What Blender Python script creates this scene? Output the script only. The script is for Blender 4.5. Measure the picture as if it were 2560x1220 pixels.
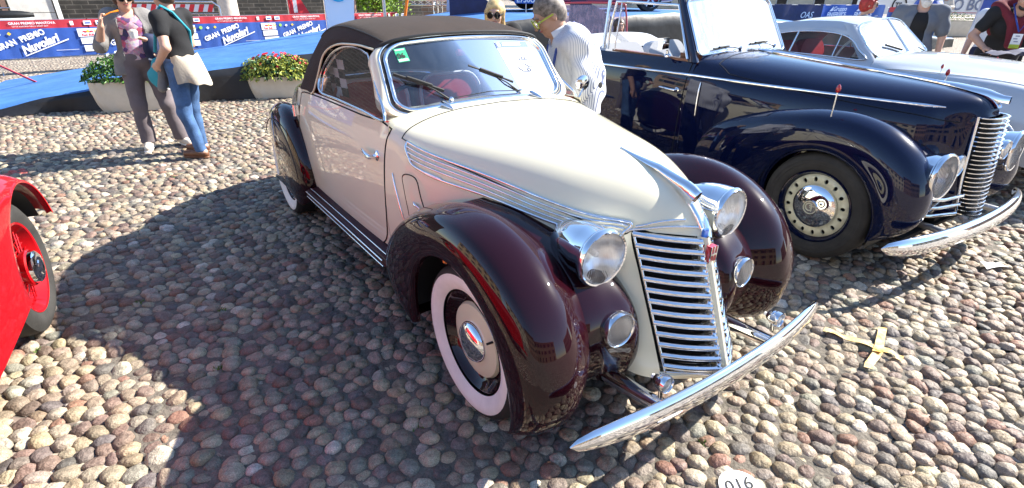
import bpy, math, random
import numpy as np
from mathutils import Vector, Matrix
PI = math.pi
scene = bpy.context.scene
for _o in list(bpy.data.objects):
    bpy.data.objects.remove(_o)
COL = scene.collection
# ------------------------------------------------------------------ camera
PITCH, ROLL, CAMH, FPX = 0.4540, 0.0107, 1.646, 1304.5
cam = bpy.data.objects.new('camera', bpy.data.cameras.new('camera'))
COL.objects.link(cam); scene.camera = cam
cam.data.sensor_fit = 'HORIZONTAL'; cam.data.sensor_width = 36.0
cam.data.lens = 36.0 * FPX / 2560.0
cam.data.clip_start = 0.05; cam.data.clip_end = 2000
_f = Vector((0, math.cos(PITCH), -math.sin(PITCH))); _r = Vector((1, 0, 0)); _u = _r.cross(_f)
_r2 = math.cos(ROLL) * _r + math.sin(ROLL) * _u; _u2 = -math.sin(ROLL) * _r + math.cos(ROLL) * _u
_m = Matrix.Identity(4)
for _i in range(3):
    _m[_i][0] = _r2[_i]; _m[_i][1] = _u2[_i]; _m[_i][2] = -_f[_i]; _m[_i][3] = (0, 0, CAMH)[_i]
cam.matrix_world = _m
# ------------------------------------------------------------------ light
SUN_AZ, SUN_EL = math.radians(20.0), math.radians(38.0)
world = bpy.data.worlds.new('World'); scene.world = world; world.use_nodes = True
_nt = world.node_tree; _bg = _nt.nodes['Background']
_sky = _nt.nodes.new('ShaderNodeTexSky'); _sky.sky_type = 'NISHITA'; _sky.sun_disc = False
_sky.sun_elevation = SUN_EL; _sky.sun_rotation = PI / 2 - SUN_AZ
_sky.air_density = 1.0; _sky.dust_density = 0.15; _sky.ozone_density = 2.6
_nt.links.new(_sky.outputs['Color'], _bg.inputs['Color']); _bg.inputs['Strength'].default_value = 0.115
_sl = bpy.data.lights.new('sun', 'SUN'); _sl.energy = 5.0; _sl.angle = math.radians(0.53); _sl.color = (1.0, 0.945, 0.84)
sun = bpy.data.objects.new('sun', _sl); COL.objects.link(sun)
_sd = Vector((math.cos(SUN_EL) * math.cos(SUN_AZ), math.cos(SUN_EL) * math.sin(SUN_AZ), math.sin(SUN_EL)))
sun.rotation_euler = _sd.to_track_quat('Z', 'Y').to_euler(); sun.location = _sd * 60
vs = scene.view_settings
vs.view_transform = 'Standard'; vs.look = 'None'; vs.gamma = 1.0; vs.use_curve_mapping = False
vs.exposure = 1.5
scene.render.engine = 'CYCLES'
scene.cycles.max_bounces = 8; scene.cycles.transparent_max_bounces = 10; scene.cycles.sample_clamp_indirect = 6
# ------------------------------------------------------------------ materials
MATS = {}
def mat(name, col, rough=0.5, metal=0.0, coat=0.0, spec=0.5, bump=0.0, bscale=40.0, vary=0.0, vscale=6.0,
        attr=None, sheen=0.0, emit=None, speck=0.0, two=None, coatr=0.02, cior=1.5):
    if name in MATS: return MATS[name]
    m = bpy.data.materials.new(name); m.use_nodes = True; nt = m.node_tree; N = nt.nodes; L = nt.links
    b = N['Principled BSDF']
    c4 = (col[0], col[1], col[2], 1)
    b.inputs['Base Color'].default_value = c4; b.inputs['Roughness'].default_value = rough
    b.inputs['Metallic'].default_value = metal; b.inputs['Coat Weight'].default_value = coat
    b.inputs['Coat Roughness'].default_value = coatr; b.inputs['Coat IOR'].default_value = cior; b.inputs['Specular IOR Level'].default_value = spec
    if sheen: b.inputs['Sheen Weight'].default_value = sheen
    tc = N.new('ShaderNodeTexCoord')
    src = None
    if attr:
        at = N.new('ShaderNodeAttribute'); at.attribute_name = attr; src = at.outputs['Color']
    if vary or two:
        nz = N.new('ShaderNodeTexNoise'); nz.inputs['Scale'].default_value = vscale; nz.inputs['Detail'].default_value = 6
        nz.inputs['Roughness'].default_value = 0.65
        L.new(tc.outputs['Object'], nz.inputs['Vector'])
        rp = N.new('ShaderNodeMapRange'); rp.inputs['From Min'].default_value = 0.35; rp.inputs['From Max'].default_value = 0.65
        L.new(nz.outputs['Fac'], rp.inputs['Value'])
        mx = N.new('ShaderNodeMix'); mx.data_type = 'RGBA'
        if two:
            mx.inputs[6].default_value = c4; mx.inputs[7].default_value = (two[0], two[1], two[2], 1)
            L.new(rp.outputs['Result'], mx.inputs[0])
        else:
            rp.inputs['To Min'].default_value = 1 - vary; rp.inputs['To Max'].default_value = 1 + vary
            mx.blend_type = 'MULTIPLY'; mx.inputs[0].default_value = 1
            if src: L.new(src, mx.inputs[6])
            else: mx.inputs[6].default_value = c4
            L.new(rp.outputs['Result'], mx.inputs[7])
        src = mx.outputs[2]
    if speck:
        n2 = N.new('ShaderNodeTexNoise'); n2.inputs['Scale'].default_value = 260; n2.inputs['Detail'].default_value = 3
        L.new(tc.outputs['Object'], n2.inputs['Vector'])
        r2 = N.new('ShaderNodeMapRange'); r2.inputs['From Min'].default_value = 0.3; r2.inputs['From Max'].default_value = 0.7
        r2.inputs['To Min'].default_value = 1 - speck; r2.inputs['To Max'].default_value = 1 + speck
        L.new(n2.outputs['Fac'], r2.inputs['Value'])
        m2 = N.new('ShaderNodeMix'); m2.data_type = 'RGBA'; m2.blend_type = 'MULTIPLY'; m2.inputs[0].default_value = 1
        if src: L.new(src, m2.inputs[6])
        else: m2.inputs[6].default_value = c4
        L.new(r2.outputs['Result'], m2.inputs[7]); src = m2.outputs[2]
    if src: L.new(src, b.inputs['Base Color'])
    if bump:
        nb = N.new('ShaderNodeTexNoise'); nb.inputs['Scale'].default_value = bscale; nb.inputs['Detail'].default_value = 4
        L.new(tc.outputs['Object'], nb.inputs['Vector'])
        bp = N.new('ShaderNodeBump'); bp.inputs['Strength'].default_value = bump; bp.inputs['Distance'].default_value = 0.01
        L.new(nb.outputs['Fac'], bp.inputs['Height']); L.new(bp.outputs['Normal'], b.inputs['Normal'])
    if emit:
        b.inputs['Emission Color'].default_value = (emit[0], emit[1], emit[2], 1); b.inputs['Emission Strength'].default_value = emit[3]
    MATS[name] = m
    return m
def glass(name, tint, refl=1.0, film=0.0, filmcol=(0.6, 0.65, 0.7), ior=1.5):
    if name in MATS: return MATS[name]
    m = bpy.data.materials.new(name); m.use_nodes = True; nt = m.node_tree; N = nt.nodes; L = nt.links
    N.remove(N['Principled BSDF']); out = N['Material Output']
    tr = N.new('ShaderNodeBsdfTransparent'); tr.inputs['Color'].default_value = (*tint, 1)
    gl = N.new('ShaderNodeBsdfGlossy'); gl.inputs['Roughness'].default_value = 0.02; gl.inputs['Color'].default_value = (1, 1, 1, 1)
    fr = N.new('ShaderNodeFresnel'); fr.inputs['IOR'].default_value = ior
    mu = N.new('ShaderNodeMath'); mu.operation = 'MULTIPLY'; mu.inputs[1].default_value = refl; mu.use_clamp = True
    L.new(fr.outputs['Fac'], mu.inputs[0])
    mx = N.new('ShaderNodeMixShader'); L.new(mu.outputs[0], mx.inputs[0]); L.new(tr.outputs[0], mx.inputs[1]); L.new(gl.outputs[0], mx.inputs[2])
    last = mx
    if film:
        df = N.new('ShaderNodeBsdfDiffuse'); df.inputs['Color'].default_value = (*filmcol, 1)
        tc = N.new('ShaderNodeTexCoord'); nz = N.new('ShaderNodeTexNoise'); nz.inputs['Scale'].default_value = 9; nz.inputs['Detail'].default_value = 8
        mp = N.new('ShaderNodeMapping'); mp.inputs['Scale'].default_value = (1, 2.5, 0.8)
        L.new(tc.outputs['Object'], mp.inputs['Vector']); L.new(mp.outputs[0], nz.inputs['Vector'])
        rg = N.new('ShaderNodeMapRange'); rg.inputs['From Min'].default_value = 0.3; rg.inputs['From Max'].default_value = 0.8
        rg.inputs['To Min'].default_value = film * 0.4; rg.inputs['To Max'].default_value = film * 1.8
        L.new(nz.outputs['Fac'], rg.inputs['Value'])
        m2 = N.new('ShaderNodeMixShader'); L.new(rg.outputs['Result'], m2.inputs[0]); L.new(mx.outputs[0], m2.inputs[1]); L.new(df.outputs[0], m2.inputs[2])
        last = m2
    L.new(last.outputs[0], out.inputs['Surface'])
    MATS[name] = m
    return m
def M(k):
    return MATS[k]
mat('cream_paint', (0.75, 0.70, 0.53), 0.4, coat=1.0, spec=0.15)
mat('cream_plain', (0.70, 0.66, 0.46), 0.4, coat=0.5)
mat('maroon_paint', (0.0145, 0.0012, 0.0038), 0.35, coat=1.0, spec=0.02, cior=1.47)
mat('navy_paint', (0.0018, 0.0045, 0.028), 0.3, coat=1.0, spec=0.02, cior=1.5)
mat('maroon_board', (0.035, 0.004, 0.007), 0.6, coat=0.15, spec=0.2)
mat('silver_paint', (0.50, 0.53, 0.56), 0.35, metal=0.15, coat=1.0)
mat('red_paint', (0.46, 0.004, 0.008), 0.4, coat=1.0, spec=0.1)
mat('dark_red_paint', (0.30, 0.01, 0.02), 0.35, coat=1.0)
mat('chrome', (0.86, 0.87, 0.89), 0.045, metal=1.0)
mat('chrome_soft', (0.75, 0.76, 0.78), 0.16, metal=1.0)
mat('steel', (0.55, 0.56, 0.58), 0.35, metal=1.0)
mat('lamp_reflector', (0.93, 0.93, 0.93), 0.28, metal=1.0)
mat('black_rubber', (0.018, 0.018, 0.018), 0.75, bump=0.15, bscale=60, vary=0.25)
mat('tyre_worn', (0.032, 0.030, 0.028), 0.8, bump=0.15, bscale=60, vary=0.3)
mat('white_wall', (0.80, 0.78, 0.73), 0.6, vary=0.07, vscale=9)
mat('black_trim', (0.008, 0.008, 0.009), 0.5)
mat('dark_void', (0.004, 0.004, 0.005), 0.9)
mat('roof_fabric', (0.040, 0.027, 0.021), 0.95, spec=0.12, bump=0.35, bscale=420, vary=0.14, vscale=5, sheen=0.06)
mat('red_leather', (0.42, 0.012, 0.018), 0.45, bump=0.1, bscale=90)
mat('dark_red_leather', (0.25, 0.012, 0.014), 0.5, bump=0.1, bscale=90)
mat('grey_leather', (0.42, 0.43, 0.46), 0.5, bump=0.1, bscale=90)
mat('wood', (0.16, 0.055, 0.02), 0.35, coat=0.6, vary=0.3, vscale=14)
mat('paper_white', (0.80, 0.80, 0.80), 0.7)
mat('paper_blue', (0.10, 0.17, 0.48), 0.7)
mat('print_grey', (0.20, 0.23, 0.32), 0.7)
mat('print_black', (0.012, 0.012, 0.012), 0.7)
mat('sticker_green', (0.02, 0.42, 0.20), 0.5)
mat('sticker_pale', (0.45, 0.75, 0.62), 0.5)
mat('amber', (0.75, 0.18, 0.01), 0.2, coat=0.8)
mat('red_lens', (0.40, 0.01, 0.008), 0.15, coat=1.0)
mat('enamel_blue', (0.02, 0.10, 0.45), 0.2, coat=1)
mat('enamel_red', (0.45, 0.02, 0.03), 0.2, coat=1)
mat('white_print', (0.80, 0.81, 0.84), 0.7)
mat('pale_grey_print', (0.50, 0.52, 0.62), 0.7)
glass('lamp_glass', (0.96, 0.96, 0.97), 1.0, film=0.17, filmcol=(0.92, 0.92, 0.9))  # white film paints in the sunlit brightness of the lenses
glass('window_glass', (0.72, 0.75, 0.78), 0.4, film=0.02)
glass('screen_glass', (0.62, 0.66, 0.74), 1.5, film=0.035, filmcol=(0.34, 0.40, 0.52))
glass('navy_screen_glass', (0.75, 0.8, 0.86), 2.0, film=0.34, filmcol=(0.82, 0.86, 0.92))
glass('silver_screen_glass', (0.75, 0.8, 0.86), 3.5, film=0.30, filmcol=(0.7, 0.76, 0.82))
# ------------------------------------------------------------------ object helpers
def link(o, parent=None):
    COL.objects.link(o)
    if parent is not None: o.parent = parent
    return o
def empty(name, loc=(0, 0, 0), rz=0.0):
    o = bpy.data.objects.new(name, None); link(o); o.location = loc; o.rotation_euler = (0, 0, rz)
    o.empty_display_size = 0.2
    return o
def tag(o, label=None, cat=None, group=None, kind=None):
    if label: o['label'] = label
    if cat: o['category'] = cat
    if group: o['group'] = group
    if kind: o['kind'] = kind
    return o
def thing(name, label, cat, loc=(0, 0, 0), rz=0.0, group=None):
    return tag(empty(name, loc, rz), label, cat, group)
def mesh_obj(name, verts, faces, m, parent=None, smooth=True, col=None, matidx=None, autosmooth=None):
    me = bpy.data.meshes.new(name)
    v = np.asarray(verts, dtype=np.float32).reshape(-1, 3)
    if isinstance(faces, np.ndarray):
        nf, k = faces.shape
        me.vertices.add(len(v)); me.vertices.foreach_set('co', v.ravel())
        me.loops.add(nf * k); me.polygons.add(nf)
        me.loops.foreach_set('vertex_index', faces.astype(np.int32).ravel())
        me.polygons.foreach_set('loop_start', np.arange(0, nf * k, k, dtype=np.int32))
        me.update(calc_edges=True); me.validate()
    else:
        me.from_pydata(v.tolist(), [], [tuple(int(i) for i in f) for f in faces]); me.update()
    ms = m if isinstance(m, (list, tuple)) else [m]
    for q in ms: me.materials.append(M(q) if isinstance(q, str) else q)
    if matidx is not None: me.polygons.foreach_set('material_index', np.asarray(matidx, dtype=np.int32))
    me.polygons.foreach_set('use_smooth', [bool(smooth)] * len(me.polygons))
    if col is not None:
        ca = me.color_attributes.new('col', 'FLOAT_COLOR', 'POINT')
        c = np.ones((len(v), 4), dtype=np.float32); c[:, :3] = col
        ca.data.foreach_set('color', c.ravel())
    if autosmooth is not None: me.set_sharp_from_angle(angle=math.radians(autosmooth))
    o = bpy.data.objects.new(name, me); link(o, parent)
    return o
class MB:
    """collects shapes that become ONE mesh object"""
    def __init__(s): s.v = []; s.f = []
    def add(s, v, f):
        n = len(s.v); s.v += [tuple(map(float, p)) for p in v]; s.f += [tuple(int(i) + n for i in q) for q in f]; return s
    def box(s, c, d, R=None):
        v = []
        for x in (-.5, .5):
            for y in (-.5, .5):
                for z in (-.5, .5):
                    p = Vector((x * d[0], y * d[1], z * d[2]))
                    if R is not None: p = R @ p
                    v.append((p.x + c[0], p.y + c[1], p.z + c[2]))
        return s.add(v, [(0, 1, 3, 2), (4, 6, 7, 5), (0, 4, 5, 1), (2, 3, 7, 6), (0, 2, 6, 4), (1, 5, 7, 3)])
    def tube(s, path, r, seg=10, closed=False, flat=1.0, up=None, cap=True):
        v, f = tube_geo(path, r, seg, closed, flat, up, cap); return s.add(v, f)
    def grid(s, P, cu=False, cv=False):
        v, f = grid_geo(P, cu, cv); return s.add(v, f)
    def build(s, name, m, parent=None, smooth=True, autosmooth=40):
        return mesh_obj(name, s.v, s.f, m, parent, smooth, autosmooth=autosmooth if smooth else None)
def grid_geo(P, cu=False, cv=False):
    P = np.asarray(P, float); n, k = P.shape[:2]
    v = P.reshape(-1, 3); f = []
    for i in range(n if cu else n - 1):
        for j in range(k if cv else k - 1):
            i2 = (i + 1) % n; j2 = (j + 1) % k
            f.append((i * k + j, i * k + j2, i2 * k + j2, i2 * k + j))
    return v, f
def tube_geo(path, r, seg=10, closed=False, flat=1.0, up=None, cap=True):
    P = [Vector(p) for p in path]; n = len(P)
    rs = r if isinstance(r, (list, tuple, np.ndarray)) else [r] * n
    T = []
    for i in range(n):
        a = P[(i - 1) % n] if (closed or i > 0) else P[i]; b = P[(i + 1) % n] if (closed or i < n - 1) else P[i]
        T.append((b - a).normalized())
    u0 = Vector(up) if up is not None else (Vector((0, 0, 1)) if abs(T[0].z) < 0.9 else Vector((1, 0, 0)))
    v = []; f = []
    N = (u0 - T[0] * u0.dot(T[0])).normalized()
    for i in range(n):
        if up is not None:
            N = (u0 - T[i] * u0.dot(T[i]))
            N = N.normalized() if N.length > 1e-5 else Vector((1, 0, 0))
        else:
            N = (N - T[i] * N.dot(T[i])).normalized()
        B = T[i].cross(N)
        for k in range(seg):
            a = 2 * PI * k / seg
            p = P[i] + N * (math.cos(a) * rs[i] * flat) + B * (math.sin(a) * rs[i]); v.append(tuple(p))
    for i in range(n if closed else n - 1):
        i2 = (i + 1) % n
        for k in range(seg):
            k2 = (k + 1) % seg; f.append((i * seg + k, i * seg + k2, i2 * seg + k2, i2 * seg + k))
    if cap and not closed:
        f.append(tuple(range(seg))[::-1]); f.append(tuple((n - 1) * seg + k for k in range(seg)))
    return v, f
def tube(name, path, r, m, parent=None, seg=10, closed=False, flat=1.0, up=None):
    v, f = tube_geo(path, r, seg, closed, flat, up)
    return mesh_obj(name, v, f, m, parent, True, autosmooth=50)
def cr(P, n, closed=False):
    """Catmull-Rom through points, n samples per span"""
    P = [np.asarray(p, float) for p in P]; k = len(P); out = []
    for i in range(k if closed else k - 1):
        p1, p2 = P[i], P[(i + 1) % k]
        p0 = P[i - 1] if (i > 0 or closed) else 2 * p1 - p2
        p3 = P[(i + 2) % k] if (i + 2 < k or closed) else 2 * p2 - p1
        for j in range(n):
            t = j / n
            out.append(0.5 * ((2 * p1) + (-p0 + p2) * t + (2 * p0 - 5 * p1 + 4 * p2 - p3) * t * t + (-p0 + 3 * p1 - 3 * p2 + p3) * t ** 3))
    if not closed: out.append(P[-1])
    return np.array(out)
class Surf:
    """bicubic surface through a net of 3-D control points; s along rows, u along columns"""
    def __init__(s, net): s.C = np.asarray(net, float); s.n, s.m = s.C.shape[:2]
    @staticmethod
    def _w(t, n):
        i = min(int(t), n - 2); x = t - i
        w = np.array([-x + 2 * x * x - x ** 3, 2 - 5 * x * x + 3 * x ** 3, x + 4 * x * x - 3 * x ** 3, -x * x + x ** 3]) / 2
        W = np.zeros(n)
        for k, j in enumerate((i - 1, i, i + 1, i + 2)):
            if j < 0: W[0] += 2 * w[k]; W[1] -= w[k]
            elif j >= n: W[n - 1] += 2 * w[k]; W[n - 2] -= w[k]
            else: W[j] += w[k]
        return W
    def __call__(s, a, b):
        return np.einsum('i,j,ijk->k', s._w(a, s.n), s._w(b, s.m), s.C)
    def grid(s, a0, a1, b0, b1, na, nb):
        A = np.array([s._w(t, s.n) for t in np.linspace(a0, a1, na)]); B = np.array([s._w(t, s.m) for t in np.linspace(b0, b1, nb)])
        return np.einsum('ai,bj,ijk->abk', A, B, s.C)
    def find(s, x, z, a=None, b=None, side=0):
        """(a,b) whose point has this x and z (y follows)"""
        best = None
        if a is None:
            G = s.grid(0, s.n - 1, 0 if not side else side, s.m - 1, 40, 40)
            d = (G[..., 0] - x) ** 2 + (G[..., 2] - z) ** 2; i, j = np.unravel_index(d.argmin(), d.shape)
            a = (s.n - 1) * i / 39.0; b = side + (s.m - 1 - side) * j / 39.0
        for _ in range(12):
            p = s(a, b); da = (s(min(a + 1e-3, s.n - 1), b) - p) / 1e-3 if a < s.n - 1.002 else (p - s(a - 1e-3, b)) / 1e-3
            db = (s(a, min(b + 1e-3, s.m - 1)) - p) / 1e-3 if b < s.m - 1.002 else (p - s(a, b - 1e-3)) / 1e-3
            Jm = np.array([[da[0], db[0]], [da[2], db[2]]]); e = np.array([x - p[0], z - p[2]])
            try: d = np.linalg.solve(Jm, e)
            except Exception: break
            a = min(max(a + d[0], 0), s.n - 1); b = min(max(b + d[1], 0), s.m - 1)
        return a, b
def flipy(P):
    P = np.array(P, float).copy(); P[..., 1] *= -1; return P
def both(P, mb=None):
    """grid P (y>=0) plus its mirror image, in one builder"""
    mb = mb or MB(); P = np.asarray(P)
    mb.grid(P); mb.grid(flipy(P)[:, ::-1]); return mb
def lathe_geo(prof, c, axis, seg=32, ax_up=None):
    """prof: (radius, offset along axis)"""
    A = Vector(axis).normalized(); U = A.orthogonal().normalized() if ax_up is None else Vector(ax_up); V = A.cross(U); C = Vector(c)
    P = [[tuple(C + A * h + (U * math.cos(2 * PI * k / seg) + V * math.sin(2 * PI * k / seg)) * r) for k in range(seg)] for r, h in prof]
    return grid_geo(P, cv=True)
def lathe(name, prof, c, axis, m, parent=None, seg=32, autosmooth=35):
    v, f = lathe_geo(prof, c, axis, seg); return mesh_obj(name, v, f, m, parent, True, autosmooth=autosmooth)
def patch(name, outline, fn, m, parent=None, rings=6, off=0.0025, lip=0.006, nrm=None, closed=True):
    """closed panel following a surface. outline: 2-D points, fn(p2)->3-D point, nrm: outward direction(s)"""
    O = np.asarray(outline, float); c = O.mean(0); v = []; f = []; n = len(O)
    def pt(p, o):
        q = np.array(fn(p)); return q + np.array(nrm(q) if callable(nrm) else nrm) * o
    ks = [1.0] + list(np.linspace(0.985, 0.0, rings + 1))[:-1]
    for p in O: v.append(pt(p, -lip))
    for k in ks:
        for p in O: v.append(pt(c + (p - c) * k, off))
    v.append(pt(c, off))
    R = len(ks) + 1
    for r in range(R - 1):
        for i in range(n):
            j = (i + 1) % n; f.append((r * n + i, r * n + j, (r + 1) * n + j, (r + 1) * n + i))
    for i in range(n): f.append(((R - 1) * n + i, (R - 1) * n + (i + 1) % n, R * n))
    return mesh_obj(name, v, f, m, parent, True, autosmooth=40)
def text_mesh(body, size, m, name, parent, origin, xdir, ydir, shear=0.0, align='LEFT', ext=0.0, weight=0.0, xscale=1.0, fn=None):
    cu = bpy.data.curves.new('t', 'FONT'); cu.body = body; cu.size = size; cu.shear = shear; cu.align_x = align
    cu.extrude = ext; cu.offset = weight; cu.resolution_u = 3
    to = bpy.data.objects.new('t', cu); COL.objects.link(to)
    dg = bpy.context.evaluated_depsgraph_get(); dg.update()
    me = bpy.data.meshes.new_from_object(to.evaluated_get(dg)); bpy.data.objects.remove(to); bpy.data.curves.remove(cu)
    X = Vector(xdir).normalized(); Y = Vector(ydir).normalized(); Z = X.cross(Y); O = Vector(origin)
    for v in me.vertices:
        p = v.co.copy()
        v.co = (O + X * p.x * xscale + Y * p.y + Z * p.z) if fn is None else Vector(fn(p.x * xscale, p.y))
    me.materials.clear(); me.materials.append(M(m)); me.name = name
    o = bpy.data.objects.new(name, me); link(o, parent); return o
def rect_outline(x0, x1, y0, y1, r, n=4):
    out = []
    for cx, cy, a0 in ((x1 - r, y1 - r, 0), (x0 + r, y1 - r, 90), (x0 + r, y0 + r, 180), (x1 - r, y0 + r, 270)):
        for k in range(n + 1):
            a = math.radians(a0 + 90 * k / n); out.append((cx + r * math.cos(a), cy + r * math.sin(a)))
    return np.array(out)
# ================================================================== ground
def ground_mat():
    m = bpy.data.materials.new('pebble_paving_far'); m.use_nodes = True; nt = m.node_tree; N = nt.nodes; L = nt.links; b = N['Principled BSDF']
    tc = N.new('ShaderNodeTexCoord'); mp = N.new('ShaderNodeMapping'); mp.inputs['Scale'].default_value = (11, 15, 1); mp.inputs['Rotation'].default_value = (0, 0, .2)
    L.new(tc.outputs['Object'], mp.inputs['Vector'])
    v = N.new('ShaderNodeTexVoronoi'); v.voronoi_dimensions = '2D'; v.inputs['Scale'].default_value = 1; L.new(mp.outputs[0], v.inputs['Vector'])
    cr_ = N.new('ShaderNodeValToRGB'); e = cr_.color_ramp.elements
    e[0].position = 0; e[0].color = (.20, .15, .125, 1); e[1].position = 1; e[1].color = (.52, .46, .38, 1)
    for p_, c_ in ((.3, (.40, .33, .26, 1)), (.55, (.30, .25, .22, 1)), (.8, (.44, .37, .28, 1))):
        q = e.new(p_); q.color = c_
    sp = N.new('ShaderNodeSeparateColor'); L.new(v.outputs['Color'], sp.inputs[0]); L.new(sp.outputs[0], cr_.inputs[0])
    v2 = N.new('ShaderNodeTexVoronoi'); v2.voronoi_dimensions = '2D'; v2.feature = 'DISTANCE_TO_EDGE'; v2.inputs['Scale'].default_value = 1; L.new(mp.outputs[0], v2.inputs['Vector'])
    r = N.new('ShaderNodeMapRange'); r.inputs['From Max'].default_value = .14; r.interpolation_type = 'SMOOTHSTEP'; L.new(v2.outputs['Distance'], r.inputs['Value'])
    mx = N.new('ShaderNodeMix'); mx.data_type = 'RGBA'; mx.inputs[6].default_value = (.11, .095, .08, 1); L.new(cr_.outputs[0], mx.inputs[7]); L.new(r.outputs[0], mx.inputs[0])
    L.new(mx.outputs[2], b.inputs['Base Color']); b.inputs['Roughness'].default_value = .75
    r2 = N.new('ShaderNodeMapRange'); r2.inputs['From Max'].default_value = .5; L.new(v2.outputs['Distance'], r2.inputs['Value'])
    pw = N.new('ShaderNodeMath'); pw.operation = 'POWER'; pw.inputs[1].default_value = .5; L.new(r2.outputs[0], pw.inputs[0])
    bp = N.new('ShaderNodeBump'); bp.inputs['Strength'].default_value = 1; bp.inputs['Distance'].default_value = .035; L.new(pw.outputs[0], bp.inputs['Height']); L.new(bp.outputs[0], b.inputs['Normal'])
    MATS['pebble_far'] = m
ground_mat()
mat('bed_soil', (0.13, 0.112, 0.09), 0.95, bump=0.8, bscale=70, vary=0.35, vscale=22, speck=.3)
def stone_mat():
    m = mat('stone', (1, 1, 1), 0.62, attr='col', vary=0.26, vscale=26, speck=0.42, bump=0.85, bscale=55, spec=.35)
stone_mat()
ground = tag(mesh_obj('ground', [(-260, -60, -.020), (260, -60, -.020), (260, 320, -.020), (-260, 320, -.020)], [(0, 1, 2, 3)], 'pebble_far', smooth=False), kind='structure')
rng = np.random.default_rng(7)
FAR = 14.0
ph = math.radians(8); du, dv = .081, .055
n_u, n_v = int(44 / du), int(20 / dv)
iu, iv = np.meshgrid(np.arange(-n_u // 2, n_u // 2), np.arange(0, n_v)); iu = iu.ravel(); iv = iv.ravel()
uu = (iu + .5 * (iv % 2)) * du + rng.uniform(-.30, .30, len(iu)) * du; vv = iv * dv + rng.uniform(-.27, .27, len(iv)) * dv
warp = .06 * np.sin(uu * 1.9) + .05 * np.sin(uu * .7 + 1)
keep = rng.random(len(iu)) > .045
px_, py_ = uu * math.cos(ph) - (vv + warp) * math.sin(ph), uu * math.sin(ph) + (vv + warp) * math.cos(ph) - .2
fz = py_ * math.cos(PITCH) + CAMH * math.sin(PITCH); fx = px_ / np.maximum(fz, .1) * FPX; fy = (py_ * math.sin(PITCH) * -1 + CAMH * math.cos(PITCH)) / np.maximum(fz, .1) * FPX
keep &= (fz > .4) & (np.abs(fx) < 1420) & (fy < 760) & (np.hypot(px_, py_) < FAR)
px_, py_ = px_[keep], py_[keep]; NS = len(px_)
wgt = rng.uniform(-1, 1, NS) ** 3 * .0011
# neighbours through a bucket grid
cell = .11; gx = np.floor((px_ + 30) / cell).astype(int); gy = np.floor((py_ + 5) / cell).astype(int)
key = gx * 4000 + gy; order = np.argsort(key, kind='stable'); ks = key[order]
KD = 12; ang = np.arange(KD) * 2 * PI / KD; dirs = np.stack([np.cos(ang), np.sin(ang)], 1)
acc = np.zeros((NS, KD)); sc_u = np.array([math.cos(ph), math.sin(ph)])
for dx in (-1, 0, 1):
    for dy in (-1, 0, 1):
        kk = (gx + dx) * 4000 + gy + dy; lo = np.searchsorted(ks, kk, 'left'); hi = np.searchsorted(ks, kk, 'right')
        for j in range(int((hi - lo).max())):
            ok = (lo + j) < hi; idx = np.where(ok)[0]; nb = order[(lo + j)[ok]]; s_ = nb != idx; idx, nb = idx[s_], nb[s_]
            D = np.stack([px_[nb] - px_[idx], py_[nb] - py_[idx]], 1); d2 = (D ** 2).sum(1)
            t = np.maximum(d2 + wgt[idx] - wgt[nb], .0006)
            proj_ = D @ dirs.T; rr = np.where(proj_ > 1e-4, t[:, None] / (2 * np.maximum(proj_, 1e-4)), 9.0)
            np.add.at(acc, idx, np.minimum(1 / rr, 200.) ** 7)
RAD = np.minimum(1 / np.maximum(acc, 1e-9) ** (1 / 7), .085) * rng.uniform(.90, 1.10, (NS, KD)) * 1.055 - .0002
RAD = .6 * RAD + .20 * (np.roll(RAD, 1, 1) + np.roll(RAD, -1, 1))
rmin = RAD.min(1); H = np.clip(rmin * rng.uniform(.66, .94, NS), .011, .033); base = rng.uniform(-.026, -.015, NS)
pal = np.array([(.37, .325, .255), (.30, .25, .205), (.20, .15, .135), (.135, .125, .125), (.33, .275, .205), (.46, .43, .385), (.225, .225, .20), (.25, .155, .125), (.33, .29, .25), (.19, .165, .155)])
pr_ = np.array([.19, .17, .14, .07, .07, .06, .06, .06, .11, .07]); pk = rng.choice(len(pal), NS, p=pr_)
colr = pal[pk] * rng.uniform(.70, 1.12, (NS, 1)) * rng.uniform(.96, 1.04, (NS, 3)) * np.array([.98, .91, .81])
for cx, cy, rr_, c_ in ((-4.83, 4.86, .11, (.42, .10, .08)), (-1.78, 1.26, .06, (.50, .09, .07)), (-9.0, 6.0, .1, (.4, .1, .08))):
    near_ = np.hypot(px_ - cx, py_ - cy) < rr_; colr[near_] = np.array(c_)
tilt = rng.normal(0, .13, (NS, 2))
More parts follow.
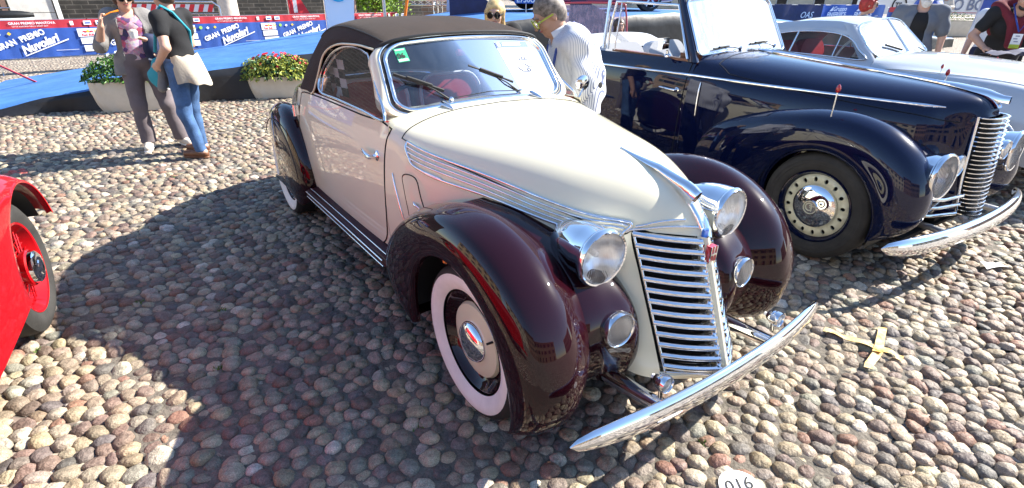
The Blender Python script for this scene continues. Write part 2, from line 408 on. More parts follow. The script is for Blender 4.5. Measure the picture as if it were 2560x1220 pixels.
def stones(idx, rings, KN):
    """verts (n, V, 3) for stones idx; KN directions"""
    st = KD // KN; A = ang[::st]; R = RAD[idx][:, ::st]
    V = []; off = rng.normal(0, .10, (len(idx), 2)) * rmin[idx][:, None]
    for rho, hz in rings:
        x = px_[idx][:, None] + np.cos(A) * R * rho + off[:, :1] * (1 - rho); y = py_[idx][:, None] + np.sin(A) * R * rho + off[:, 1:] * (1 - rho)
        z = base[idx][:, None] + H[idx][:, None] * hz * (1 + rng.normal(0, .085, (len(idx), KN)) * (rho < .97))
        z = z + (x - px_[idx][:, None]) * tilt[idx][:, :1] + (y - py_[idx][:, None]) * tilt[idx][:, 1:]
        V.append(np.stack([x, y, z], -1))
    top = np.stack([px_[idx] + off[:, 0], py_[idx] + off[:, 1], base[idx] + H[idx] * 1.0], -1)[:, None]
    V = np.concatenate(V + [top], 1); nr = len(rings); F = []
    for r in range(nr - 1):
        for k in range(KN):
            k2 = (k + 1) % KN; F += [(r * KN + k, r * KN + k2, (r + 1) * KN + k2), (r * KN + k, (r + 1) * KN + k2, (r + 1) * KN + k)]
    for k in range(KN): F.append(((nr - 1) * KN + k, (nr - 1) * KN + (k + 1) % KN, nr * KN))
    return V, np.array(F)
RG1 = [(1.0, -.25), (.965, .42), (.79, .82), (.42, .99)]; RG2 = [(1.0, -.1), (.93, .52), (.58, .90)]
dist = np.hypot(px_, py_); fzz = py_ * math.cos(PITCH) + CAMH * math.sin(PITCH)
inview = (np.abs(px_ / fzz * FPX) < 1260) & (((CAMH * math.cos(PITCH) - py_ * math.sin(PITCH)) / fzz * FPX) < 600)
# hidden under the cars: rank lower
def under(P, x0, x1, w):
    c, s = math.cos(P[2]), math.sin(P[2]); X = c * (px_ - P[0]) + s * (py_ - P[1]); Y = -s * (px_ - P[0]) + c * (py_ - P[1]); return (X > x0) & (X < x1) & (np.abs(Y) < w)
hid = under((0.402, 2.158, -0.954), -3.4, .6, .75) | under((2.622, 3.641, -1.01), -3.8, .6, .8)
rank = rmin / fzz * inview * (~hid); near300 = np.argsort(-rank)[:300]; isn = np.zeros(NS, bool); isn[near300] = True
V, F = stones(near300, RG1[:3] + [(.45, .97)], 12) if False else stones(near300, [(1.0, -.2), (.955, .48), (.60, .93)], 12)
for i in range(len(near300)):
    c = colr[near300[i]]; v = V[i]; o_ = v.mean(0) * np.array([1, 1, 0])
    me = mesh_obj('cobblestone', v - o_, F, 'stone', ground, True, col=np.tile(c, (len(v), 1)), autosmooth=None); me.location = o_
rest = np.where(~isn)[0]; nearr = rest[dist[rest] < 6.0]; farr = rest[dist[rest] >= 6.0]
vs_, fs_, cs_ = [], [], []; n0 = 0
for idx, rg, kn in ((nearr, RG1, 12), (farr, RG2, 6)):
    V, F = stones(idx, rg, kn); nv = V.shape[1]
    fs_.append((F[None] + (np.arange(len(idx)) * nv)[:, None, None]).reshape(-1, 3) + n0); vs_.append(V.reshape(-1, 3)); n0 += len(idx) * nv
    cs_.append(np.repeat(colr[idx], nv, 0))
tag(mesh_obj('cobblestones', np.concatenate(vs_), np.concatenate(fs_), 'stone', ground, True, col=np.concatenate(cs_)), kind='stuff')
# bed of sandy earth between the stones (follows the built stones)
bed = MB(); th = np.linspace(math.radians(42), math.radians(138), 40)
bed.v = [(0, .2, -.010)] + [(13.6 * math.cos(t), 13.6 * math.sin(t), -.010) for t in th]; bed.f = [(0, i, i + 1) for i in range(1, 40)]
tag(bed.build('bed', 'bed_soil', None, False), kind='structure')
# a little moss in the joints
mat('moss', (.10, .17, .03), .9, vary=.4, vscale=60)
mv = MB()
for k in range(46):
    i = rng.choice(nearr); a = rng.uniform(0, 2 * PI); r = rmin[i] * 1.05
    if hid[i]: continue
    cx, cy = px_[i] + r * math.cos(a), py_[i] + r * math.sin(a)
    for _ in range(16):
        x, y = cx + rng.normal(0, .012), cy + rng.normal(0, .012); b = rng.uniform(0, 2 * PI); s_ = rng.uniform(.003, .008)
        mv.add([(x - s_ * math.cos(b), y - s_ * math.sin(b), -.012), (x + s_ * math.cos(b), y + s_ * math.sin(b), -.012), (x + rng.normal(0, .005), y + rng.normal(0, .005), rng.uniform(.0, .012))], [(0, 1, 2)])
tag(mv.build('moss', 'moss', None, False), kind='stuff')
# ================================================================== wheels
def wheel(parent, c, side, R, kind, steer=0.0, wname='wheel'):
    """side -1: the face looks to -y"""
    ax = Vector((0, side, 0)); ax.rotate(Matrix.Rotation(steer, 3, 'Z'))
    w = 0.075
    if kind == 'cream':
        rim = lathe(wname, [(0.235, -w), (0.235, 0.03), (0.222, 0.052), (0.212, 0.055), (0.205, 0.045), (0.188, 0.022), (0.172, 0.012), (0.165, 0.02)], c, ax, 'maroon_paint', parent, 48)
        lathe('wheel_disc', [(0.168, 0.018), (0.160, 0.032), (0.13, 0.040), (0.10, 0.042), (0.085, 0.038)], c, ax, 'cream_plain', rim, 48)
        lathe('hubcap', [(0.092, 0.038), (0.090, 0.050), (0.078, 0.064), (0.055, 0.075), (0.028, 0.081), (0.0005, 0.083)], c, ax, 'chrome', rim, 40)
        tube('valve', [Vector(c) + ax * 0.03 + Vector((0.135, 0, 0.075)), Vector(c) + ax * 0.058 + Vector((0.127, 0, 0.07))], 0.005, 'black_trim', rim, 8)
        lathe('tyre', [(0.232, -w), (R - .03, -w), (R - .004, -w * .8), (R, -w * .4), (R, w * .35), (R - .006, w * .75), (R - .02, w * 0.98), (R - .032, w * 1.04), (0.232, w * .78)], c, ax, 'black_rubber', rim, 56)
        lathe('whitewall', [(R - .034, w * 1.055), (R - .05, w * 1.10), (0.27, w * 1.05), (0.238, w * .86), (0.230, w * .76)], c, ax, 'white_wall', rim, 56)
    elif kind == 'navy':
        rim = lathe(wname, [(0.25, -w), (0.25, 0.045), (0.242, 0.06), (0.232, 0.06), (0.222, 0.04), (0.212, 0.028)], c, ax, 'navy_paint', parent, 48)
        # pierced disc: annulus with sixteen oval holes built as real openings
        A = ax; U = Vector((0, 0, 1)); V = A.cross(U); C = Vector(c)
        mb = MB(); nh = 16; r0, r1 = 0.142, 0.214
        for h in range(nh):
            a0 = 2 * PI * h / nh; am = a0 + PI / nh; k = 16
            rm = (r0 + r1) / 2 + .004; vv = []
            for j in range(k):
                t = 2 * PI * j / k
                vv.append((rm + 0.0165 * math.sin(t), am + 0.0125 * math.cos(t) / rm))
            ou = []
            for j in range(k):
                t = 2 * PI * j / k; cx, sx = math.cos(t), math.sin(t); s_ = max(abs(cx), abs(sx)); ou.append((rm + (sx / s_) * ((r1 - rm) if sx > 0 else (rm - r0)), am + (cx / s_) * PI / nh))
            def P3(p, hh): return tuple(C + A * hh + (U * math.cos(p[1]) + V * math.sin(p[1])) * p[0])
            G = [[P3(p, 0.044 - 6.0 * (p[0] - .178) ** 2 * 1.6) for p in ou], [P3(p, 0.046) for p in vv], [P3(p, 0.034) for p in vv]]
            mb.grid(G, cv=True)
        mb.build('wheel_disc', 'cream_plain', rim, autosmooth=50)
        lathe('inner_disc', [(0.222, 0.028), (0.2, 0.020), (0.13, 0.020)], c, ax, 'dark_void', rim, 40)
        lathe('hubcap', [(0.146, 0.040), (0.142, 0.055), (0.128, 0.066), (0.100, 0.078), (0.065, 0.088), (0.052, 0.090)], c, ax, 'chrome', rim, 48)
        bd = lathe('hub_badge', [(0.052, 0.090), (0.046, 0.098), (0.043, 0.098), (0.040, 0.094), (0.0005, 0.094)], c, ax, 'chrome_soft', rim, 32)
        X = Vector((1, 0, 0)) if side < 0 else Vector((-1, 0, 0)); Z = Vector((0, 0, 1))
        tube('hub_ring', [C + A * .097 + (X * math.cos(t) + Z * math.sin(t)) * .043 for t in np.linspace(0, 2 * PI, 25)[:-1]], .003, 'cream_plain', bd, 6, closed=True)
        tube('hub_letter', [C + A * .097 + X * (.022 * math.cos(t) - .006) + Z * (.024 * math.sin(t) + .002) for t in np.linspace(0.7, 2 * PI - .3, 16)] + [C + A * .097 + Z * .0], .0035, 'cream_plain', bd, 6)
        tube('hub_letter', [C + A * .098 - X * .004 + Z * .012, C + A * .098 + X * .028 + Z * .012], .003, 'cream_plain', bd, 6)
        tube('hub_letter', [C + A * .098 + X * .013 + Z * .012, C + A * .098 + X * .013 - Z * .024], .003, 'cream_plain', bd, 6)
        lathe('tyre', [(0.245, -w), (R - .03, -w), (R - .004, -w * .8), (R, -w * .4), (R, w * .4), (R - .006, w * .8), (R - .022, w * 1.02), (R - .05, w * 1.10), (R - .052, w * 1.06), (0.29, w * 1.05), (0.288, w * 1.0), (0.262, w * .95), (0.246, w * .80)], c, ax, 'tyre_worn', rim, 64)
    return rim
def curve_xz(table, n):
    """polar table {deg: r} -> smooth sample"""
    ks = sorted(table); return ks
def interp(tab, x):
    ks = sorted(tab); xs = [k for k in ks]; ys = [tab[k] for k in ks]
    P = cr([(a, b) for a, b in zip(xs, ys)], 12); return float(np.interp(x, P[:, 0], P[:, 1]))
def pontoon(name, parent, sg, wc, Rt, degs, rin, prof, m, n=56, cap=True):
    """fender swept round the wheel centre wc=(x,z). prof(deg,R,rin)->list of (y, r) from outer lip over the crown to the inner edge"""
    rows = []
    for d in np.linspace(degs[0], degs[1], n):
        R = interp(Rt, d); pr = prof(d, R, rin); a = math.radians(d)
        pts = cr([(y, r) for y, r in pr], 5)
        rows.append([(wc[0] + r * math.cos(a), sg * y, wc[1] + r * math.sin(a)) for y, r in pts])
    mb = MB(); mb.grid(rows)
    return mb.build(name, m, parent, autosmooth=60)
def lamp(parent, name, c, r, depth, axis, m_shell='chrome', bullet=True, ribs=True, back=0.0):
    """round lamp: bullet shell, rim, reflector, ribbed lens"""
    A = Vector(axis).normalized(); C = Vector(c)
    if bullet:
        pr = [(r * .98, 0), (r * 1.02, -.012), (r * .99, -.02), (r * .965, -depth * .25), (r * .86, -depth * .5), (r * .66, -depth * .75), (r * .36, -depth * .93), (0.001, -depth)]
    else:
        pr = [(r * .98, 0), (r * 1.03, -.010), (r * 1.0, -.02), (r * .85, -depth * .6), (r * .6, -depth), (0.001, -depth)]
    sh = lathe(name, pr, C, A, m_shell, parent, 40, autosmooth=50)
    lathe('lamp_rim', [(r * 1.0, -.014), (r * 1.06, -.006), (r * 1.055, .005), (r * .99, .014), (r * .93, .012), (r * .92, .0)], C, A, 'chrome', sh, 40, 60)
    lathe('reflector', [(r * .93, 0.0), (r * .8, -r * .28), (r * .55, -r * .52), (r * .25, -r * .66), (0.001, -r * .70)], C, A, 'lamp_reflector', sh, 32, 60)
    # ribbed lens
    U = Vector((0, 0, 1)); U = (U - A * U.dot(A)).normalized(); V = A.cross(U)
    n = 44; G = []
    for i in range(n + 1):
        t = -1 + 2 * i / n; row = []
        for j in range(17):
            q = -1 + 2 * j / 16
            hh = math.sqrt(max(0, 1 - t * t)); x = t; y = q * hh
            rr = 1 - (x * x + y * y)
            h = 0.012 + 0.13 * r * rr + (0.0032 * (1 if i % 2 else -1) if ribs and abs(t) < .97 else 0) - 0.006
            row.append(tuple(C + A * h + (V * x + U * y) * r * .945))
        G.append(row)
    MB().grid(G).build('lamp_lens', 'lamp_glass', sh, autosmooth=80 if not ribs else 20)
    lathe('bulb', [(0.001, .0), (.010, -.006), (.012, -.02), (.008, -.05)], C - A * r * .2, A, 'paper_white', sh, 10)
    return sh
def blade_wiper(parent, a, b, h, mname='black_trim'):
    """a pivot, b blade centre, h blade half vector"""
    a, b, h = Vector(a), Vector(b), Vector(h)
    w = tube('wiper', [a, a.lerp(b, .5) + Vector((0.012, 0, 0.006)), b], [.006, .004, .003], 'black_trim', parent, 8)
    mb = MB(); mb.tube([b - h, b + h], .008, 6); mb.tube([b - h * .5 + Vector((.008, 0, .006)), b + h * .5 + Vector((.008, 0, .006))], .009, 6)
    mb.build('wiper_blade', mname, w)
    lathe('wiper_pivot', [(.013, -.01), (.013, .012), (.007, .02), (.001, .022)], a, (0.7, 0, .7), 'chrome', w, 12)
    return w
# ================================================================== cream cabriolet
P1 = (0.402, 2.158, -0.954)
car1 = thing('cabriolet', 'cream cabriolet with maroon fenders, brown cloth roof and chrome grille', 'car', (P1[0], P1[1], 0), P1[2])
NET1 = [
 [(-.93, 0, 1.108), (-.92, .28, 1.10), (-.89, .50, 1.075), (-.86, .612, 1.025), (-.86, .655, .86), (-.86, .67, .60), (-.86, .65, .31)],
 [(-.60, 0, 1.105), (-.60, .26, 1.093), (-.58, .455, 1.05), (-.58, .56, .975), (-.58, .61, .83), (-.58, .625, .58), (-.58, .61, .31)],
 [(-.25, 0, 1.092), (-.25, .21, 1.078), (-.25, .375, 1.025), (-.25, .465, .935), (-.25, .51, .79), (-.25, .515, .55), (-.25, .50, .31)],
 [(.05, 0, 1.068), (.05, .165, 1.052), (.04, .30, .995), (.03, .385, .895), (.03, .42, .75), (.03, .42, .52), (.03, .41, .31)],
 [(.27, 0, 1.025), (.26, .12, 1.008), (.24, .225, .95), (.21, .305, .862), (.215, .335, .72), (.22, .335, .50), (.24, .325, .31)],
 [(.405, 0, .965), (.375, .092, .950), (.335, .18, .905), (.285, .252, .838), (.30, .283, .70), (.335, .29, .48), (.37, .28, .31)],
 [(.480, 0, .895), (.440, .078, .890), (.385, .155, .868), (.325, .222, .828), (.355, .252, .69), (.43, .262, .48), (.50, .255, .31)],
 [(.520, 0, .838), (.465, .068, .842), (.405, .137, .846), (.348, .198, .846), (.415, .202, .69), (.508, .205, .50), (.588, .205, .318)],
]
S1 = Surf(NET1)
# bonnet (top, u 0..3) and flanks (u 3..6)
both(S1.grid(0.35, 7, 0, 3, 60, 26)).build('bonnet', 'cream_paint', car1, autosmooth=60)
sd = both(S1.grid(0, 7, 3, 6, 60, 22)); both(S1.grid(0, 0.35, 0, 3, 6, 26), sd)
flank = sd.build('front_body', 'cream_paint', car1, autosmooth=60)
cw_ = []
for u in np.linspace(0, 3, 26):
    p = S1(0, u); cw_.append([p, p + np.array([-.03, 0, .004]), p + np.array([-.08, .004 * (u > 2), .004]), p + np.array([-.13, 0, -.01])])
both(cw_).build('cowl_top', 'cream_paint', flank, autosmooth=60)
for sg in (-1, 1):
    pts = [S1(0.35, u) for u in np.linspace(0, 3, 20)] + [S1(a, 3.0) for a in np.linspace(0.35, 6.9, 40)]
    tube('bonnet_gap', [(p[0], sg * (p[1] + .0005), p[2] + .0008) for p in pts], .0028, 'dark_void', flank, 6)
# cabin sides
NET1B = [
 [(-.86, .612, 1.062), (-.86, .655, .86), (-.86, .67, .60), (-.86, .662, .44), (-.86, .65, .31)],
 [(-1.3, .625, 1.055), (-1.3, .668, .86), (-1.3, .682, .60), (-1.3, .676, .44), (-1.3, .665, .30)],
 [(-1.8, .632, 1.043), (-1.8, .674, .86), (-1.8, .69, .60), (-1.8, .685, .44), (-1.8, .672, .29)],
 [(-2.2, .636, 1.03), (-2.2, .672, .86), (-2.2, .69, .60), (-2.2, .686, .44), (-2.2, .672, .28)],
 [(-2.42, .632, 1.015), (-2.42, .665, .86), (-2.42, .685, .60), (-2.42, .68, .44), (-2.42, .668, .28)]]
S1B = Surf(NET1B)
side1 = both(S1B.grid(0, 4, 0, 4, 40, 24)).build('cabin_side', 'cream_paint', car1, autosmooth=60)
NET1C = [
 [(-2.42, 0, 1.045), (-2.42, .3, 1.042), (-2.42, .52, 1.035), (-2.42, .632, 1.015), (-2.42, .665, .86), (-2.42, .685, .60), (-2.42, .668, .28)],
 [(-2.75, 0, 1.03), (-2.75, .29, 1.02), (-2.75, .49, .995), (-2.75, .58, .945), (-2.75, .625, .80), (-2.75, .64, .57), (-2.75, .62, .28)],
 [(-3.10, 0, .93), (-3.10, .25, .915), (-3.10, .42, .88), (-3.10, .50, .82), (-3.10, .54, .70), (-3.10, .55, .52), (-3.10, .53, .28)],
 [(-3.42, 0, .72), (-3.42, .19, .705), (-3.40, .33, .67), (-3.40, .40, .62), (-3.40, .43, .54), (-3.40, .44, .44), (-3.40, .42, .28)],
 [(-3.64, 0, .36), (-3.62, .12, .355), (-3.60, .22, .35), (-3.58, .28, .34), (-3.56, .30, .33), (-3.55, .31, .31), (-3.55, .30, .28)]]
both(Surf(NET1C).grid(0, 4, 0, 6, 36, 36)).build('tail_body', 'cream_paint', car1, autosmooth=60)
MB().box((-1.6, 0, .285), (3.5, 1.1, .02)).build('underbody', 'dark_void', car1, False)
MB().box((0.15, 0, .5), (.55, .34, .34)).box((-.45, 0, .6), (.6, .7, .5)).build('engine_bay', 'dark_void', car1, False)
def side_fn(S, sg):
    memo = {}
    def f(p):
        a, b = S.find(p[0], p[1]); q = S(a, b); return (p[0], sg * q[1], p[1])
    return f
class SideUnion:
    """front flank for x>-.86, cabin side behind"""
    def __call__(s, p, sg):
        if p[0] > -.862:
            a, b = S1.find(p[0], p[1], side=3); q = S1(a, b)
        else:
            a, b = S1B.find(p[0], p[1]); q = S1B(a, b)
        return (p[0], sg * q[1], p[1])
SU = SideUnion()
door_ol = cr([(-.885, 1.045), (-.872, .95), (-.868, .75), (-.872, .58), (-.90, .475), (-.965, .405), (-1.07, .367), (-1.30, .345), (-1.7, .325), (-2.12, .308), (-2.26, .315), (-2.335, .36), (-2.365, .46), (-2.365, .60), (-2.345, .8), (-2.30, .95), (-2.27, 1.0), (-2.0, 1.020), (-1.6, 1.032), (-1.2, 1.040)], 4, closed=True)
for sg in (-1, 1):
    dr = patch('door', door_ol, lambda p: SU(p, sg), 'cream_paint', car1, rings=9, off=.003, lip=.006, nrm=(0, sg, 0))
    gap = [Vector(SU(p, sg)) + Vector((0, sg * .0012, 0)) for p in (door_ol - door_ol.mean(0)) * np.array([1.0035, 1.009]) + door_ol.mean(0)]
    tube('door_gap', gap, .0042, 'dark_void', side1, 6, closed=True)
    hp = Vector(SU((-.955, .885), sg)); O = Vector((0, sg, 0))
    hb = lathe('door_handle', [(.028, -.002), (.026, .006), (.014, .012), (.011, .036), (.013, .042), (.010, .05), (.001, .052)], hp, O, 'chrome', dr, 20)
    tube('handle_lever', [hp + O * .042 + Vector((.01, 0, 0)), hp + O * .043 + Vector((-.03, 0, .001)), hp + O * .038 + Vector((-.09, 0, .006)), hp + O * .026 + Vector((-.15, 0, .010))], [.010, .013, .010, .002], 'chrome', hb, 12)
    for hx, hz in ((-2.375, .875), (-2.395, .60), (-2.385, .365)):
        q = Vector(SU((hx, hz), sg))
        hg = MB().box((q.x, q.y + sg * .018, q.z), (.080, .040, .066)).build('door_hinge', 'chrome', side1, False)
        tube('hinge_pin', [q + Vector((.036, sg * .036, -.038)), q + Vector((.036, sg * .036, .038))], .012, 'chrome', hg, 10)
    # long rod and hatch on the cowl flank
    tube('rod_indicator', [Vector(SU((-.79 + .10 * t, .84 - .225 * t), sg)) + O * .004 for t in np.linspace(0, 1, 8)], [.003, .005, .006, .006, .006, .006, .005, .003], 'chrome', flank, 8)
    ho = cr([(-.705, .845), (-.655, .862), (-.60, .850), (-.565, .78), (-.53, .70), (-.515, .64), (-.56, .625), (-.635, .63), (-.66, .70), (-.69, .79)], 4, closed=True)
    tube('hatch_gap', [Vector(SU(p, sg)) + O * .0012 for p in ho], .0026, 'dark_void', flank, 6, closed=True)
    hh = patch('side_hatch', (ho - ho.mean(0)) * .965 + ho.mean(0), lambda p: SU(p, sg), 'cream_paint', flank, rings=3, off=.002, lip=.004, nrm=(0, sg, 0))
    q = Vector(SU((-.585, .735), sg)); tube('hatch_catch', [q + O * .006 + Vector((-.035, 0, .008)), q + O * .014, q + O * .006 + Vector((.03, 0, -.008))], [.002, .008, .003], 'chrome', hh, 8)
# chrome speed lines on the bonnet side (five, fanning from the cowl)
def on1(a, u, sg, off=.004):
    p = S1(a, u); e = .01
    da = S1(min(a + e, 7), u) - S1(max(a - e, 0), u); du = S1(a, min(u + e, 6)) - S1(a, max(u - e, 0)); n = np.cross(da, du)
    n = n / (np.linalg.norm(n) + 1e-9)
    if n[1] < 0: n = -n
    p = p + n * off; return (p[0], sg * p[1], p[2])
for sg in (-1, 1):
    for k in range(5):
        t = k / 4
        a0 = .52 + (.05 * t + .28 * t ** 3); u0 = 3.0 + .58 * t; a1 = (5.35, 5.52, 5.62, 5.72, 6.0)[k]; u1 = (2.35, 2.5, 2.68, 2.86, 3.02)[k]
        um = (2.78, 2.93, 3.07, 3.2, 3.33)[k]
        ks = cr([(a0, u0), (a0 + .5, u0 - .02 + (.0 if k < 4 else .05)), (2.4, um + (u0 - um) * .45), (3.9, um), (5.0, u1 + .12), (a1, u1)], 10)
        tube('speed_line', [on1(min(p[0], 7), p[1], sg) for p in ks], (.0065 if k in (0, 4) else .0042), 'chrome', flank, 8)
    ks = cr([(.52, 3.0), (.54, 3.2), (.68, 3.42), (.85, 3.58), (1.4, 3.58)], 8)
    tube('speed_line', [on1(p[0], p[1], sg) for p in ks], .0065, 'chrome', flank, 8)
    ks = cr([(5.0, 2.47), (5.35, 2.35), (5.6, 2.42), (5.85, 2.65), (6.0, 3.0)], 8)
    tube('speed_line', [on1(p[0], p[1], sg) for p in ks], .0065, 'chrome', flank, 8)
    for (aa, ub, ue) in ((5.72, 2.35, .55), (6.12, 2.85, .12)):
        tube('nose_line', [on1(aa + .35 * (1 - u / 3) * 1, u, sg, .003) for u in np.linspace(ub, ue, 16)], .0048, 'chrome', flank, 8)
# bonnet ornament: a chrome wing on the ridge that runs on down the nose
orn = []
for t in np.linspace(0, 1, 16):
    x = .07 + .375 * t; zb = float(np.interp(x, [.05, .27, .405, .46], [1.070, 1.027, .972, .93])); h = .004 + .052 * t ** 1.6; w = .005 + .020 * math.sin(min(1, t * 1.15) * PI * .62) ** 1.3 * (1 if t < .97 else .7)
    row = [(x, w * .55, zb - .004), (x, w, zb + h * .35), (x, w * .9, zb + h * .7), (x, w * .3, zb + h), (x, -w * .3, zb + h), (x, -w * .9, zb + h * .7), (x, -w, zb + h * .35), (x, -w * .55, zb - .004)]
    orn.append([(p[0] + .03 * max(0, (p[2] - zb) / .05) * t, p[1], p[2]) for p in row])
mbo = MB(); mbo.grid(orn, cv=True); mbo.add(orn[-1], [tuple(range(8))]); mbo.build('bonnet_ornament', 'chrome', car1, autosmooth=50)
tube('nose_spine', [(x, 0, z + .003) for x, z in ((.40, .970), (.445, .932), (.480, .897), (.505, .862))], [.010, .012, .012, .010], 'chrome', car1, 10)
MB().box((.522, 0, .852), (.012, .024, .036)).build('nose_badge', 'enamel_blue', car1, False)
# grille: V-shaped, thirteen bars a side
NB = 13
gz = lambda t: .826 - (.826 - .352) * t
ge = lambda t, sg: Vector((.352 + (.582 - .352) * t, sg * .197, .840 - (.840 - .360) * t))
gc = lambda t, sg: Vector((.528 + (.712 - .528) * t, sg * .018, .828 - (.828 - .350) * t))
gr = MB().grid([[ge(t, -1) + Vector((-.05, .01, 0)) for t in (0, 1)], [gc(t, -1) + Vector((-.06, 0, 0)) for t in (0, 1)], [gc(t, 1) + Vector((-.06, 0, 0)) for t in (0, 1)], [ge(t, 1) + Vector((-.05, -.01, 0)) for t in (0, 1)]]).build('grille', 'dark_void', car1, False)
for sg in (-1, 1):
    for k in range(NB):
        t = (k + .15) / (NB - .55); a, b = ge(t, sg), gc(t, sg)
        d = (b - a).normalized(); out = Vector((-d.y * sg * -1, 0, 0)); out = Vector((0, 0, 1)).cross(d) * (-sg); out = out * (1 if out.x > 0 else -1)
        up = Vector((0, 0, 1)); rows = []
        for s_ in np.linspace(0, 1, 9):
            c0 = a.lerp(b, s_) + out * (.010 * math.sin(PI * s_))
            rows.append([c0 + out * o_ + up * z_ for o_, z_ in ((-.024, .007), (-.006, .0150), (.009, .013), (.014, .003), (.009, -.006), (-.006, -.008), (-.024, -.005))])
        MB().grid(rows).build('grille_bar', 'chrome', gr, autosmooth=60)
    tube('grille_frame', [ge(t, sg) + Vector((.006, 0, 0)) for t in np.linspace(-.01, 1.02, 10)], .006, 'chrome', gr, 8)
    tube('grille_frame', [gc(1.02, sg) + Vector((0, sg * .004, 0)), ge(1.02, sg)], .005, 'chrome', gr, 8)
    ce = [gc(t, sg) + Vector((.004, sg * .003, 0)) for t in np.linspace(-.01, 1.02, 10)]
    tube('grille_frame', ce, .0045, 'chrome', gr, 8)
    # toothed chrome ladder between the bars and the centre strip
    for k in range(NB + 8):
        t = (k + .5) / (NB + 8); p = gc(t, sg); MB().box((p.x + .002, sg * .025, p.z), (.016, .012, .010)).build('grille_tooth', 'chrome', gr, False) if k % 1 == 0 else None
cs = []
for t in np.linspace(-.03, 1.05, 12):
    c0 = gc(t, 0)
    cs.append([(c0.x - .02, .018, c0.z), (c0.x + .004, .016, c0.z), (c0.x + .016, .007, c0.z), (c0.x + .018, 0, c0.z), (c0.x + .016, -.007, c0.z), (c0.x + .004, -.016, c0.z), (c0.x - .02, -.018, c0.z)])
MB().grid(cs).build('grille_centre_strip', 'cream_paint', gr, autosmooth=40)
bx = gc(.085, 0); bd = MB().box((bx.x + .016, 0, bx.z), (.022, .034, .062)).build('grille_badge', 'enamel_red', gr, False)
for yy in (-.017, 0, .017): MB().box((bx.x + .028, yy, bx.z), (.004, .003, .064)).build('badge_rib', 'chrome', bd, False)
MB().box((bx.x + .028, 0, bx.z), (.004, .034, .006)).build('badge_rib', 'chrome', bd, False)
# lower lip under the grille
lip = []
for s_ in np.linspace(-1, 1, 21):
    y = s_ * .215; x = .715 - (.715 - .585) * abs(s_) ** 1.0
    lip.append([(x - .01, y, .352), (x + .010, y, .345), (x + .006, y, .325), (x - .03, y, .305), (x - .10, y, .30)])
MB().grid(lip).build('grille_lip', 'cream_paint', gr, autosmooth=50)
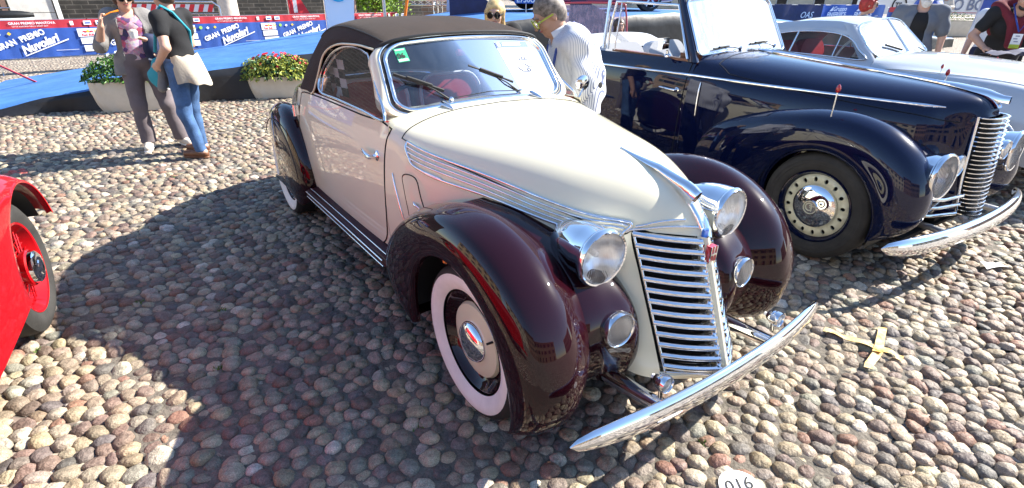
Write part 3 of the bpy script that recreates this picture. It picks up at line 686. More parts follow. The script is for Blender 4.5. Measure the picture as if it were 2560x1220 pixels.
# front fenders
Rt1 = {-21: .43, -13: .485, -6: .525, 2: .550, 20: .588, 40: .600, 60: .588, 80: .575, 100: .570, 120: .588, 140: .645, 155: .725, 168: .815, 176: .855, 183: .80, 189: .64, 194: .46}
def prof1(d, R, rin):
    k = min(1, max(0, (d - 120) / 64.0)); kf = max(0, (35 - d) / 60.0)
    yo = .795 - .020 * k - .030 * kf ** 2; yi = .41 + .19 * k ** 1.0
    rl = rin
    yc = (.635 + .02 * k)
    return [(yo - .032, rl), (yo - .008, rl + .010), (yo, rl + (R - rl) * .35), (yo - .014, rl + (R - rl) * .64), (yo - .055, rl + (R - rl) * .88), (yc, R), (yc - .085 + .05 * k, R - .035), (yi + .04, R - .115 - .02 * kf), (yi, R - .22)]
for sg in (-1, 1):
    pontoon('front_fender', car1, sg, (0, .336), Rt1, (-21, 193.5), .387, prof1, 'maroon_paint', 84)
    # dark inner arch
    rows = []
    for d in np.linspace(-10, 182, 30):
        a = math.radians(d); rows.append([(.40 * math.cos(a), sg * y, .336 + .40 * math.sin(a)) for y in (.765, .60, .46)])
    MB().grid(rows).build('wheel_well', 'black_trim', car1)
    # nose closing of the fender under the front
    # apron between fender and grille
    ap = []
    for y, dx, dz in ((.60, -.06, -.04), (.52, -.01, -.01), (.44, .01, .005), (.37, .02, .005), (.31, .035, -.01), (.27, .03, -.03), (.235, .0, -.06)):
        zc = [(-.22, .86), (-.05, .845), (.12, .80), (.26, .75), (.375, .69), (.45, .61), (.478, .51), (.465, .40), (.40, .30), (.22, .26)]
        row = []
        for (x, z) in zc:
            f = max(0, min(1, (x + .25) / .5)); row.append((x + dx * f, sg * y, z + dz * f))
        ap.append(row)
    Sp = Surf(ap); MB().grid(Sp.grid(0, 6, 0, 9, 30, 50)).build('front_apron', 'maroon_paint', car1, autosmooth=70)
    hl = lamp(car1, 'headlamp', (.380, sg * .372, .798), .106, .27, (1, sg * .03, -.02))
    tube('lamp_crest', [(.38 - .27 * t, sg * .372, .798 + .106 * (1.03 - .9 * t ** 2.4)) for t in np.linspace(.02, .85, 8)], .005, 'chrome', hl, 8)
    MB().tube([(.28, sg * .36, .72), (.27, sg * .33, .66)], .028, 12).build('lamp_bracket', 'maroon_paint', hl)
    fl = lamp(car1, 'fog_lamp', (.495, sg * .374, .562), .066, .10, (1, sg * .05, .02))
    lamp(car1, 'small_lamp', (.700, sg * .345, .447), .030, .05, (1, 0, 0.05), ribs=False)
    tube('lamp_stem', [(.685, sg * .345, .42), (.69, sg * .345, .38)], .008, 'chrome', car1, 8)
    tube('bumper_arm', [(.33, sg * .345, .305), (.45, sg * .345, .312), (.60, sg * .34, .325), (.735, sg * .335, .34)], [.034, .032, .029, .027], 'chrome', car1, 18)
    lathe('arm_collar', [(.038, -.015), (.043, 0), (.038, .015)], (.42, sg * .345, .31), (1, 0, .08), 'maroon_paint', car1, 18)
    q = Vector((-.05, sg * .758, .715)); lathe('side_lamp', [(.014, -.01), (.013, .008), (.008, .018), (.001, .02)], q, (0, sg, .1), 'amber', car1, 12)
    # running board with chrome strips
    rb = []
    for x in np.linspace(-.72, -2.10, 14):
        yo = .765 - .02 * (x + 2.1); z = .375 + .01 * (x + 2.1)
        rb.append([(x, sg * .60, z + .03), (x, sg * .67, z + .012), (x, sg * .73, z + .002), (x, sg * (yo - .01), z), (x, sg * yo, z - .012), (x, sg * yo, z - .04), (x, sg * (yo - .03), z - .06), (x, sg * .62, z - .06)])
    rbo = MB().grid(rb).build('running_board', 'maroon_board', car1, autosmooth=40)
    for yy, zz, r_ in ((.735, .006, .0030), (.771, -.008, .0042), (.768, -.043, .0040)):
        tube('chrome_strip', [(x, sg * (yy - .02 * (x + 2.1)), .375 + .01 * (x + 2.1) + zz - (.0 if yy > .72 else .004)) for x in np.linspace(-.80, -2.09, 8)], r_, 'chrome', rbo, 8)
    # rear fender: teardrop with a skirt over the wheel
    Rr = {-40: .17, -25: .30, -10: .50, 12: .53, 40: .525, 70: .525, 95: .525, 120: .55, 145: .60, 165: .64, 180: .60, 195: .40, 215: .20, 240: .13, 270: .11, 300: .125, 320: .17}
    def profr(d, R, rin):
        k = max(0, min(1, (d - 90) / 92.0)); k2 = 1 if (d < -5 or d > 185) else 0
        yo = .805 - .09 * k ** 1.5 * (1 - R * .5); yc = .70 - .10 * k; yi = .60 - .08 * k
        if d < -15 or d > 195: return [(.80, .005), (.80, R * .4), (.797, R * .6), (.792, R * .8), (.785, R), (.77, R + .004), (.75, R), (.74, R)]
        return [(.80, 0.005), (.80, .10), (yo, R * .5), (yo - .012, R * .75), (yo - .045, R * .92), (yc, R), (yc - .08, R - .03), (yi, R - .12)]
    rf = pontoon('rear_fender', car1, sg, (-2.66, .345), Rr, (-40, 320), 0, profr, 'maroon_paint', 90)
    tube('skirt_bead', [(-2.62 + .45 * math.cos(a), sg * (.802 - .01), .40 + .37 * math.sin(a)) for a in np.linspace(.1, PI * .8, 24)], .0035, 'black_trim', rf, 6)
    # rear valley between fender and tail
    wheel(car1, (-2.72, sg * .69, .336), sg, .336, 'cream')
    wheel(car1, (0, sg * .642, .336), sg, .336, 'cream')
# bumper: bowed blade with pointed tips
bp = [];
for s_ in np.linspace(-1, 1, 61):
    y = s_ * .742; x = .748 - .075 * abs(s_) ** 2.2; z = .372 - .004 * s_ ** 2
    k = (1 - abs(s_) ** 7) ** .5 * .99 + .01; h = .050 * k; th = .026 * k + .004
    bp.append([(x + th * math.cos(a) * (1.0 if math.cos(a) > 0 else .5), y, z + h * math.sin(a)) for a in np.linspace(0, 2 * PI, 21)[:-1]])
MB().grid(bp, cv=True).build('front_bumper', 'chrome', car1, autosmooth=70)
# ------------------------------------------------ windscreen
def W1(a, t, off=0.0):
    """a -1..1 across, t 0 bottom..1 top"""
    c = 1 - a * a; hw = .528 + (.492 - .528) * t
    return Vector((-.940 - .235 * t + .028 * c + off * .8, a * hw, 1.078 + .300 * t + .030 * c + off * .55))
def w_outline(e=0.0, n=64):
    O = rect_outline(-1 - e, 1 + e, 0 - e * 1.9, 1 + e * 1.5, .24 + e * .5, 10); O2 = []
    for i in range(len(O)):
        a, b = O[i], O[(i + 1) % len(O)]; m_ = max(1, int(np.hypot(*(b - a)) / .06))
        for j in range(m_): O2.append(a + (b - a) * j / m_)
    return np.array(O2)
O0 = w_outline(); c0 = np.array([0, .5])
def ring_pts(O, sc, off): return [W1(*(c0 + (p - c0) * np.array([sc, 1 + (sc - 1) * 1.6])), off) for p in O]
wsf = tube('windscreen_frame', ring_pts(O0, 1.0, .004), .011, 'chrome', car1, 10, closed=True)
tube('chrome_bead', ring_pts(O0, 1.060, .004), .006, 'chrome', wsf, 8, closed=True)
tube('rubber_seal', ring_pts(O0, 1.035, -.002), .009, 'black_trim', wsf, 8, closed=True)
def outer1(p):
    a, t = p - c0; base = W1(*(c0 + (p - c0) * np.array([1.09, 1.13])), 0)
    return base
rows = [ring_pts(O0, 1.03, .0), ring_pts(O0, 1.07, .006)]
ou = []
for p in O0:
    q = c0 + (p - c0) * np.array([1.09, 1.14]); w = W1(*q, .004)
    # pull the lower part out to the cowl corner
    sgn = 1 if q[0] > 0 else -1; lo = max(0, .5 - q[1]) * 2 if abs(q[0]) > .6 else 0
    ou.append(w + Vector((.004 * lo, sgn * .022 * lo, 0)))
rows.append(ou); rows.append([p + Vector((-.018, (.012 if p.y > 0 else -.012) if abs(p.y) > .4 else 0, -.002)) for p in ou])
rows.append([p + Vector((-.075, (.014 if p.y > 0 else -.014) if abs(p.y) > .4 else 0, -.014 if p.z < 1.3 else -.03)) for p in ou])
MB().grid([list(r) for r in rows], cv=True).build('windscreen_surround', 'cream_paint', wsf, autosmooth=60)
G = []
for k in np.linspace(0, 1, 10): G.append([W1(*(c0 + (p - c0) * (k * .999 + .001)), 0) for p in O0])
MB().grid(G, cv=True).build('windscreen_glass', 'screen_glass', wsf)
# sticker and entry sheet stand behind the glass
st = patch('number_sticker', [(-.865, .72), (-.745, .72), (-.765, .925), (-.885, .925)], lambda p: W1(p[0], p[1], .002), 'sticker_green', wsf, rings=2, off=.001, lip=0, nrm=(.8, 0, .55))
X = (W1(-.6, .7) - W1(-.9, .7)).normalized(); Y = (W1(-.9, .9) - W1(-.86, .6)).normalized()
text_mesh('06', .042, 'print_black', 'sticker_number', st, W1(-.862, .775, .006), X, Y, weight=.001)
patch('sticker_band', [(-.86, .728), (-.755, .728), (-.76, .765), (-.865, .765)], lambda p: W1(p[0], p[1], .0045), 'sticker_pale', st, rings=1, off=.0005, lip=0, nrm=(.8, 0, .55))
patch('sticker_band', [(-.875, .890), (-.775, .890), (-.778, .912), (-.878, .912)], lambda p: W1(p[0], p[1], .0045), 'sticker_pale', st, rings=1, off=.0005, lip=0, nrm=(.8, 0, .55))
es = patch('entry_sheet', [(.43, .02), (.90, .06), (.80, .93), (.33, .90)], lambda p: W1(p[0], p[1], .0015), 'paper_white', wsf, rings=3, off=0, lip=0, nrm=(.8, 0, .55))
patch('sheet_header', [(.342, .80), (.815, .83), (.805, .925), (.333, .895)], lambda p: W1(p[0], p[1], .0035), 'paper_blue', es, rings=2, off=0, lip=0, nrm=(.8, 0, .55))
patch('sheet_emblem', [(.375 + .022 * math.cos(a), .852 + .036 * math.sin(a)) for a in np.linspace(0, 2 * PI, 13)[:-1]], lambda p: W1(p[0], p[1], .005), 'paper_white', es, rings=1, off=0, lip=0, nrm=(.8, 0, .55))
for yy in (.875, .845): patch('sheet_line', [(.43, yy - .008), (.70, yy + .008), (.70, yy + .022), (.43, yy + .006)], lambda p: W1(p[0], p[1], .005), 'paper_white', es, rings=1, off=0, lip=0, nrm=(.8, 0, .55))
# small line drawing of a car with flags on the sheet
def onsheet(u, v): return W1(.43 + .47 * u - .10 * v, .02 + .04 * u + .88 * v, .004)
for path in ([(.25, .52), (.35, .56), (.55, .56), (.66, .50), (.78, .50)], [(.30, .50), (.40, .42), (.60, .40), (.74, .46)], [(.55, .44), (.60, .48), (.65, .44), (.60, .40), (.55, .44)], [(.42, .62), (.55, .64), (.75, .63)], [(.48, .63), (.5, .67)], [(.56, .64), (.6, .69)], [(.66, .64), (.68, .68)]):
    tube('sheet_drawing', [onsheet(*p) for p in path], .0028, 'print_grey', es, 4)
blade_wiper(car1, (-.930, -.235, 1.122), (-1.005, -.375, 1.213), (.036, .122, -.046))
blade_wiper(car1, (-.930, .210, 1.124), (-1.008, .065, 1.222), (.036, .125, -.048))
tube('wiper_link', [(-.915, -.225, 1.135), (-.91, .0, 1.150), (-.918, .20, 1.135)], .0025, 'black_trim', car1, 6)
for yy, (dx) in ((-.285, 0), (.285, 0)):
    rows = [];
    for t in np.linspace(0, 1, 8):
        r_ = .020 * (1 - t) ** .6 + .002
        rows.append([(-.92 + .10 * t, yy + r_ * math.cos(a), 1.100 + .012 * (1 - t) + r_ * .8 * math.sin(a)) for a in np.linspace(0, 2 * PI, 13)[:-1]])
    MB().grid(rows, cv=True).build('washer_jet', 'chrome', car1)
# door mirror on the far side
mr = lathe('door_mirror', [(.001, -.02), (.03, -.018), (.045, -.008), (.048, 0), (.044, .004), (.001, .005)], (-.95, .70, 1.13), (-1, .2, .1), 'chrome', car1, 24)
tube('mirror_stalk', [(-.94, .70, 1.10), (-.93, .66, 1.05)], .006, 'chrome', mr, 8)
# ------------------------------------------------ cloth roof
NETR = [
 [(-1.125, 0, 1.438), (-1.13, .24, 1.432), (-1.145, .40, 1.415), (-1.16, .475, 1.395), (-1.185, .512, 1.372), (-1.20, .520, 1.362)],
 [(-1.42, 0, 1.480), (-1.42, .25, 1.474), (-1.42, .42, 1.450), (-1.42, .480, 1.425), (-1.42, .522, 1.385), (-1.42, .530, 1.368)],
 [(-1.72, 0, 1.492), (-1.72, .26, 1.486), (-1.72, .42, 1.465), (-1.72, .478, 1.440), (-1.72, .535, 1.380), (-1.72, .545, 1.345)],
 [(-1.97, 0, 1.478), (-1.97, .26, 1.472), (-1.96, .41, 1.450), (-1.95, .476, 1.425), (-1.93, .545, 1.340), (-1.90, .572, 1.275)],
 [(-2.20, 0, 1.445), (-2.19, .26, 1.436), (-2.15, .41, 1.410), (-2.12, .490, 1.380), (-2.06, .568, 1.24), (-1.99, .605, 1.130)],
 [(-2.42, 0, 1.375), (-2.40, .26, 1.362), (-2.32, .42, 1.335), (-2.26, .510, 1.290), (-2.17, .600, 1.15), (-2.03, .637, 1.035)],
 [(-2.60, 0, 1.26), (-2.57, .26, 1.25), (-2.46, .43, 1.225), (-2.37, .535, 1.19), (-2.27, .617, 1.10), (-2.18, .640, 1.030)],
 [(-2.74, 0, 1.05), (-2.70, .27, 1.045), (-2.58, .45, 1.04), (-2.45, .560, 1.035), (-2.36, .628, 1.028), (-2.30, .644, 1.022)]]
SR = Surf(NETR)
rfm = both(SR.grid(0, 7, 0, 5, 60, 36)).build('cloth_roof', 'roof_fabric', car1, autosmooth=80)
for sg in (-1, 1):
    pth = [SR(a, 3.0) for a in np.linspace(.1, 4.3, 30)]
    tube('roof_seam', [(p[0], sg * (p[1] + .001), p[2] + .002) for p in pth], .003, 'black_trim', rfm, 6)
    pth = [SR(a, 5.0) for a in np.linspace(0, 5.2, 40)]
    tube('window_gutter', [(p[0], sg * (p[1] + .004), p[2]) for p in pth], .006, 'cream_plain', rfm, 8)
pth = [SR(4.3, b) for b in np.linspace(0, 3, 12)]
tube('roof_seam', [(p[0], p[1], p[2] + .002) for p in pth] , .003, 'black_trim', rfm, 6)
MB().tube([SR(0.02, b) + np.array([.002, 0, -.004]) for b in np.linspace(0, 4.6, 20)][::-1] + [flipy(SR(0.02, b)) + np.array([.002, 0, -.004]) for b in np.linspace(0.2, 4.6, 19)], .008, 8).build('header_rail', 'black_trim', rfm)
# side windows
wo = cr([(-1.93, 1.055), (-1.99, 1.14), (-1.95, 1.215), (-1.86, 1.285), (-1.74, 1.325), (-1.61, 1.345), (-1.46, 1.350), (-1.32, 1.335), (-1.27, 1.32), (-1.10, 1.20), (-.91, 1.068), (-1.2, 1.062), (-1.6, 1.058)], 4, closed=True)
def wfn(sg): return lambda p: (p[0], sg * (.622 - (p[1] - 1.05) * .355), p[1])
for sg in (-1, 1):
    sw = tube('side_window_frame', [wfn(sg)(p) for p in wo], .008, 'chrome', car1, 8, closed=True)
    patch('side_glass', (wo - wo.mean(0)) * .985 + wo.mean(0), wfn(sg), 'window_glass', sw, rings=2, off=0, lip=0, nrm=(0, sg, .3))
    tube('quarter_pane_edge', [wfn(sg)(p) for p in cr([(-1.90, 1.06), (-1.92, 1.15), (-1.88, 1.22), (-1.78, 1.29)], 5)], .004, 'chrome', sw, 6)
    MB().box((-1.45, sg * .600, 1.045), (1.05, .03, .02)).build('door_capping', 'dark_red_leather', sw, False)
# interior
it = MB().box((-1.9, 0, .40), (1.6, 1.1, .1)).box((-1.5, 0, .36), (2.2, 1.16, .04)).build('cabin_floor', 'dark_red_leather', car1, False)
for sg in (-1, 1):
    bk = rect_outline(-.24, .24, .45, 1.10, .12, 5)
    s_ = patch('seat_back', bk, lambda p: (-1.84 - (p[1] - .5) * .22, sg * .29 + p[0], p[1]), 'red_leather', car1, rings=4, off=.05, lip=.05, nrm=(1, 0, .15))
    tube('seat_piping', [(-1.775 - (p[1] - .5) * .22, sg * .29 + p[0], p[1] + .008) for p in bk], .012, 'paper_white', s_, 6, closed=True)
    MB().box((-1.55, sg * .29, .55), (.5, .48, .16)).build('seat_cushion', 'red_leather', car1, False)
    MB().box((-1.5, sg * .59, .75), (1.2, .03, .55)).build('door_trim', 'dark_red_leather', car1, False)
dsh = MB().box((-1.02, 0, .98), (.12, 1.1, .2)).build('dashboard', 'cream_plain', car1, False)
tube('steering_wheel', [(-1.30 + .06 * math.sin(a), -.28 + .19 * math.cos(a), 1.0 + .17 * math.sin(a)) for a in np.linspace(0, 2 * PI, 25)[:-1]], .011, 'black_trim', car1, 8, closed=True)
MB().box((-2.45, 0, .8), (.05, 1.15, .45)).build('rear_bulkhead', 'dark_red_leather', car1, False)
tube('interior_mirror', [(-1.14, -.07, 1.33), (-1.14, .07, 1.33)], .018, 'red_leather', car1, 8)
flg = thing('chequered_flag', 'black and white chequered cloth hung inside the cream cabriolet side window', 'flag', (P1[0], P1[1], 0), P1[2])
for w_, mm in ((0, 'paper_white'), (1, 'print_black')):
    b = MB()
    for i in range(4):
        for j in range(5):
            if (i + j) % 2 == w_:
                f0 = lambda u, v: (-2.12 + u * .07 + v * .01, -.50 + .012 * math.sin(u * 2), 1.30 - v * .055)
                q = [f0(i, j), f0(i + 1, j), f0(i + 1, j + 1), f0(i, j + 1)]; q2 = [(p[0], p[1] + .004, p[2]) for p in q]
                b.add(q + q2, [(0, 1, 2, 3), (7, 6, 5, 4), (0, 4, 5, 1), (2, 6, 7, 3), (1, 5, 6, 2), (0, 3, 7, 4)])
    b.build('chequer_squares', mm, flg, False)
# ================================================================== navy cabriolet
P2 = (2.622, 3.641, -1.010)
car2 = thing('cabriolet', 'dark navy blue cabriolet with black tyres and tall ribbed chrome grille', 'car', (P2[0], P2[1], 0), P2[2])
NET2 = [
 [(-1.30, 0, 1.222), (-1.29, .28, 1.212), (-1.27, .47, 1.185), (-1.24, .585, 1.125), (-1.24, .655, .98), (-1.24, .685, .66), (-1.24, .67, .30)],
 [(-.90, 0, 1.205), (-.90, .25, 1.193), (-.90, .43, 1.155), (-.90, .545, 1.085), (-.90, .615, .95), (-.90, .65, .64), (-.90, .64, .30)],
 [(-.45, 0, 1.178), (-.45, .22, 1.165), (-.45, .38, 1.12), (-.45, .485, 1.04), (-.45, .54, .90), (-.45, .56, .60), (-.45, .55, .30)],
 [(.0, 0, 1.150), (.0, .18, 1.135), (.0, .31, 1.088), (.0, .40, 1.005), (.0, .44, .87), (.0, .455, .58), (.0, .45, .30)],
 [(.30, 0, 1.125), (.29, .14, 1.11), (.28, .245, 1.062), (.27, .318, .985), (.28, .35, .86), (.30, .36, .58), (.32, .35, .32)],
 [(.46, 0, 1.095), (.44, .105, 1.08), (.40, .19, 1.035), (.37, .250, .965), (.38, .275, .85), (.40, .28, .58), (.42, .27, .34)],
 [(.535, 0, 1.045), (.515, .07, 1.035), (.49, .125, 1.005), (.455, .165, .955), (.46, .185, .85), (.49, .19, .60), (.53, .18, .36)],
 [(.555, 0, .992), (.545, .045, .990), (.535, .09, .985), (.505, .135, .965), (.505, .142, .85), (.53, .142, .62), (.57, .125, .40)]]
S2 = Surf(NET2)
both(S2.grid(0.5, 7, 0, 3, 54, 24)).build('bonnet', 'navy_paint', car2, autosmooth=60)
sd = both(S2.grid(0, 7, 3, 6, 54, 20)); both(S2.grid(0, 0.5, 0, 3, 8, 24), sd)
flank2 = sd.build('front_body', 'navy_paint', car2, autosmooth=60)
NET2B = [
 [(-1.24, .590, 1.150), (-1.24, .655, .98), (-1.24, .685, .66), (-1.24, .685, .48), (-1.24, .67, .30)],
 [(-1.7, .62, 1.145), (-1.7, .672, .98), (-1.7, .70, .66), (-1.7, .70, .48), (-1.7, .685, .30)],
 [(-2.2, .63, 1.135), (-2.2, .682, .98), (-2.2, .71, .66), (-2.2, .71, .48), (-2.2, .69, .30)],
 [(-2.7, .62, 1.12), (-2.7, .676, .97), (-2.7, .70, .66), (-2.7, .70, .48), (-2.7, .68, .30)],
 [(-3.3, .55, 1.06), (-3.3, .60, .90), (-3.3, .63, .64), (-3.3, .63, .46), (-3.3, .61, .30)],
 [(-3.9, .38, .82), (-3.9, .42, .70), (-3.9, .44, .55), (-3.9, .44, .42), (-3.9, .42, .30)]]
S2B = Surf(NET2B)
side2 = both(S2B.grid(0, 5, 0, 4, 50, 24)).build('cabin_side', 'navy_paint', car2, autosmooth=60)
deck = []
for t in np.linspace(0, 1, 10):
    x = -2.75 - 1.15 * t; y, z = S2B.find(x, .8) and 0, 0
    a = 3 + 2 * t; p = S2B(min(a, 5), 0); deck.append([(p[0], p[1] * k, p[2] + .03 * (1 - k * k)) for k in np.linspace(-1, 1, 13)])
MB().grid(deck).build('rear_deck', 'navy_paint', car2, autosmooth=60)
def su2(p, sg):
    if p[0] > -1.242: a, b = S2.find(p[0], p[1], side=3); q = S2(a, b)
    else: a, b = S2B.find(p[0], p[1]); q = S2B(a, b)
    return (p[0], sg * q[1], p[1])
MB().box((-1.6, 0, .28), (4.2, 1.15, .02)).build('underbody', 'dark_void', car2, False)
MB().box((0.1, 0, .52), (.8, .36, .4)).box((-.65, 0, .6), (.7, .9, .5)).build('engine_bay', 'dark_void', car2, False)
for sg in (-1, 1):
    O = Vector((0, sg, 0))
    # belt moulding
    xs = np.linspace(-2.6, .36, 34)
    zb = lambda x: 1.008 + .034 * (x + 2.6) / 1.35 if x < -1.25 else 1.042 - .012 * ((x + 1.25) / 1.6)
    tube('belt_moulding', [Vector(su2((x, zb(x)), sg)) + O * .006 for x in xs], [.012] * 33 + [.004], 'chrome', side2, 8, flat=.55, up=(0, sg, 0))
    for xg in (-1.275,):
        tube('door_gap', [Vector(su2((xg - .01 * (z < .5), z), sg)) + O * .001 for z in np.linspace(1.14, .36, 14)] + [Vector(su2((x, .34), sg)) + O * .001 for x in np.linspace(-1.32, -2.3, 10)], .004, 'dark_void', side2, 6)
    tube('door_gap', [Vector(su2((-2.38, z), sg)) + O * .001 for z in np.linspace(1.12, .4, 10)], .004, 'dark_void', side2, 6)
    hp = Vector(su2((-1.34, .915), sg))
    h = tube('door_handle', [hp + O * .004, hp + O * .035, hp + O * .040 + Vector((-.05, 0, .002)), hp + O * .038 + Vector((-.15, 0, .006)), hp + O * .034 + Vector((-.17, 0, .006))], [.017, .013, .011, .009, .004], 'chrome', side2, 10)
    lathe('handle_base', [(.024, -.002), (.022, .006), (.012, .012)], hp, O, 'chrome', h, 16)
    tube('rod_indicator', [Vector(su2((-1.135 + .02 * t, 1.00 - .25 * t), sg)) + O * .008 for t in np.linspace(0, 1, 6)], [.004, .007, .007, .007, .007, .004], 'chrome', flank2, 8)
    # bonnet seam bead
    pts = [S2(0.5, u) for u in np.linspace(0.4, 2.6, 16)] + [S2(.52 + .35 * t, 2.6 + .5 * t) for t in np.linspace(.2, 1, 5)] + [S2(a, 3.1) for a in np.linspace(1.0, 5.8, 26)]
    tube('bonnet_gap', [(p[0], sg * (p[1] + .001), p[2] + .001) for p in pts], .0028, 'dark_void', flank2, 6)
    # fender
    Rt2 = {-14: .40, -4: .50, 8: .585, 25: .640, 42: .660, 60: .648, 80: .628, 100: .625, 120: .665, 138: .765, 150: .880, 160: 1.00, 170: 1.08, 180: 1.10, 184: 1.10}
    def prof2(d, R, rin):
        k = max(0, (d - 105) / 79.0); kf = max(0, (35 - d) / 60.0)
        yo = .805 - .07 * k ** 1.5 - .05 * kf ** 1.5; yi = .40 + .24 * k; yc = .655
        return [(yo - .03, rin), (yo - .008, rin + .012), (yo, rin + (R - rin) * .28), (yo - .015, rin + (R - rin) * .6), (yo - .06, rin + (R - rin) * .86), (yc, R), (yc - .10 + .06 * k, R - .022), (yi + .03, R - .09), (yi, R - .22)]
    fd = pontoon('front_fender', car2, sg, (0, .361), Rt2, (-14, 184), .388, prof2, 'navy_paint', 84)
    tube('fender_lip', [(.386 * math.cos(math.radians(d)), sg * (.775 - .07 * max(0, (d - 105) / 79) ** 1.5 - (.05 * max(0, (35 - d) / 60) ** 1.5)), .361 + .386 * math.sin(math.radians(d))) for d in np.linspace(-14, 182, 40)], .008, 'navy_paint', fd, 8)
    rows = []
    for d in np.linspace(-20, 184, 30):
        a = math.radians(d); rows.append([(.405 * math.cos(a), sg * y, .361 + .405 * math.sin(a)) for y in (.77, .60, .38)])
    MB().grid(rows).build('wheel_well', 'black_trim', car2)
    ap = []
    for y, dx, dz in ((.60, -.06, -.05), (.50, .0, .0), (.40, .02, .0), (.30, .02, -.02), (.22, .0, -.05), (.17, -.06, -.08)):
        ap.append([(x + dx * max(0, min(1, (x + .3) / .5)), sg * y, z + dz * max(0, min(1, (x + .3) / .5))) for x, z in ((-.3, .90), (-.1, .90), (.1, .88), (.28, .84), (.42, .77), (.50, .68), (.52, .56), (.50, .44), (.42, .34))])
    MB().grid(Surf(ap).grid(0, 5, 0, 8, 24, 40)).build('front_apron', 'navy_paint', car2, autosmooth=70)
    lamp(car2, 'headlamp', (.570, sg * .535, .700), .132, .20, (1, sg * .06, 0.03), bullet=True)
    lamp(car2, 'spot_lamp', (.56, sg * .345, .735), .062, .09, (1, 0, 0))
    for k in range(3):
        z = .53 - .06 * k
        tube('side_grille_bar', [(.48 - .03 * k, sg * .52, z), (.56 - .02 * k, sg * .36, z - .008), (.58, sg * .15, z - .012)], .012, 'chrome', car2, 8)
    tube('wing_marker', [(-.035, sg * .735, .93 if False else .80), (-.035, sg * .74, 1.10)], .004, 'chrome', car2, 8)
    mk = car2.children[-1]
    lathe('marker_tip', [(.001, 0), (.012, .012), (.015, .026), (.010, .042), (.001, .054)], (-.035, sg * .74, 1.095), (0, 0, 1), 'red_lens', mk, 12)
    lathe('marker_foot', [(.012, 0), (.012, .05), (.006, .06)], (-.035, sg * .735, .765), (0, 0, 1), 'chrome', mk, 12)
    wheel(car2, (0, sg * .665, .361), sg, .361, 'navy')
    wheel(car2, (-2.95, sg * .665, .361), sg, .361, 'navy')
    Rr = {-40: .30, -20: .50, 0: .60, 12: .60, 40: .58, 70: .56, 95: .56, 120: .58, 145: .66, 165: .74, 180: .80, 200: .62, 220: .36}
    pontoon('rear_fender', car2, sg, (-2.95, .37), Rr, (-40, 220), 0, lambda d, R, rin: [(.80, .01), (.81, R * .4), (.80, R * .75), (.77, R * .92), (.70, R), (.60, R - .03), (.52, R - .12)], 'navy_paint', 60)
# fluted chrome strip along the bonnet ridge
for y0 in (-.036, -.018, 0, .018, .036):
    pts = [S2(a, abs(y0) / .28) for a in np.linspace(0.52, 6.3, 40)]
    tube('ridge_strip', [(p[0], y0 * (1 - .35 * i / 40), p[2] + .006) for i, p in enumerate(pts)], .0075, 'chrome', car2, 6)
rows = []
for t in np.linspace(0, 1, 12):
    x = .18 + .40 * t; zb = float(np.interp(x, [.18, .30, .46, .535, .6], [1.135, 1.125, 1.098, 1.068, 1.06])); h = .012 + .030 * t; w = .012 + .035 * math.sin(PI * min(1, t * 1.02)) ** .7 * (1 - .3 * t)
    rows.append([(x, w * math.cos(a), zb + h * max(0, math.sin(a)) + .004) for a in np.linspace(0, 2 * PI, 15)[:-1]])
MB().grid(rows, cv=True).build('bonnet_ornament', 'chrome', car2, autosmooth=60)
# tall grille: twenty-three wrapped ribs before a dark core
gr2 = []
for z in np.linspace(.985, .385, 10):
    w = .128 - .04 * max(0, (.6 - z) / .2) ** 1.2; x0 = .50 + (.985 - z) * .10
    gr2.append([(x0 + .075 * math.sin(PI * t) ** .6 - .01, w * math.cos(PI * t), z) for t in np.linspace(0, 1, 15)])
g2 = MB().grid(gr2).build('grille', 'dark_void', car2)
NR = 23
for k in range(NR):
    z = .985 - .60 * k / (NR - 1); w = .140 - .045 * max(0, (.62 - z) / .22) ** 1.3; x0 = .50 + (.985 - z) * .10
    pts = [(x0 + .095 * math.sin(PI * t) ** .62, w * math.cos(PI * t), z) for t in np.linspace(0, 1, 21)]
    tube('grille_rib', pts, .0085, 'chrome', g2, 6, flat=.6)
for sg in (-1, 1):
    tube('grille_edge', [(.50 + (.99 - z) * .10 + .004, sg * (.144 - .045 * max(0, (.62 - z) / .22) ** 1.3), z) for z in np.linspace(.99, .38, 14)], .011, 'chrome', g2, 8)
bp = []
for s_ in np.linspace(-1, 1, 61):
    y = s_ * .955; x = .69 - .09 * s_ ** 2 - .055 * abs(s_) ** 6; z = .335
    k = (1 - abs(s_) ** 9) ** .5 * .98 + .02
    bp.append([(x + (.045 if math.cos(a) > 0 else .012) * math.cos(a) * k, y - .10 * (1 if s_ > 0 else -1) * abs(s_) ** 7 * 0, z + .066 * math.sin(a) * k * (1 + .0 * s_)) for a in np.linspace(0, 2 * PI, 25)[:-1]])
fb = MB().grid(bp, cv=True).build('front_bumper', 'chrome', car2, autosmooth=70)
for sg in (-1, 1): tube('bumper_arm', [(.30, sg * .36, .34), (.55, sg * .37, .34), (.66, sg * .38, .335)], .022, 'steel', car2, 8)
plate2 = None
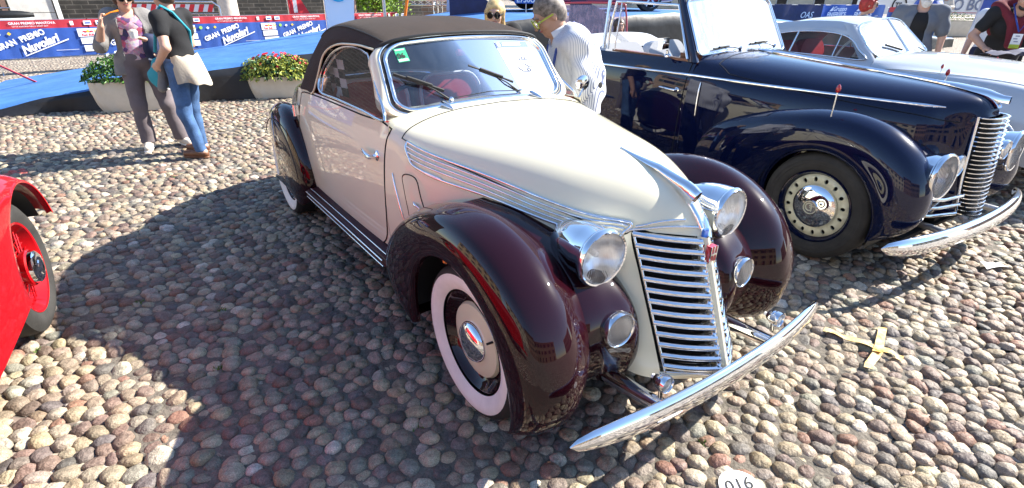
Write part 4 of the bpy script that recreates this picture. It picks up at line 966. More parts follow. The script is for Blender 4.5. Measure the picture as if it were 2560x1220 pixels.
# windscreen
def W2(a, t, off=0.0):
    c = 1 - a * a; hw = .565 + (.535 - .565) * t
    return Vector((-1.262 - .235 * t + .03 * c + off * .8, a * hw, 1.178 + .405 * t + .03 * c + off * .5))
O2 = rect_outline(-1, 1, 0, 1, .10, 6); OO = []
for i in range(len(O2)):
    a, b = O2[i], O2[(i + 1) % len(O2)]; m_ = max(1, int(np.hypot(*(b - a)) / .08))
    for j in range(m_): OO.append(a + (b - a) * j / m_)
wf = tube('windscreen_frame', [W2(*p, .006) for p in OO], .011, 'chrome', car2, 8, closed=True)
G = []
for k in np.linspace(0, 1, 8): G.append([W2(*(np.array([0, .5]) + (p - np.array([0, .5])) * (k * .998 + .002))) for p in OO])
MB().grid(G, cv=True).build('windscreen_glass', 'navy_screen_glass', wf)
for sg in (-1, 1):
    rows = []
    for t in np.linspace(-.10, 1.04, 10):
        w = .05 + .035 * (1 - t) ** 1.5
        p = W2(sg * 1.02, t); q = p + Vector((-.055 - .02 * (1 - t), sg * (.018 + .016 * (1 - t)), 0)) ; r_ = p + Vector((.006, sg * (.012 + .01 * (1 - t)), 0))
        rows.append([p + Vector((0, -sg * .01, 0)), r_, r_ * .5 + q * .5 + Vector((.010, sg * .010, 0)), q, q + Vector((-.01, -sg * .03, 0)), p + Vector((-.03, -sg * .02, 0))])
    MB().grid([[tuple(c) for c in r] for r in rows], cv=True).build('windscreen_pillar', 'navy_paint', wf, autosmooth=50)
    # side window frame, glass wound up, quarter post
    wf_ = lambda x, z: (x, sg * (.628 - (z - 1.15) * .16), z)
    fr = [wf_(-1.315, 1.155), wf_(-1.53, 1.545), wf_(-2.10, 1.555), wf_(-2.27, 1.555), wf_(-2.29, 1.35), wf_(-2.27, 1.15)]
    sfo = tube('side_window_frame', fr, .012, 'chrome', car2, 8)
    tube('rear_post', [wf_(-2.33, 1.15), wf_(-2.37, 1.58)], .018, 'chrome', sfo, 8)
    tube('centre_post', [wf_(-2.18 + .0, 1.15), wf_(-2.20, 1.56)], .007, 'chrome', sfo, 8)
    MB().box((-1.75, sg * .585, 1.145), (.95, .05, .02)).build('door_capping', 'wood', sfo, False)
MB().tube([W2(a, 1.07, .0) for a in np.linspace(-1.05, 1.05, 15)], .024, 8).build('screen_header', 'navy_paint', wf)
sheet2 = patch('entry_sheet', [(.34, .22), (.66, .20), (.60, .78), (.27, .80)], lambda p: W2(p[0], p[1], -.012), 'paper_white', wf, rings=2, off=0, lip=0, nrm=(.8, 0, .5))
patch('sheet_header', [(.285, .74), (.595, .72), (.592, .79), (.275, .80)], lambda p: W2(p[0], p[1], -.009), 'print_grey', sheet2, rings=1, off=0, lip=0, nrm=(.8, 0, .5))
tube('sheet_drawing', [W2(a, b, -.008) for a, b in ((.40, .47), (.45, .52), (.53, .50), (.56, .44), (.50, .42), (.42, .43), (.40, .47))], .006, 'print_grey', sheet2, 4)
blade_wiper(car2, (-1.215, -.12, 1.225), (-1.26, -.28, 1.235), (-.01, .13, .004))
blade_wiper(car2, (-1.215, .34, 1.225), (-1.26, .18, 1.255), (-.01, .13, .004))
# mirror on the door
mb_ = Vector((-1.50, -.655, 1.165))
mm = lathe('door_mirror', [(.03, 0), (.026, .012), (.012, .02), (.010, .045)], mb_, (0, -.3, 1), 'chrome', car2, 14)
Rm = Matrix.Rotation(.35, 3, 'Z'); MB().box(tuple(mb_ + Vector((-.03, -.03, .095))), (.035, .135, .085), Rm).build('mirror_housing', 'chrome', mm, autosmooth=30)
# seats and far door
for sg in (-1, 1):
    bk = rect_outline(-.27, .27, .45, 1.18, .14, 5)
    s_ = patch('seat_back', bk, lambda p: (-2.30 - (p[1] - .5) * .25, sg * .30 + p[0], p[1]), 'grey_leather', car2, rings=4, off=.06, lip=.05, nrm=(1, 0, .15))
    MB().box((-1.95, sg * .30, .58), (.55, .52, .18)).build('seat_cushion', 'grey_leather', car2, False)
rows = []
for a in np.linspace(0, PI, 16): rows.append([(-2.62 - .28 * math.sin(b), .62 * math.cos(a), 1.10 + .12 * math.sin(a) ** .5 * math.sin(b) + .02) for b in np.linspace(0, PI, 9)])
MB().grid(rows).build('folded_hood', 'grey_leather', car2)
MB().box((-1.38, 0, 1.12), (.16, 1.1, .14)).build('dashboard', 'wood', car2, False)
tube('steering_wheel', [(-1.66 + .07 * math.sin(a), .30 + .20 * math.cos(a), 1.13 + .19 * math.sin(a)) for a in np.linspace(0, 2 * PI, 25)[:-1]], .012, 'black_trim', car2, 8, closed=True)
MB().box((-2.0, 0, .42), (1.9, 1.2, .1)).build('cabin_floor', 'black_trim', car2, False)
# ================================================================== silver coupe
P3 = (4.738, 4.972, -1.010)
car3 = thing('coupe', 'pale silver grey coupe behind the navy cabriolet', 'car', (P3[0], P3[1], 0), P3[2])
NET3 = [
 [(-1.16, 0, 1.100), (-1.15, .28, 1.092), (-1.12, .50, 1.07), (-1.08, .645, 1.02), (-1.08, .72, .90), (-1.08, .75, .60), (-1.08, .72, .28)],
 [(-.6, 0, 1.108), (-.6, .25, 1.095), (-.6, .42, 1.055), (-.6, .56, 1.005), (-.6, .70, .93), (-.6, .76, .60), (-.6, .73, .28)],
 [(0, 0, 1.075), (0, .22, 1.06), (0, .36, 1.01), (0, .50, .975), (0, .68, .93), (0, .77, .60), (0, .74, .40)],
 [(.4, 0, 1.02), (.4, .18, 1.0), (.4, .30, .94), (.4, .44, .91), (.4, .64, .86), (.4, .74, .55), (.4, .70, .32)],
 [(.72, 0, .90), (.7, .14, .88), (.68, .26, .82), (.66, .40, .78), (.64, .56, .72), (.62, .66, .50), (.6, .62, .32)],
 [(.86, 0, .55), (.85, .12, .55), (.83, .24, .54), (.81, .36, .52), (.77, .48, .50), (.72, .56, .42), (.7, .54, .32)]]
S3 = Surf(NET3)
both(S3.grid(0.15, 5, 0, 3, 44, 22)).build('bonnet', 'silver_paint', car3, autosmooth=60)
sd = both(S3.grid(0, 5, 3, 6, 44, 20)); both(S3.grid(0, .15, 0, 3, 4, 22), sd); fl3 = sd.build('front_body', 'silver_paint', car3, autosmooth=60)
NET3B = [
 [(-1.08, .645, 1.03), (-1.08, .72, .90), (-1.08, .75, .60), (-1.08, .72, .28)],
 [(-1.8, .66, 1.03), (-1.8, .73, .90), (-1.8, .76, .60), (-1.8, .73, .28)],
 [(-2.5, .66, 1.03), (-2.5, .73, .90), (-2.5, .77, .60), (-2.5, .74, .28)],
 [(-3.2, .58, .95), (-3.2, .66, .82), (-3.2, .70, .58), (-3.2, .68, .28)],
 [(-3.8, .36, .66), (-3.8, .42, .56), (-3.8, .46, .45), (-3.8, .44, .28)]]
both(Surf(NET3B).grid(0, 4, 0, 3, 36, 18)).build('cabin_side', 'silver_paint', car3, autosmooth=60)
def rf3(x):
    return float(np.interp(x, [-3.7, -3.2, -2.8, -2.4, -2.1, -1.83, -1.6, -1.44], [.70, 1.03, 1.20, 1.335, 1.395, 1.418, 1.415, 1.385]))
rows = []
for x in np.linspace(-1.42, -3.7, 30):
    zc = rf3(x); w = float(np.interp(x, [-3.7, -3.0, -2.4, -1.8, -1.42], [.30, .44, .52, .545, .53]))
    drop = .10 if x > -2.5 else .10
    rows.append([(x + .05 * (1 - k), w * y, zc - dz) for k, (y, dz) in enumerate(((0, 0), (.35, .008), (.65, .028), (.86, .062), (1.0, .115), (1.04, .15 if x > -2.35 else .24)))])
rows = [cr(r, 4) for r in rows]
for r in rows:
    r[:, 0] = r[0, 0]
rf_ = both(rows).build('roof', 'silver_paint', car3, autosmooth=70)
def W3(a, t, off=0.0):
    c = 1 - a * a; hw = .585 + (.50 - .585) * t
    return Vector((-1.115 - .30 * t + .05 * c + off * .8, a * hw, 1.062 + .275 * t + .03 * c + .035 * c * t + off * .6))
O3 = []
o3 = rect_outline(-1, 1, 0, 1, .2, 6)
for i in range(len(o3)):
    a, b = o3[i], o3[(i + 1) % len(o3)]; m_ = max(1, int(np.hypot(*(b - a)) / .08))
    for j in range(m_): O3.append(a + (b - a) * j / m_)
wf3 = tube('windscreen_frame', [W3(*p, .004) for p in O3], .009, 'chrome', car3, 8, closed=True)
G = [[W3(*(np.array([0, .5]) + (p - np.array([0, .5])) * (k * .998 + .002))) for p in O3] for k in np.linspace(0, 1, 8)]
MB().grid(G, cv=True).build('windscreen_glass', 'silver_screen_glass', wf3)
tube('screen_divider', [W3(0, t, .006) for t in (0, .5, 1)], .008, 'chrome', wf3, 8)
for sg in (-1, 1):
    rows = []
    for t in np.linspace(-.12, 1.05, 12):
        p = W3(sg * 1.02, t); w = .085 + .05 * (1 - t)
        rows.append([tuple(p + Vector((.01, -sg * .005, 0))), tuple(p + Vector((-.005, sg * .018, .0))), tuple(p + Vector((-w * .5, sg * .034, 0.0))), tuple(p + Vector((-w, sg * .030, 0.0))), tuple(p + Vector((-w - .01, -sg * .01, 0)))])
    MB().grid(rows).build('windscreen_pillar', 'silver_paint', wf3, autosmooth=60)
    # header between pillar and roof edge plus rear quarter
    rr = []
    for x, z0, z1 in ((-1.40, 1.24, 1.32), (-1.6, 1.275, 1.345), (-1.9, 1.262, 1.34), (-2.2, 1.225, 1.31), (-2.4, 1.17, 1.28), (-2.52, 1.03, 1.23), (-2.7, 1.03, 1.16), (-3.0, 1.0, 1.05)):
        y0 = .655 - (z0 - 1.03) * .42; y1 = .655 - (z1 - 1.03) * .42
        rr.append([(x, sg * y0, z0), (x, sg * (y0 + y1) / 2 + sg * .006, (z0 + z1) / 2), (x, sg * y1 - sg * .01, z1 + .0), (x, sg * (y1 - .04), z1 + .03)])
    MB().grid([cr(r, 3) for r in rr]).build('roof_side', 'silver_paint', rf_, autosmooth=60)
    ol = cr([(-1.17, 1.035), (-1.26, 1.12), (-1.36, 1.20), (-1.50, 1.25), (-1.75, 1.265), (-2.05, 1.245), (-2.3, 1.19), (-2.44, 1.11), (-2.47, 1.035), (-2.1, 1.035), (-1.6, 1.035)], 4, closed=True)
    f3 = lambda p: (p[0], sg * (.655 - (p[1] - 1.03) * .42), p[1])
    wfo = tube('side_window_frame', [f3(p) for p in ol], .009, 'chrome_soft', car3, 8, closed=True)
    patch('side_glass', (ol - ol.mean(0)) * .99 + ol.mean(0), f3, 'window_glass', wfo, rings=2, off=0, lip=0, nrm=(0, sg, .3))
    tube('window_post', [f3((-1.99, 1.03)), f3((-1.98, 1.25))], .010, 'chrome_soft', wfo, 8)
    tube('window_post', [f3((-1.5, 1.03)), f3((-1.5, 1.25))], .006, 'chrome_soft', wfo, 8)
    tube('fender_crease', [tuple(np.array(S3(a, 3.55)) * np.array([1, sg, 1]) + np.array([0, sg * .002, .004])) for a in np.linspace(.3, 4.2, 20)], .004, 'silver_paint', fl3, 6)
    mk = tube('wing_marker', [(-.49, sg * .62, .96), (-.492, sg * .62, 1.03)], .003, 'chrome', car3, 8)
    lathe('marker_tip', [(.001, 0), (.010, .010), (.013, .022), (.009, .036), (.001, .046)], (-.492, sg * .62, 1.022), (0, 0, 1), 'red_lens', mk, 12)
    bk = rect_outline(-.26, .26, .45, 1.12, .16, 5)
    patch('seat_back', bk, lambda p: (-2.22 - (p[1] - .5) * .2, sg * .29 + p[0], p[1]), 'red_leather', car3, rings=4, off=.06, lip=.04, nrm=(1, 0, .15))
    wheel(car3, (0, sg * .66, .34), sg, .34, 'cream'); wheel(car3, (-2.6, sg * .66, .34), sg, .34, 'cream')
tube('wiper', [W3(-.62, .26, .02), W3(-.25, .06, .02)], .012, 'black_trim', car3, 6)
tube('wiper', [W3(.55, -.02, .03), W3(.42, .10, .02)], .006, 'black_trim', car3, 6)
MB().box((-1.9, 0, .38), (1.9, 1.3, .1)).box((-1.3, 0, .98), (.12, 1.1, .12)).build('cabin_floor', 'black_trim', car3, False)
tube('steering_wheel', [(-1.55 + .06 * math.sin(a), -.28 + .19 * math.cos(a), 1.03 + .17 * math.sin(a)) for a in np.linspace(0, 2 * PI, 25)[:-1]], .012, 'white_wall', car3, 8, closed=True)
bag3 = None
# ================================================================== red vintage car at the left edge
P4 = (-3.05, 2.01, 2.09)
car4 = thing('vintage_racer', 'bright red vintage car with wire wheels cut off by the left edge', 'car', (P4[0], P4[1], 0), P4[2])
Rt4 = {28: .425, 50: .445, 80: .465, 100: .485, 120: .54, 145: .66, 165: .86, 176: 1.10, 180: 1.5, 181: 1.9}
rows = []
for d in np.linspace(24, 181, 64):
    R = interp(Rt4, min(max(d, 28), 181)); a = math.radians(d); k = max(0, (d - 110) / 71); ca, sa = math.cos(a), math.sin(a)
    q = min(1, max(0, (d - 84) / 34)); q = q * q * (3 - 2 * q); rl = (R - .035) * (1 - q) + min(R - .035, .415) * q; yo = .745
    P_ = lambda y, r, dz=0: (r * ca, -y, .34 + r * sa + dz)
    rows.append([P_(yo - .02, rl - .004), P_(yo + .004, rl + .012), P_(yo + .006, rl * .5 + R * .5 - .02), P_(yo - .02, R - .01), P_(.66, R + .018 * (1 - k)), P_(.54, R + .015 * (1 - k)), P_(.42, R - .03), P_(.36, R - .10), (R * ca * .98, -.32, (.34 + R * sa) * .5)])
MB().grid([cr(r, 3) for r in rows]).build('front_fender', 'red_paint', car4, autosmooth=60)
rows = []
for d in np.linspace(27, 150, 30):
    R = interp(Rt4, max(d, 28)) - .065; a = math.radians(d); rows.append([(R * math.cos(a), y, .34 + R * math.sin(a)) for y in (-.70, -.6, -.42)])
MB().grid(rows).build('wheel_well', 'black_trim', car4)
bod = []
for x, w, zt, zb in ((-2.6, .46, .80, .30), (-1.6, .50, .92, .30), (-.8, .46, .95, .30), (0, .36, .93, .32), (.6, .24, .88, .36)):
    bod.append(cr([(x, 0, zt), (x, -w * .6, zt - .03), (x, -w, zt - .14), (x, -w - .02, zt - .35), (x, -w + .02, zb)], 4))
both(flipy(np.array(bod))).build('body', 'red_paint', car4, autosmooth=60)
MB().box((-1.9, -.50, .285), (1.9, .28, .05)).build('running_board', 'red_paint', car4, False)
ax = Vector((0, -1, 0)); c4 = (0, -.60, .34)
rm4 = lathe('wheel', [(.232, -.06), (.225, .0), (.232, .055), (.240, .06), (.236, .066), (.226, .062), (.214, .03), (.20, .0), (.21, -.05)], c4, ax, 'red_paint', car4, 48)
lathe('tyre', [(.235, -.06), (.30, -.072), (.334, -.055), (.34, -.02), (.34, .03), (.334, .055), (.30, .075), (.27, .078), (.238, .064)], c4, ax, 'tyre_worn', rm4, 56)
lathe('hub', [(.05, -.05), (.055, .02), (.085, .05), (.095, .075), (.088, .082)], c4, ax, 'red_paint', rm4, 28)
lathe('hubcap', [(.086, .078), (.082, .098), (.070, .108), (.046, .112), (.034, .106), (.028, .112), (.001, .114)], c4, ax, 'chrome', rm4, 28)
for k in range(36):
    a = 2 * PI * k / 36; b = a + (.35 if k % 2 else -.35); h = .045 if k % 4 < 2 else -.03
    p = (c4[0] + .055 * math.cos(b), c4[1] - h, c4[2] + .055 * math.sin(b)); q = (c4[0] + .215 * math.cos(a), c4[1] - .02, c4[2] + .215 * math.sin(a))
    tube('spoke', [p, q], .0032, 'red_paint', rm4, 5)
# ================================================================== far wall, columns
def brick_mat(name, c1, c2, mort, sc, rot=0):
    m = bpy.data.materials.new(name); m.use_nodes = True; nt = m.node_tree; N = nt.nodes; L = nt.links; b = N['Principled BSDF']
    tc = N.new('ShaderNodeTexCoord'); br = N.new('ShaderNodeTexBrick'); br.inputs['Scale'].default_value = sc
    br.inputs['Color1'].default_value = (*c1, 1); br.inputs['Color2'].default_value = (*c2, 1); br.inputs['Mortar'].default_value = (*mort, 1)
    br.inputs['Mortar Size'].default_value = .018; br.inputs['Brick Width'].default_value = .5; br.inputs['Row Height'].default_value = .16
    sx = N.new('ShaderNodeSeparateXYZ'); cx = N.new('ShaderNodeCombineXYZ'); L.new(tc.outputs['Object'], sx.inputs[0]); L.new(sx.outputs[0], cx.inputs[0]); L.new(sx.outputs[2], cx.inputs[1])
    L.new(cx.outputs[0], br.inputs['Vector'])
    nz = N.new('ShaderNodeTexNoise'); nz.inputs['Scale'].default_value = 2.2; nz.inputs['Detail'].default_value = 8; L.new(tc.outputs['Object'], nz.inputs['Vector'])
    rg = N.new('ShaderNodeMapRange'); rg.inputs['From Min'].default_value = .3; rg.inputs['From Max'].default_value = .7; rg.inputs['To Min'].default_value = .5; rg.inputs['To Max'].default_value = 1.6; L.new(nz.outputs['Fac'], rg.inputs['Value'])
    mx = N.new('ShaderNodeMix'); mx.data_type = 'RGBA'; mx.blend_type = 'MULTIPLY'; mx.inputs[0].default_value = 1; L.new(br.outputs['Color'], mx.inputs[6]); L.new(rg.outputs[0], mx.inputs[7]); L.new(mx.outputs[2], b.inputs['Base Color'])
    bp = N.new('ShaderNodeBump'); bp.inputs['Strength'].default_value = .8; bp.inputs['Distance'].default_value = .02; bp.invert = True; L.new(br.outputs['Fac'], bp.inputs['Height']); L.new(bp.outputs[0], b.inputs['Normal'])
    b.inputs['Roughness'].default_value = .9; MATS[name] = m
brick_mat('shaded_brick', (.010, .009, .009), (.022, .019, .017), (.055, .05, .045), 1.0)  # arcade shade is put into these brick colours
brick_mat('brown_brick', (.20, .12, .075), (.27, .17, .11), (.34, .30, .25), 1.0)
mat('pale_stone', (.52, .50, .47), .8, vary=.14, vscale=3, bump=.3, bscale=12)
mat('marble', (.60, .53, .46), .5, vary=.15, vscale=5)
mat('plaster_ochre', (.50, .36, .22), .9, vary=.12, vscale=1.5)
mat('plaster_rose', (.46, .28, .20), .9, vary=.12, vscale=1.5)
mat('plaster_cream', (.58, .50, .38), .9, vary=.12, vscale=1.5)
mat('roof_tile', (.28, .12, .07), .9, vary=.25, vscale=8)
mat('shutter', (.06, .09, .06), .7); mat('dark_pane', (.02, .022, .025), .15)
def lin(a, b, t): return (a[0] + (b[0] - a[0]) * t, a[1] + (b[1] - a[1]) * t)
def wall_run(name, label, a, b, h, th, m, cat='wall'):
    d = math.hypot(b[0] - a[0], b[1] - a[1]); rz = math.atan2(b[1] - a[1], b[0] - a[0])
    t = thing(name, label, cat, (a[0], a[1], -.02), rz)
    MB().box((d / 2, th / 2, h / 2), (d, th, h)).build('masonry', m, t, False); return t, d
W1_, d_ = wall_run('brick_wall', 'weathered brick wall, arcade shade in its colour, beyond the blue banners', (-26, 14.5), (-2.0, 36), 7, .5, 'shaded_brick')
MB().box((4.0, -.04, 1.3), (24, .03, .02)).build('string_course', 'steel', W1_, False)
def slab_door():
    t = thing('door_surround', 'pale stone doorway with rusty strip at the far left', 'doorway', (-19.1, 19.55, -.02), math.radians(41.8))
    for k, (x, w) in enumerate(((.55, .95), (1.95, 1.25))):
        for r in range(4): MB().box((x, -.02, .42 + r * .62), (w - .02, .22, .60)).build('stone_block', 'pale_stone', t, False)
    MB().box((1.2, .02, 1.25), (.16, .12, 2.5)).build('rusty_jamb', 'plaster_rose', t, False)
    MB().box((2.68, -.06, 1.25), (.14, .3, 2.5)).build('edge_strip', 'paper_white', t, False)
    MB().box((-.4, -.0, 1.25), (.9, .12, 2.5)).build('dark_opening', 'dark_void', t, False)
    return t
slab_door()
cp = thing('scooter', 'silver grey scooter seat and rack before the pale stone doorway', 'scooter', (-15.2, 17.1, 0), .7)
MB().grid([[(-.55 + 1.1 * s_, .16 * math.cos(a) * math.sin(PI * (s_ * .9 + .05)) ** .5, .80 + .13 * math.sin(a) * math.sin(PI * (s_ * .9 + .05)) ** .5) for a in np.linspace(0, 2 * PI, 13)[:-1]] for s_ in np.linspace(0, 1, 10)], cv=True).build('seat', 'black_trim', cp)
MB().grid([[(-.5 + 1.0 * s_, .22 * math.cos(a) * math.sin(PI * (s_ * .9 + .05)) ** .5, .55 + .22 * math.sin(a)) for a in np.linspace(0, 2 * PI, 13)[:-1]] for s_ in np.linspace(0, 1, 10)], cv=True).build('body', 'silver_paint', cp)
for x in (-.55, .6): lathe('wheel', [(.12, -.05), (.24, -.05), (.25, 0), (.24, .05), (.12, .05)], (x, 0, .25), (0, 1, 0), 'black_rubber', cp, 20)
tube('cargo_rack', [(-.6, -.2, .98), (-.2, -.22, 1.0), (.1, 0, 1.0), (-.2, .22, 1.0), (-.6, .2, .98)], .015, 'chrome', cp, 6, closed=True)
def column(x, y, r, h, label):
    t = thing('stone_column', label, 'column', (x, y, -.02)); lathe('shaft', [(r * 1.06, .3), (r, .5), (r * .96, h * .5), (r * .86, h)], (0, 0, 0), (0, 0, 1), 'marble', t, 24)
    MB().box((0, 0, .15), (r * 2.9, r * 2.9, .30)).build('plinth', 'pale_stone', t, False); MB().box((0, 0, h + .12), (r * 2.4, r * 2.4, .24)).build('capital', 'pale_stone', t, False); return t
column(-9.05, 18.05, .29, 4.6, 'pale marble column rising behind the banner near the striped barrier')
# surroundings of the square, seen mostly as reflections in paint and chrome
def facade(name, label, a, b, h, m, floors, cols):
    d = math.hypot(b[0] - a[0], b[1] - a[1]); rz = math.atan2(b[1] - a[1], b[0] - a[0])
    t = thing(name, label, 'building', (a[0], a[1], -.02), rz)
    MB().box((d / 2, 4, h / 2), (d, 8, h)).build('wall', m, t, False)
    rf = MB(); rf.add([(-.4, -.5, h), (d + .4, -.5, h), (d + .4, 8.4, h), (-.4, 8.4, h), (-.4, 4, h + 1.6), (d + .4, 4, h + 1.6)], [(0, 1, 5, 4), (3, 4, 5, 2), (0, 4, 3), (1, 2, 5), (0, 3, 2, 1)])
    rf.build('roof', 'roof_tile', t, False)
    wm = None; fh = h / floors
    for f in range(floors):
        for c in range(cols):
            x = d * (c + .5) / cols; z = fh * f + fh * .55; ww, wh = min(1.1, d / cols * .4), fh * .5
            if f == 0: z, wh = fh * .45, fh * .75
            w = MB().box((x, -.03, z), (ww + .24, .10, wh + .24)).build('window', 'pale_stone', t, False)
            MB().box((x, -.075, z), (ww, .05, wh)).build('pane', 'dark_pane', w, False)
            if f: 
                s_ = MB().box((x - ww * .78, -.06, z), (ww * .45, .06, wh)).box((x + ww * .78, -.06, z), (ww * .45, .06, wh)).build('shutter', 'shutter', w, False)
    return t
facade('town_house', 'ochre three storey house on the near side of the square', (24, -26), (2, -30), 10.5, 'plaster_ochre', 3, 6)
facade('town_house', 'rose plastered house on the near side of the square', (2, -30), (-14, -29), 12.0, 'plaster_rose', 4, 5)
facade('town_house', 'cream palazzo front at the left end of the square', (-14, -29), (-34, -16), 9.5, 'plaster_cream', 3, 6)
facade('town_house', 'ochre house with green shutters left of the parked cars', (-38, -14), (-42, 10), 11, 'plaster_ochre', 3, 7)
facade('town_house', 'cream house front closing the right of the square', (52, 0), (44, -24), 10, 'plaster_cream', 3, 7)
facade('town_house', 'rose house front at the far right of the square', (64, 40), (58, 8), 11, 'plaster_rose', 3, 8)
# ================================================================== blue stage with ramps
mat('blue_carpet', (.030, .125, .36), .85, vscale=2.5, bump=.5, bscale=14, two=(.055, .18, .44))
mat('skirt_cloth', (.012, .012, .014), .45, vary=.3, vscale=6, bump=.6, bscale=6)
st = thing('stage', 'long low ramp stage in blue carpet with black skirt', 'stage')
rd = np.array([math.cos(math.radians(28.5)), math.sin(math.radians(28.5))]); rn = np.array([-rd[1], rd[0]]); ro = np.array([-7.75, 6.90])
def zt(s):
    return float(np.interp(s, [0, .4, 3.1, 9.2, 14.6, 22.0, 26], [.04, .09, .44, 1.17, 1.19, .55, .3]))
prof = []; sk = []; wdt = 3.5
ss = np.concatenate([np.linspace(0, 9.2, 60), np.linspace(9.3, 26, 60)])
rr = np.random.default_rng(3); ph_ = rr.uniform(0, 6, 5)
for s in ss:
    w = .03 * math.sin(s * 3.1 + ph_[0]) + .03 * math.sin(s * 6.7 + ph_[1]) + .015 * math.sin(s * 17 + ph_[2]); wz = .02 * math.sin(s * 2.3 + ph_[3]) + .015 * math.sin(s * 5.9 + ph_[4])
    p = ro + rd * s; q = p + rn * wdt; z = zt(s)
    prof.append([(p[0], p[1], z + wz - .02), (*(p + rn * .05), z + .004), (*(p + rn * wdt * .5), z + .006), (*q, z)])
    col_ = [(*(p - rn * .005), z + wz - .015), (*(p - rn * .02), z + wz - .04)]
    for k in np.linspace(0, 1, 6): col_.append((*(p - rn * (.03 + w * (k ** 1.0) + .05 * k)), (z + wz - .05) * (1 - k) + .004))
    sk.append(col_)
MB().grid(prof).build('carpet', 'blue_carpet', st, autosmooth=60); MB().grid(sk).build('skirt', 'skirt_cloth', st, autosmooth=60)
MB().grid([[(*(ro + rd * s + rn * (wdt + .01)), zt(s)), (*(ro + rd * s + rn * (wdt + .01)), 0)] for s in ss]).build('skirt', 'skirt_cloth', st)
# ================================================================== crowd barriers with printed banner
mat('banner_blue', (.020, .075, .33), .6, vary=.12, vscale=3); mat('banner_red', (.42, .020, .035), .6, vary=.08, vscale=3)
mat('banner_navy', (.012, .02, .08), .55, vary=.2, vscale=5); mat('banner_mid', (.02, .09, .36), .55)
mat('tape_red', (.75, .03, .04), .6); mat('yellow_print', (.75, .50, .05), .7); mat('green_print', (.30, .55, .10), .7); mat('red_print', (.6, .02, .03), .7)
BA = np.array([-10.02, 10.99]); BB = np.array([-5.34, 15.3]); bdir = (BB - BA) / np.linalg.norm(BB - BA); brz = math.atan2(bdir[1], bdir[0])
def banner_panel(s0, s1, idx, labels):
    t = thing('crowd_barrier', labels, 'barrier', (*(BA + bdir * s0), 0), brz, 'crowd barriers under the blue and red race banner')
    L_ = s1 - s0
    fr = MB(); fr.tube([(0.02, .03, .28), (.02, .03, .99), (L_ - .02, .03, .99), (L_ - .02, .03, .28)], .016, 8, closed=True)
    for x in np.linspace(.2, L_ - .2, 9): fr.tube([(x, .03, .28), (x, .03, .99)], .006, 5)
    f_ = fr.build('frame', 'steel', t)
    for x in (.25, L_ - .25):
        tube('leg', [(x, .03, .28), (x, .03, .06)], .014, 'chrome_soft', t, 8); tube('foot', [(x, -.28, .01), (x, -.2, .05), (x, .26, .05), (x, .34, .01)], .014, 'chrome_soft', t, 8)
    wv = lambda x, z: -.014 - .012 * math.sin(x * 7.3 + idx * 2) * (1.1 - z) - .005 * math.sin(x * 23 + idx) - .004 * math.sin(x * 41 + z * 9)
    for z0, z1, mm in ((.30, .845, 'banner_blue'), (.845, 1.0, 'banner_red')):
        MB().grid([[(x, wv(x, z), z) for z in np.linspace(z0, z1, 5)] for x in np.linspace(0, L_, 30)]).build('banner', mm, t)
        bn = t.children[-1] if False else [c for c in COL.objects if c.parent == t][-1]
        last = bn
    return t, last
def txt(t, s, size, x, z, m='white_print', rot=0.0, shear=0.0, w=0.0, xs=1.0, align='LEFT', name='lettering'):
    X = (math.cos(rot), 0, math.sin(rot)); Y = (-math.sin(rot), 0, math.cos(rot))
    return text_mesh(s, size, m, name, t, (x, -.032, z), X, Y, shear, align, 0, w, xs)
def rectp(t, x0, x1, z0, z1, m, name='printed_box', y=-.030):
    return MB().add([(x0, y, z0), (x1, y, z0), (x1, y, z1), (x0, y, z1)], [(0, 1, 2, 3)]).build(name, m, t, False)
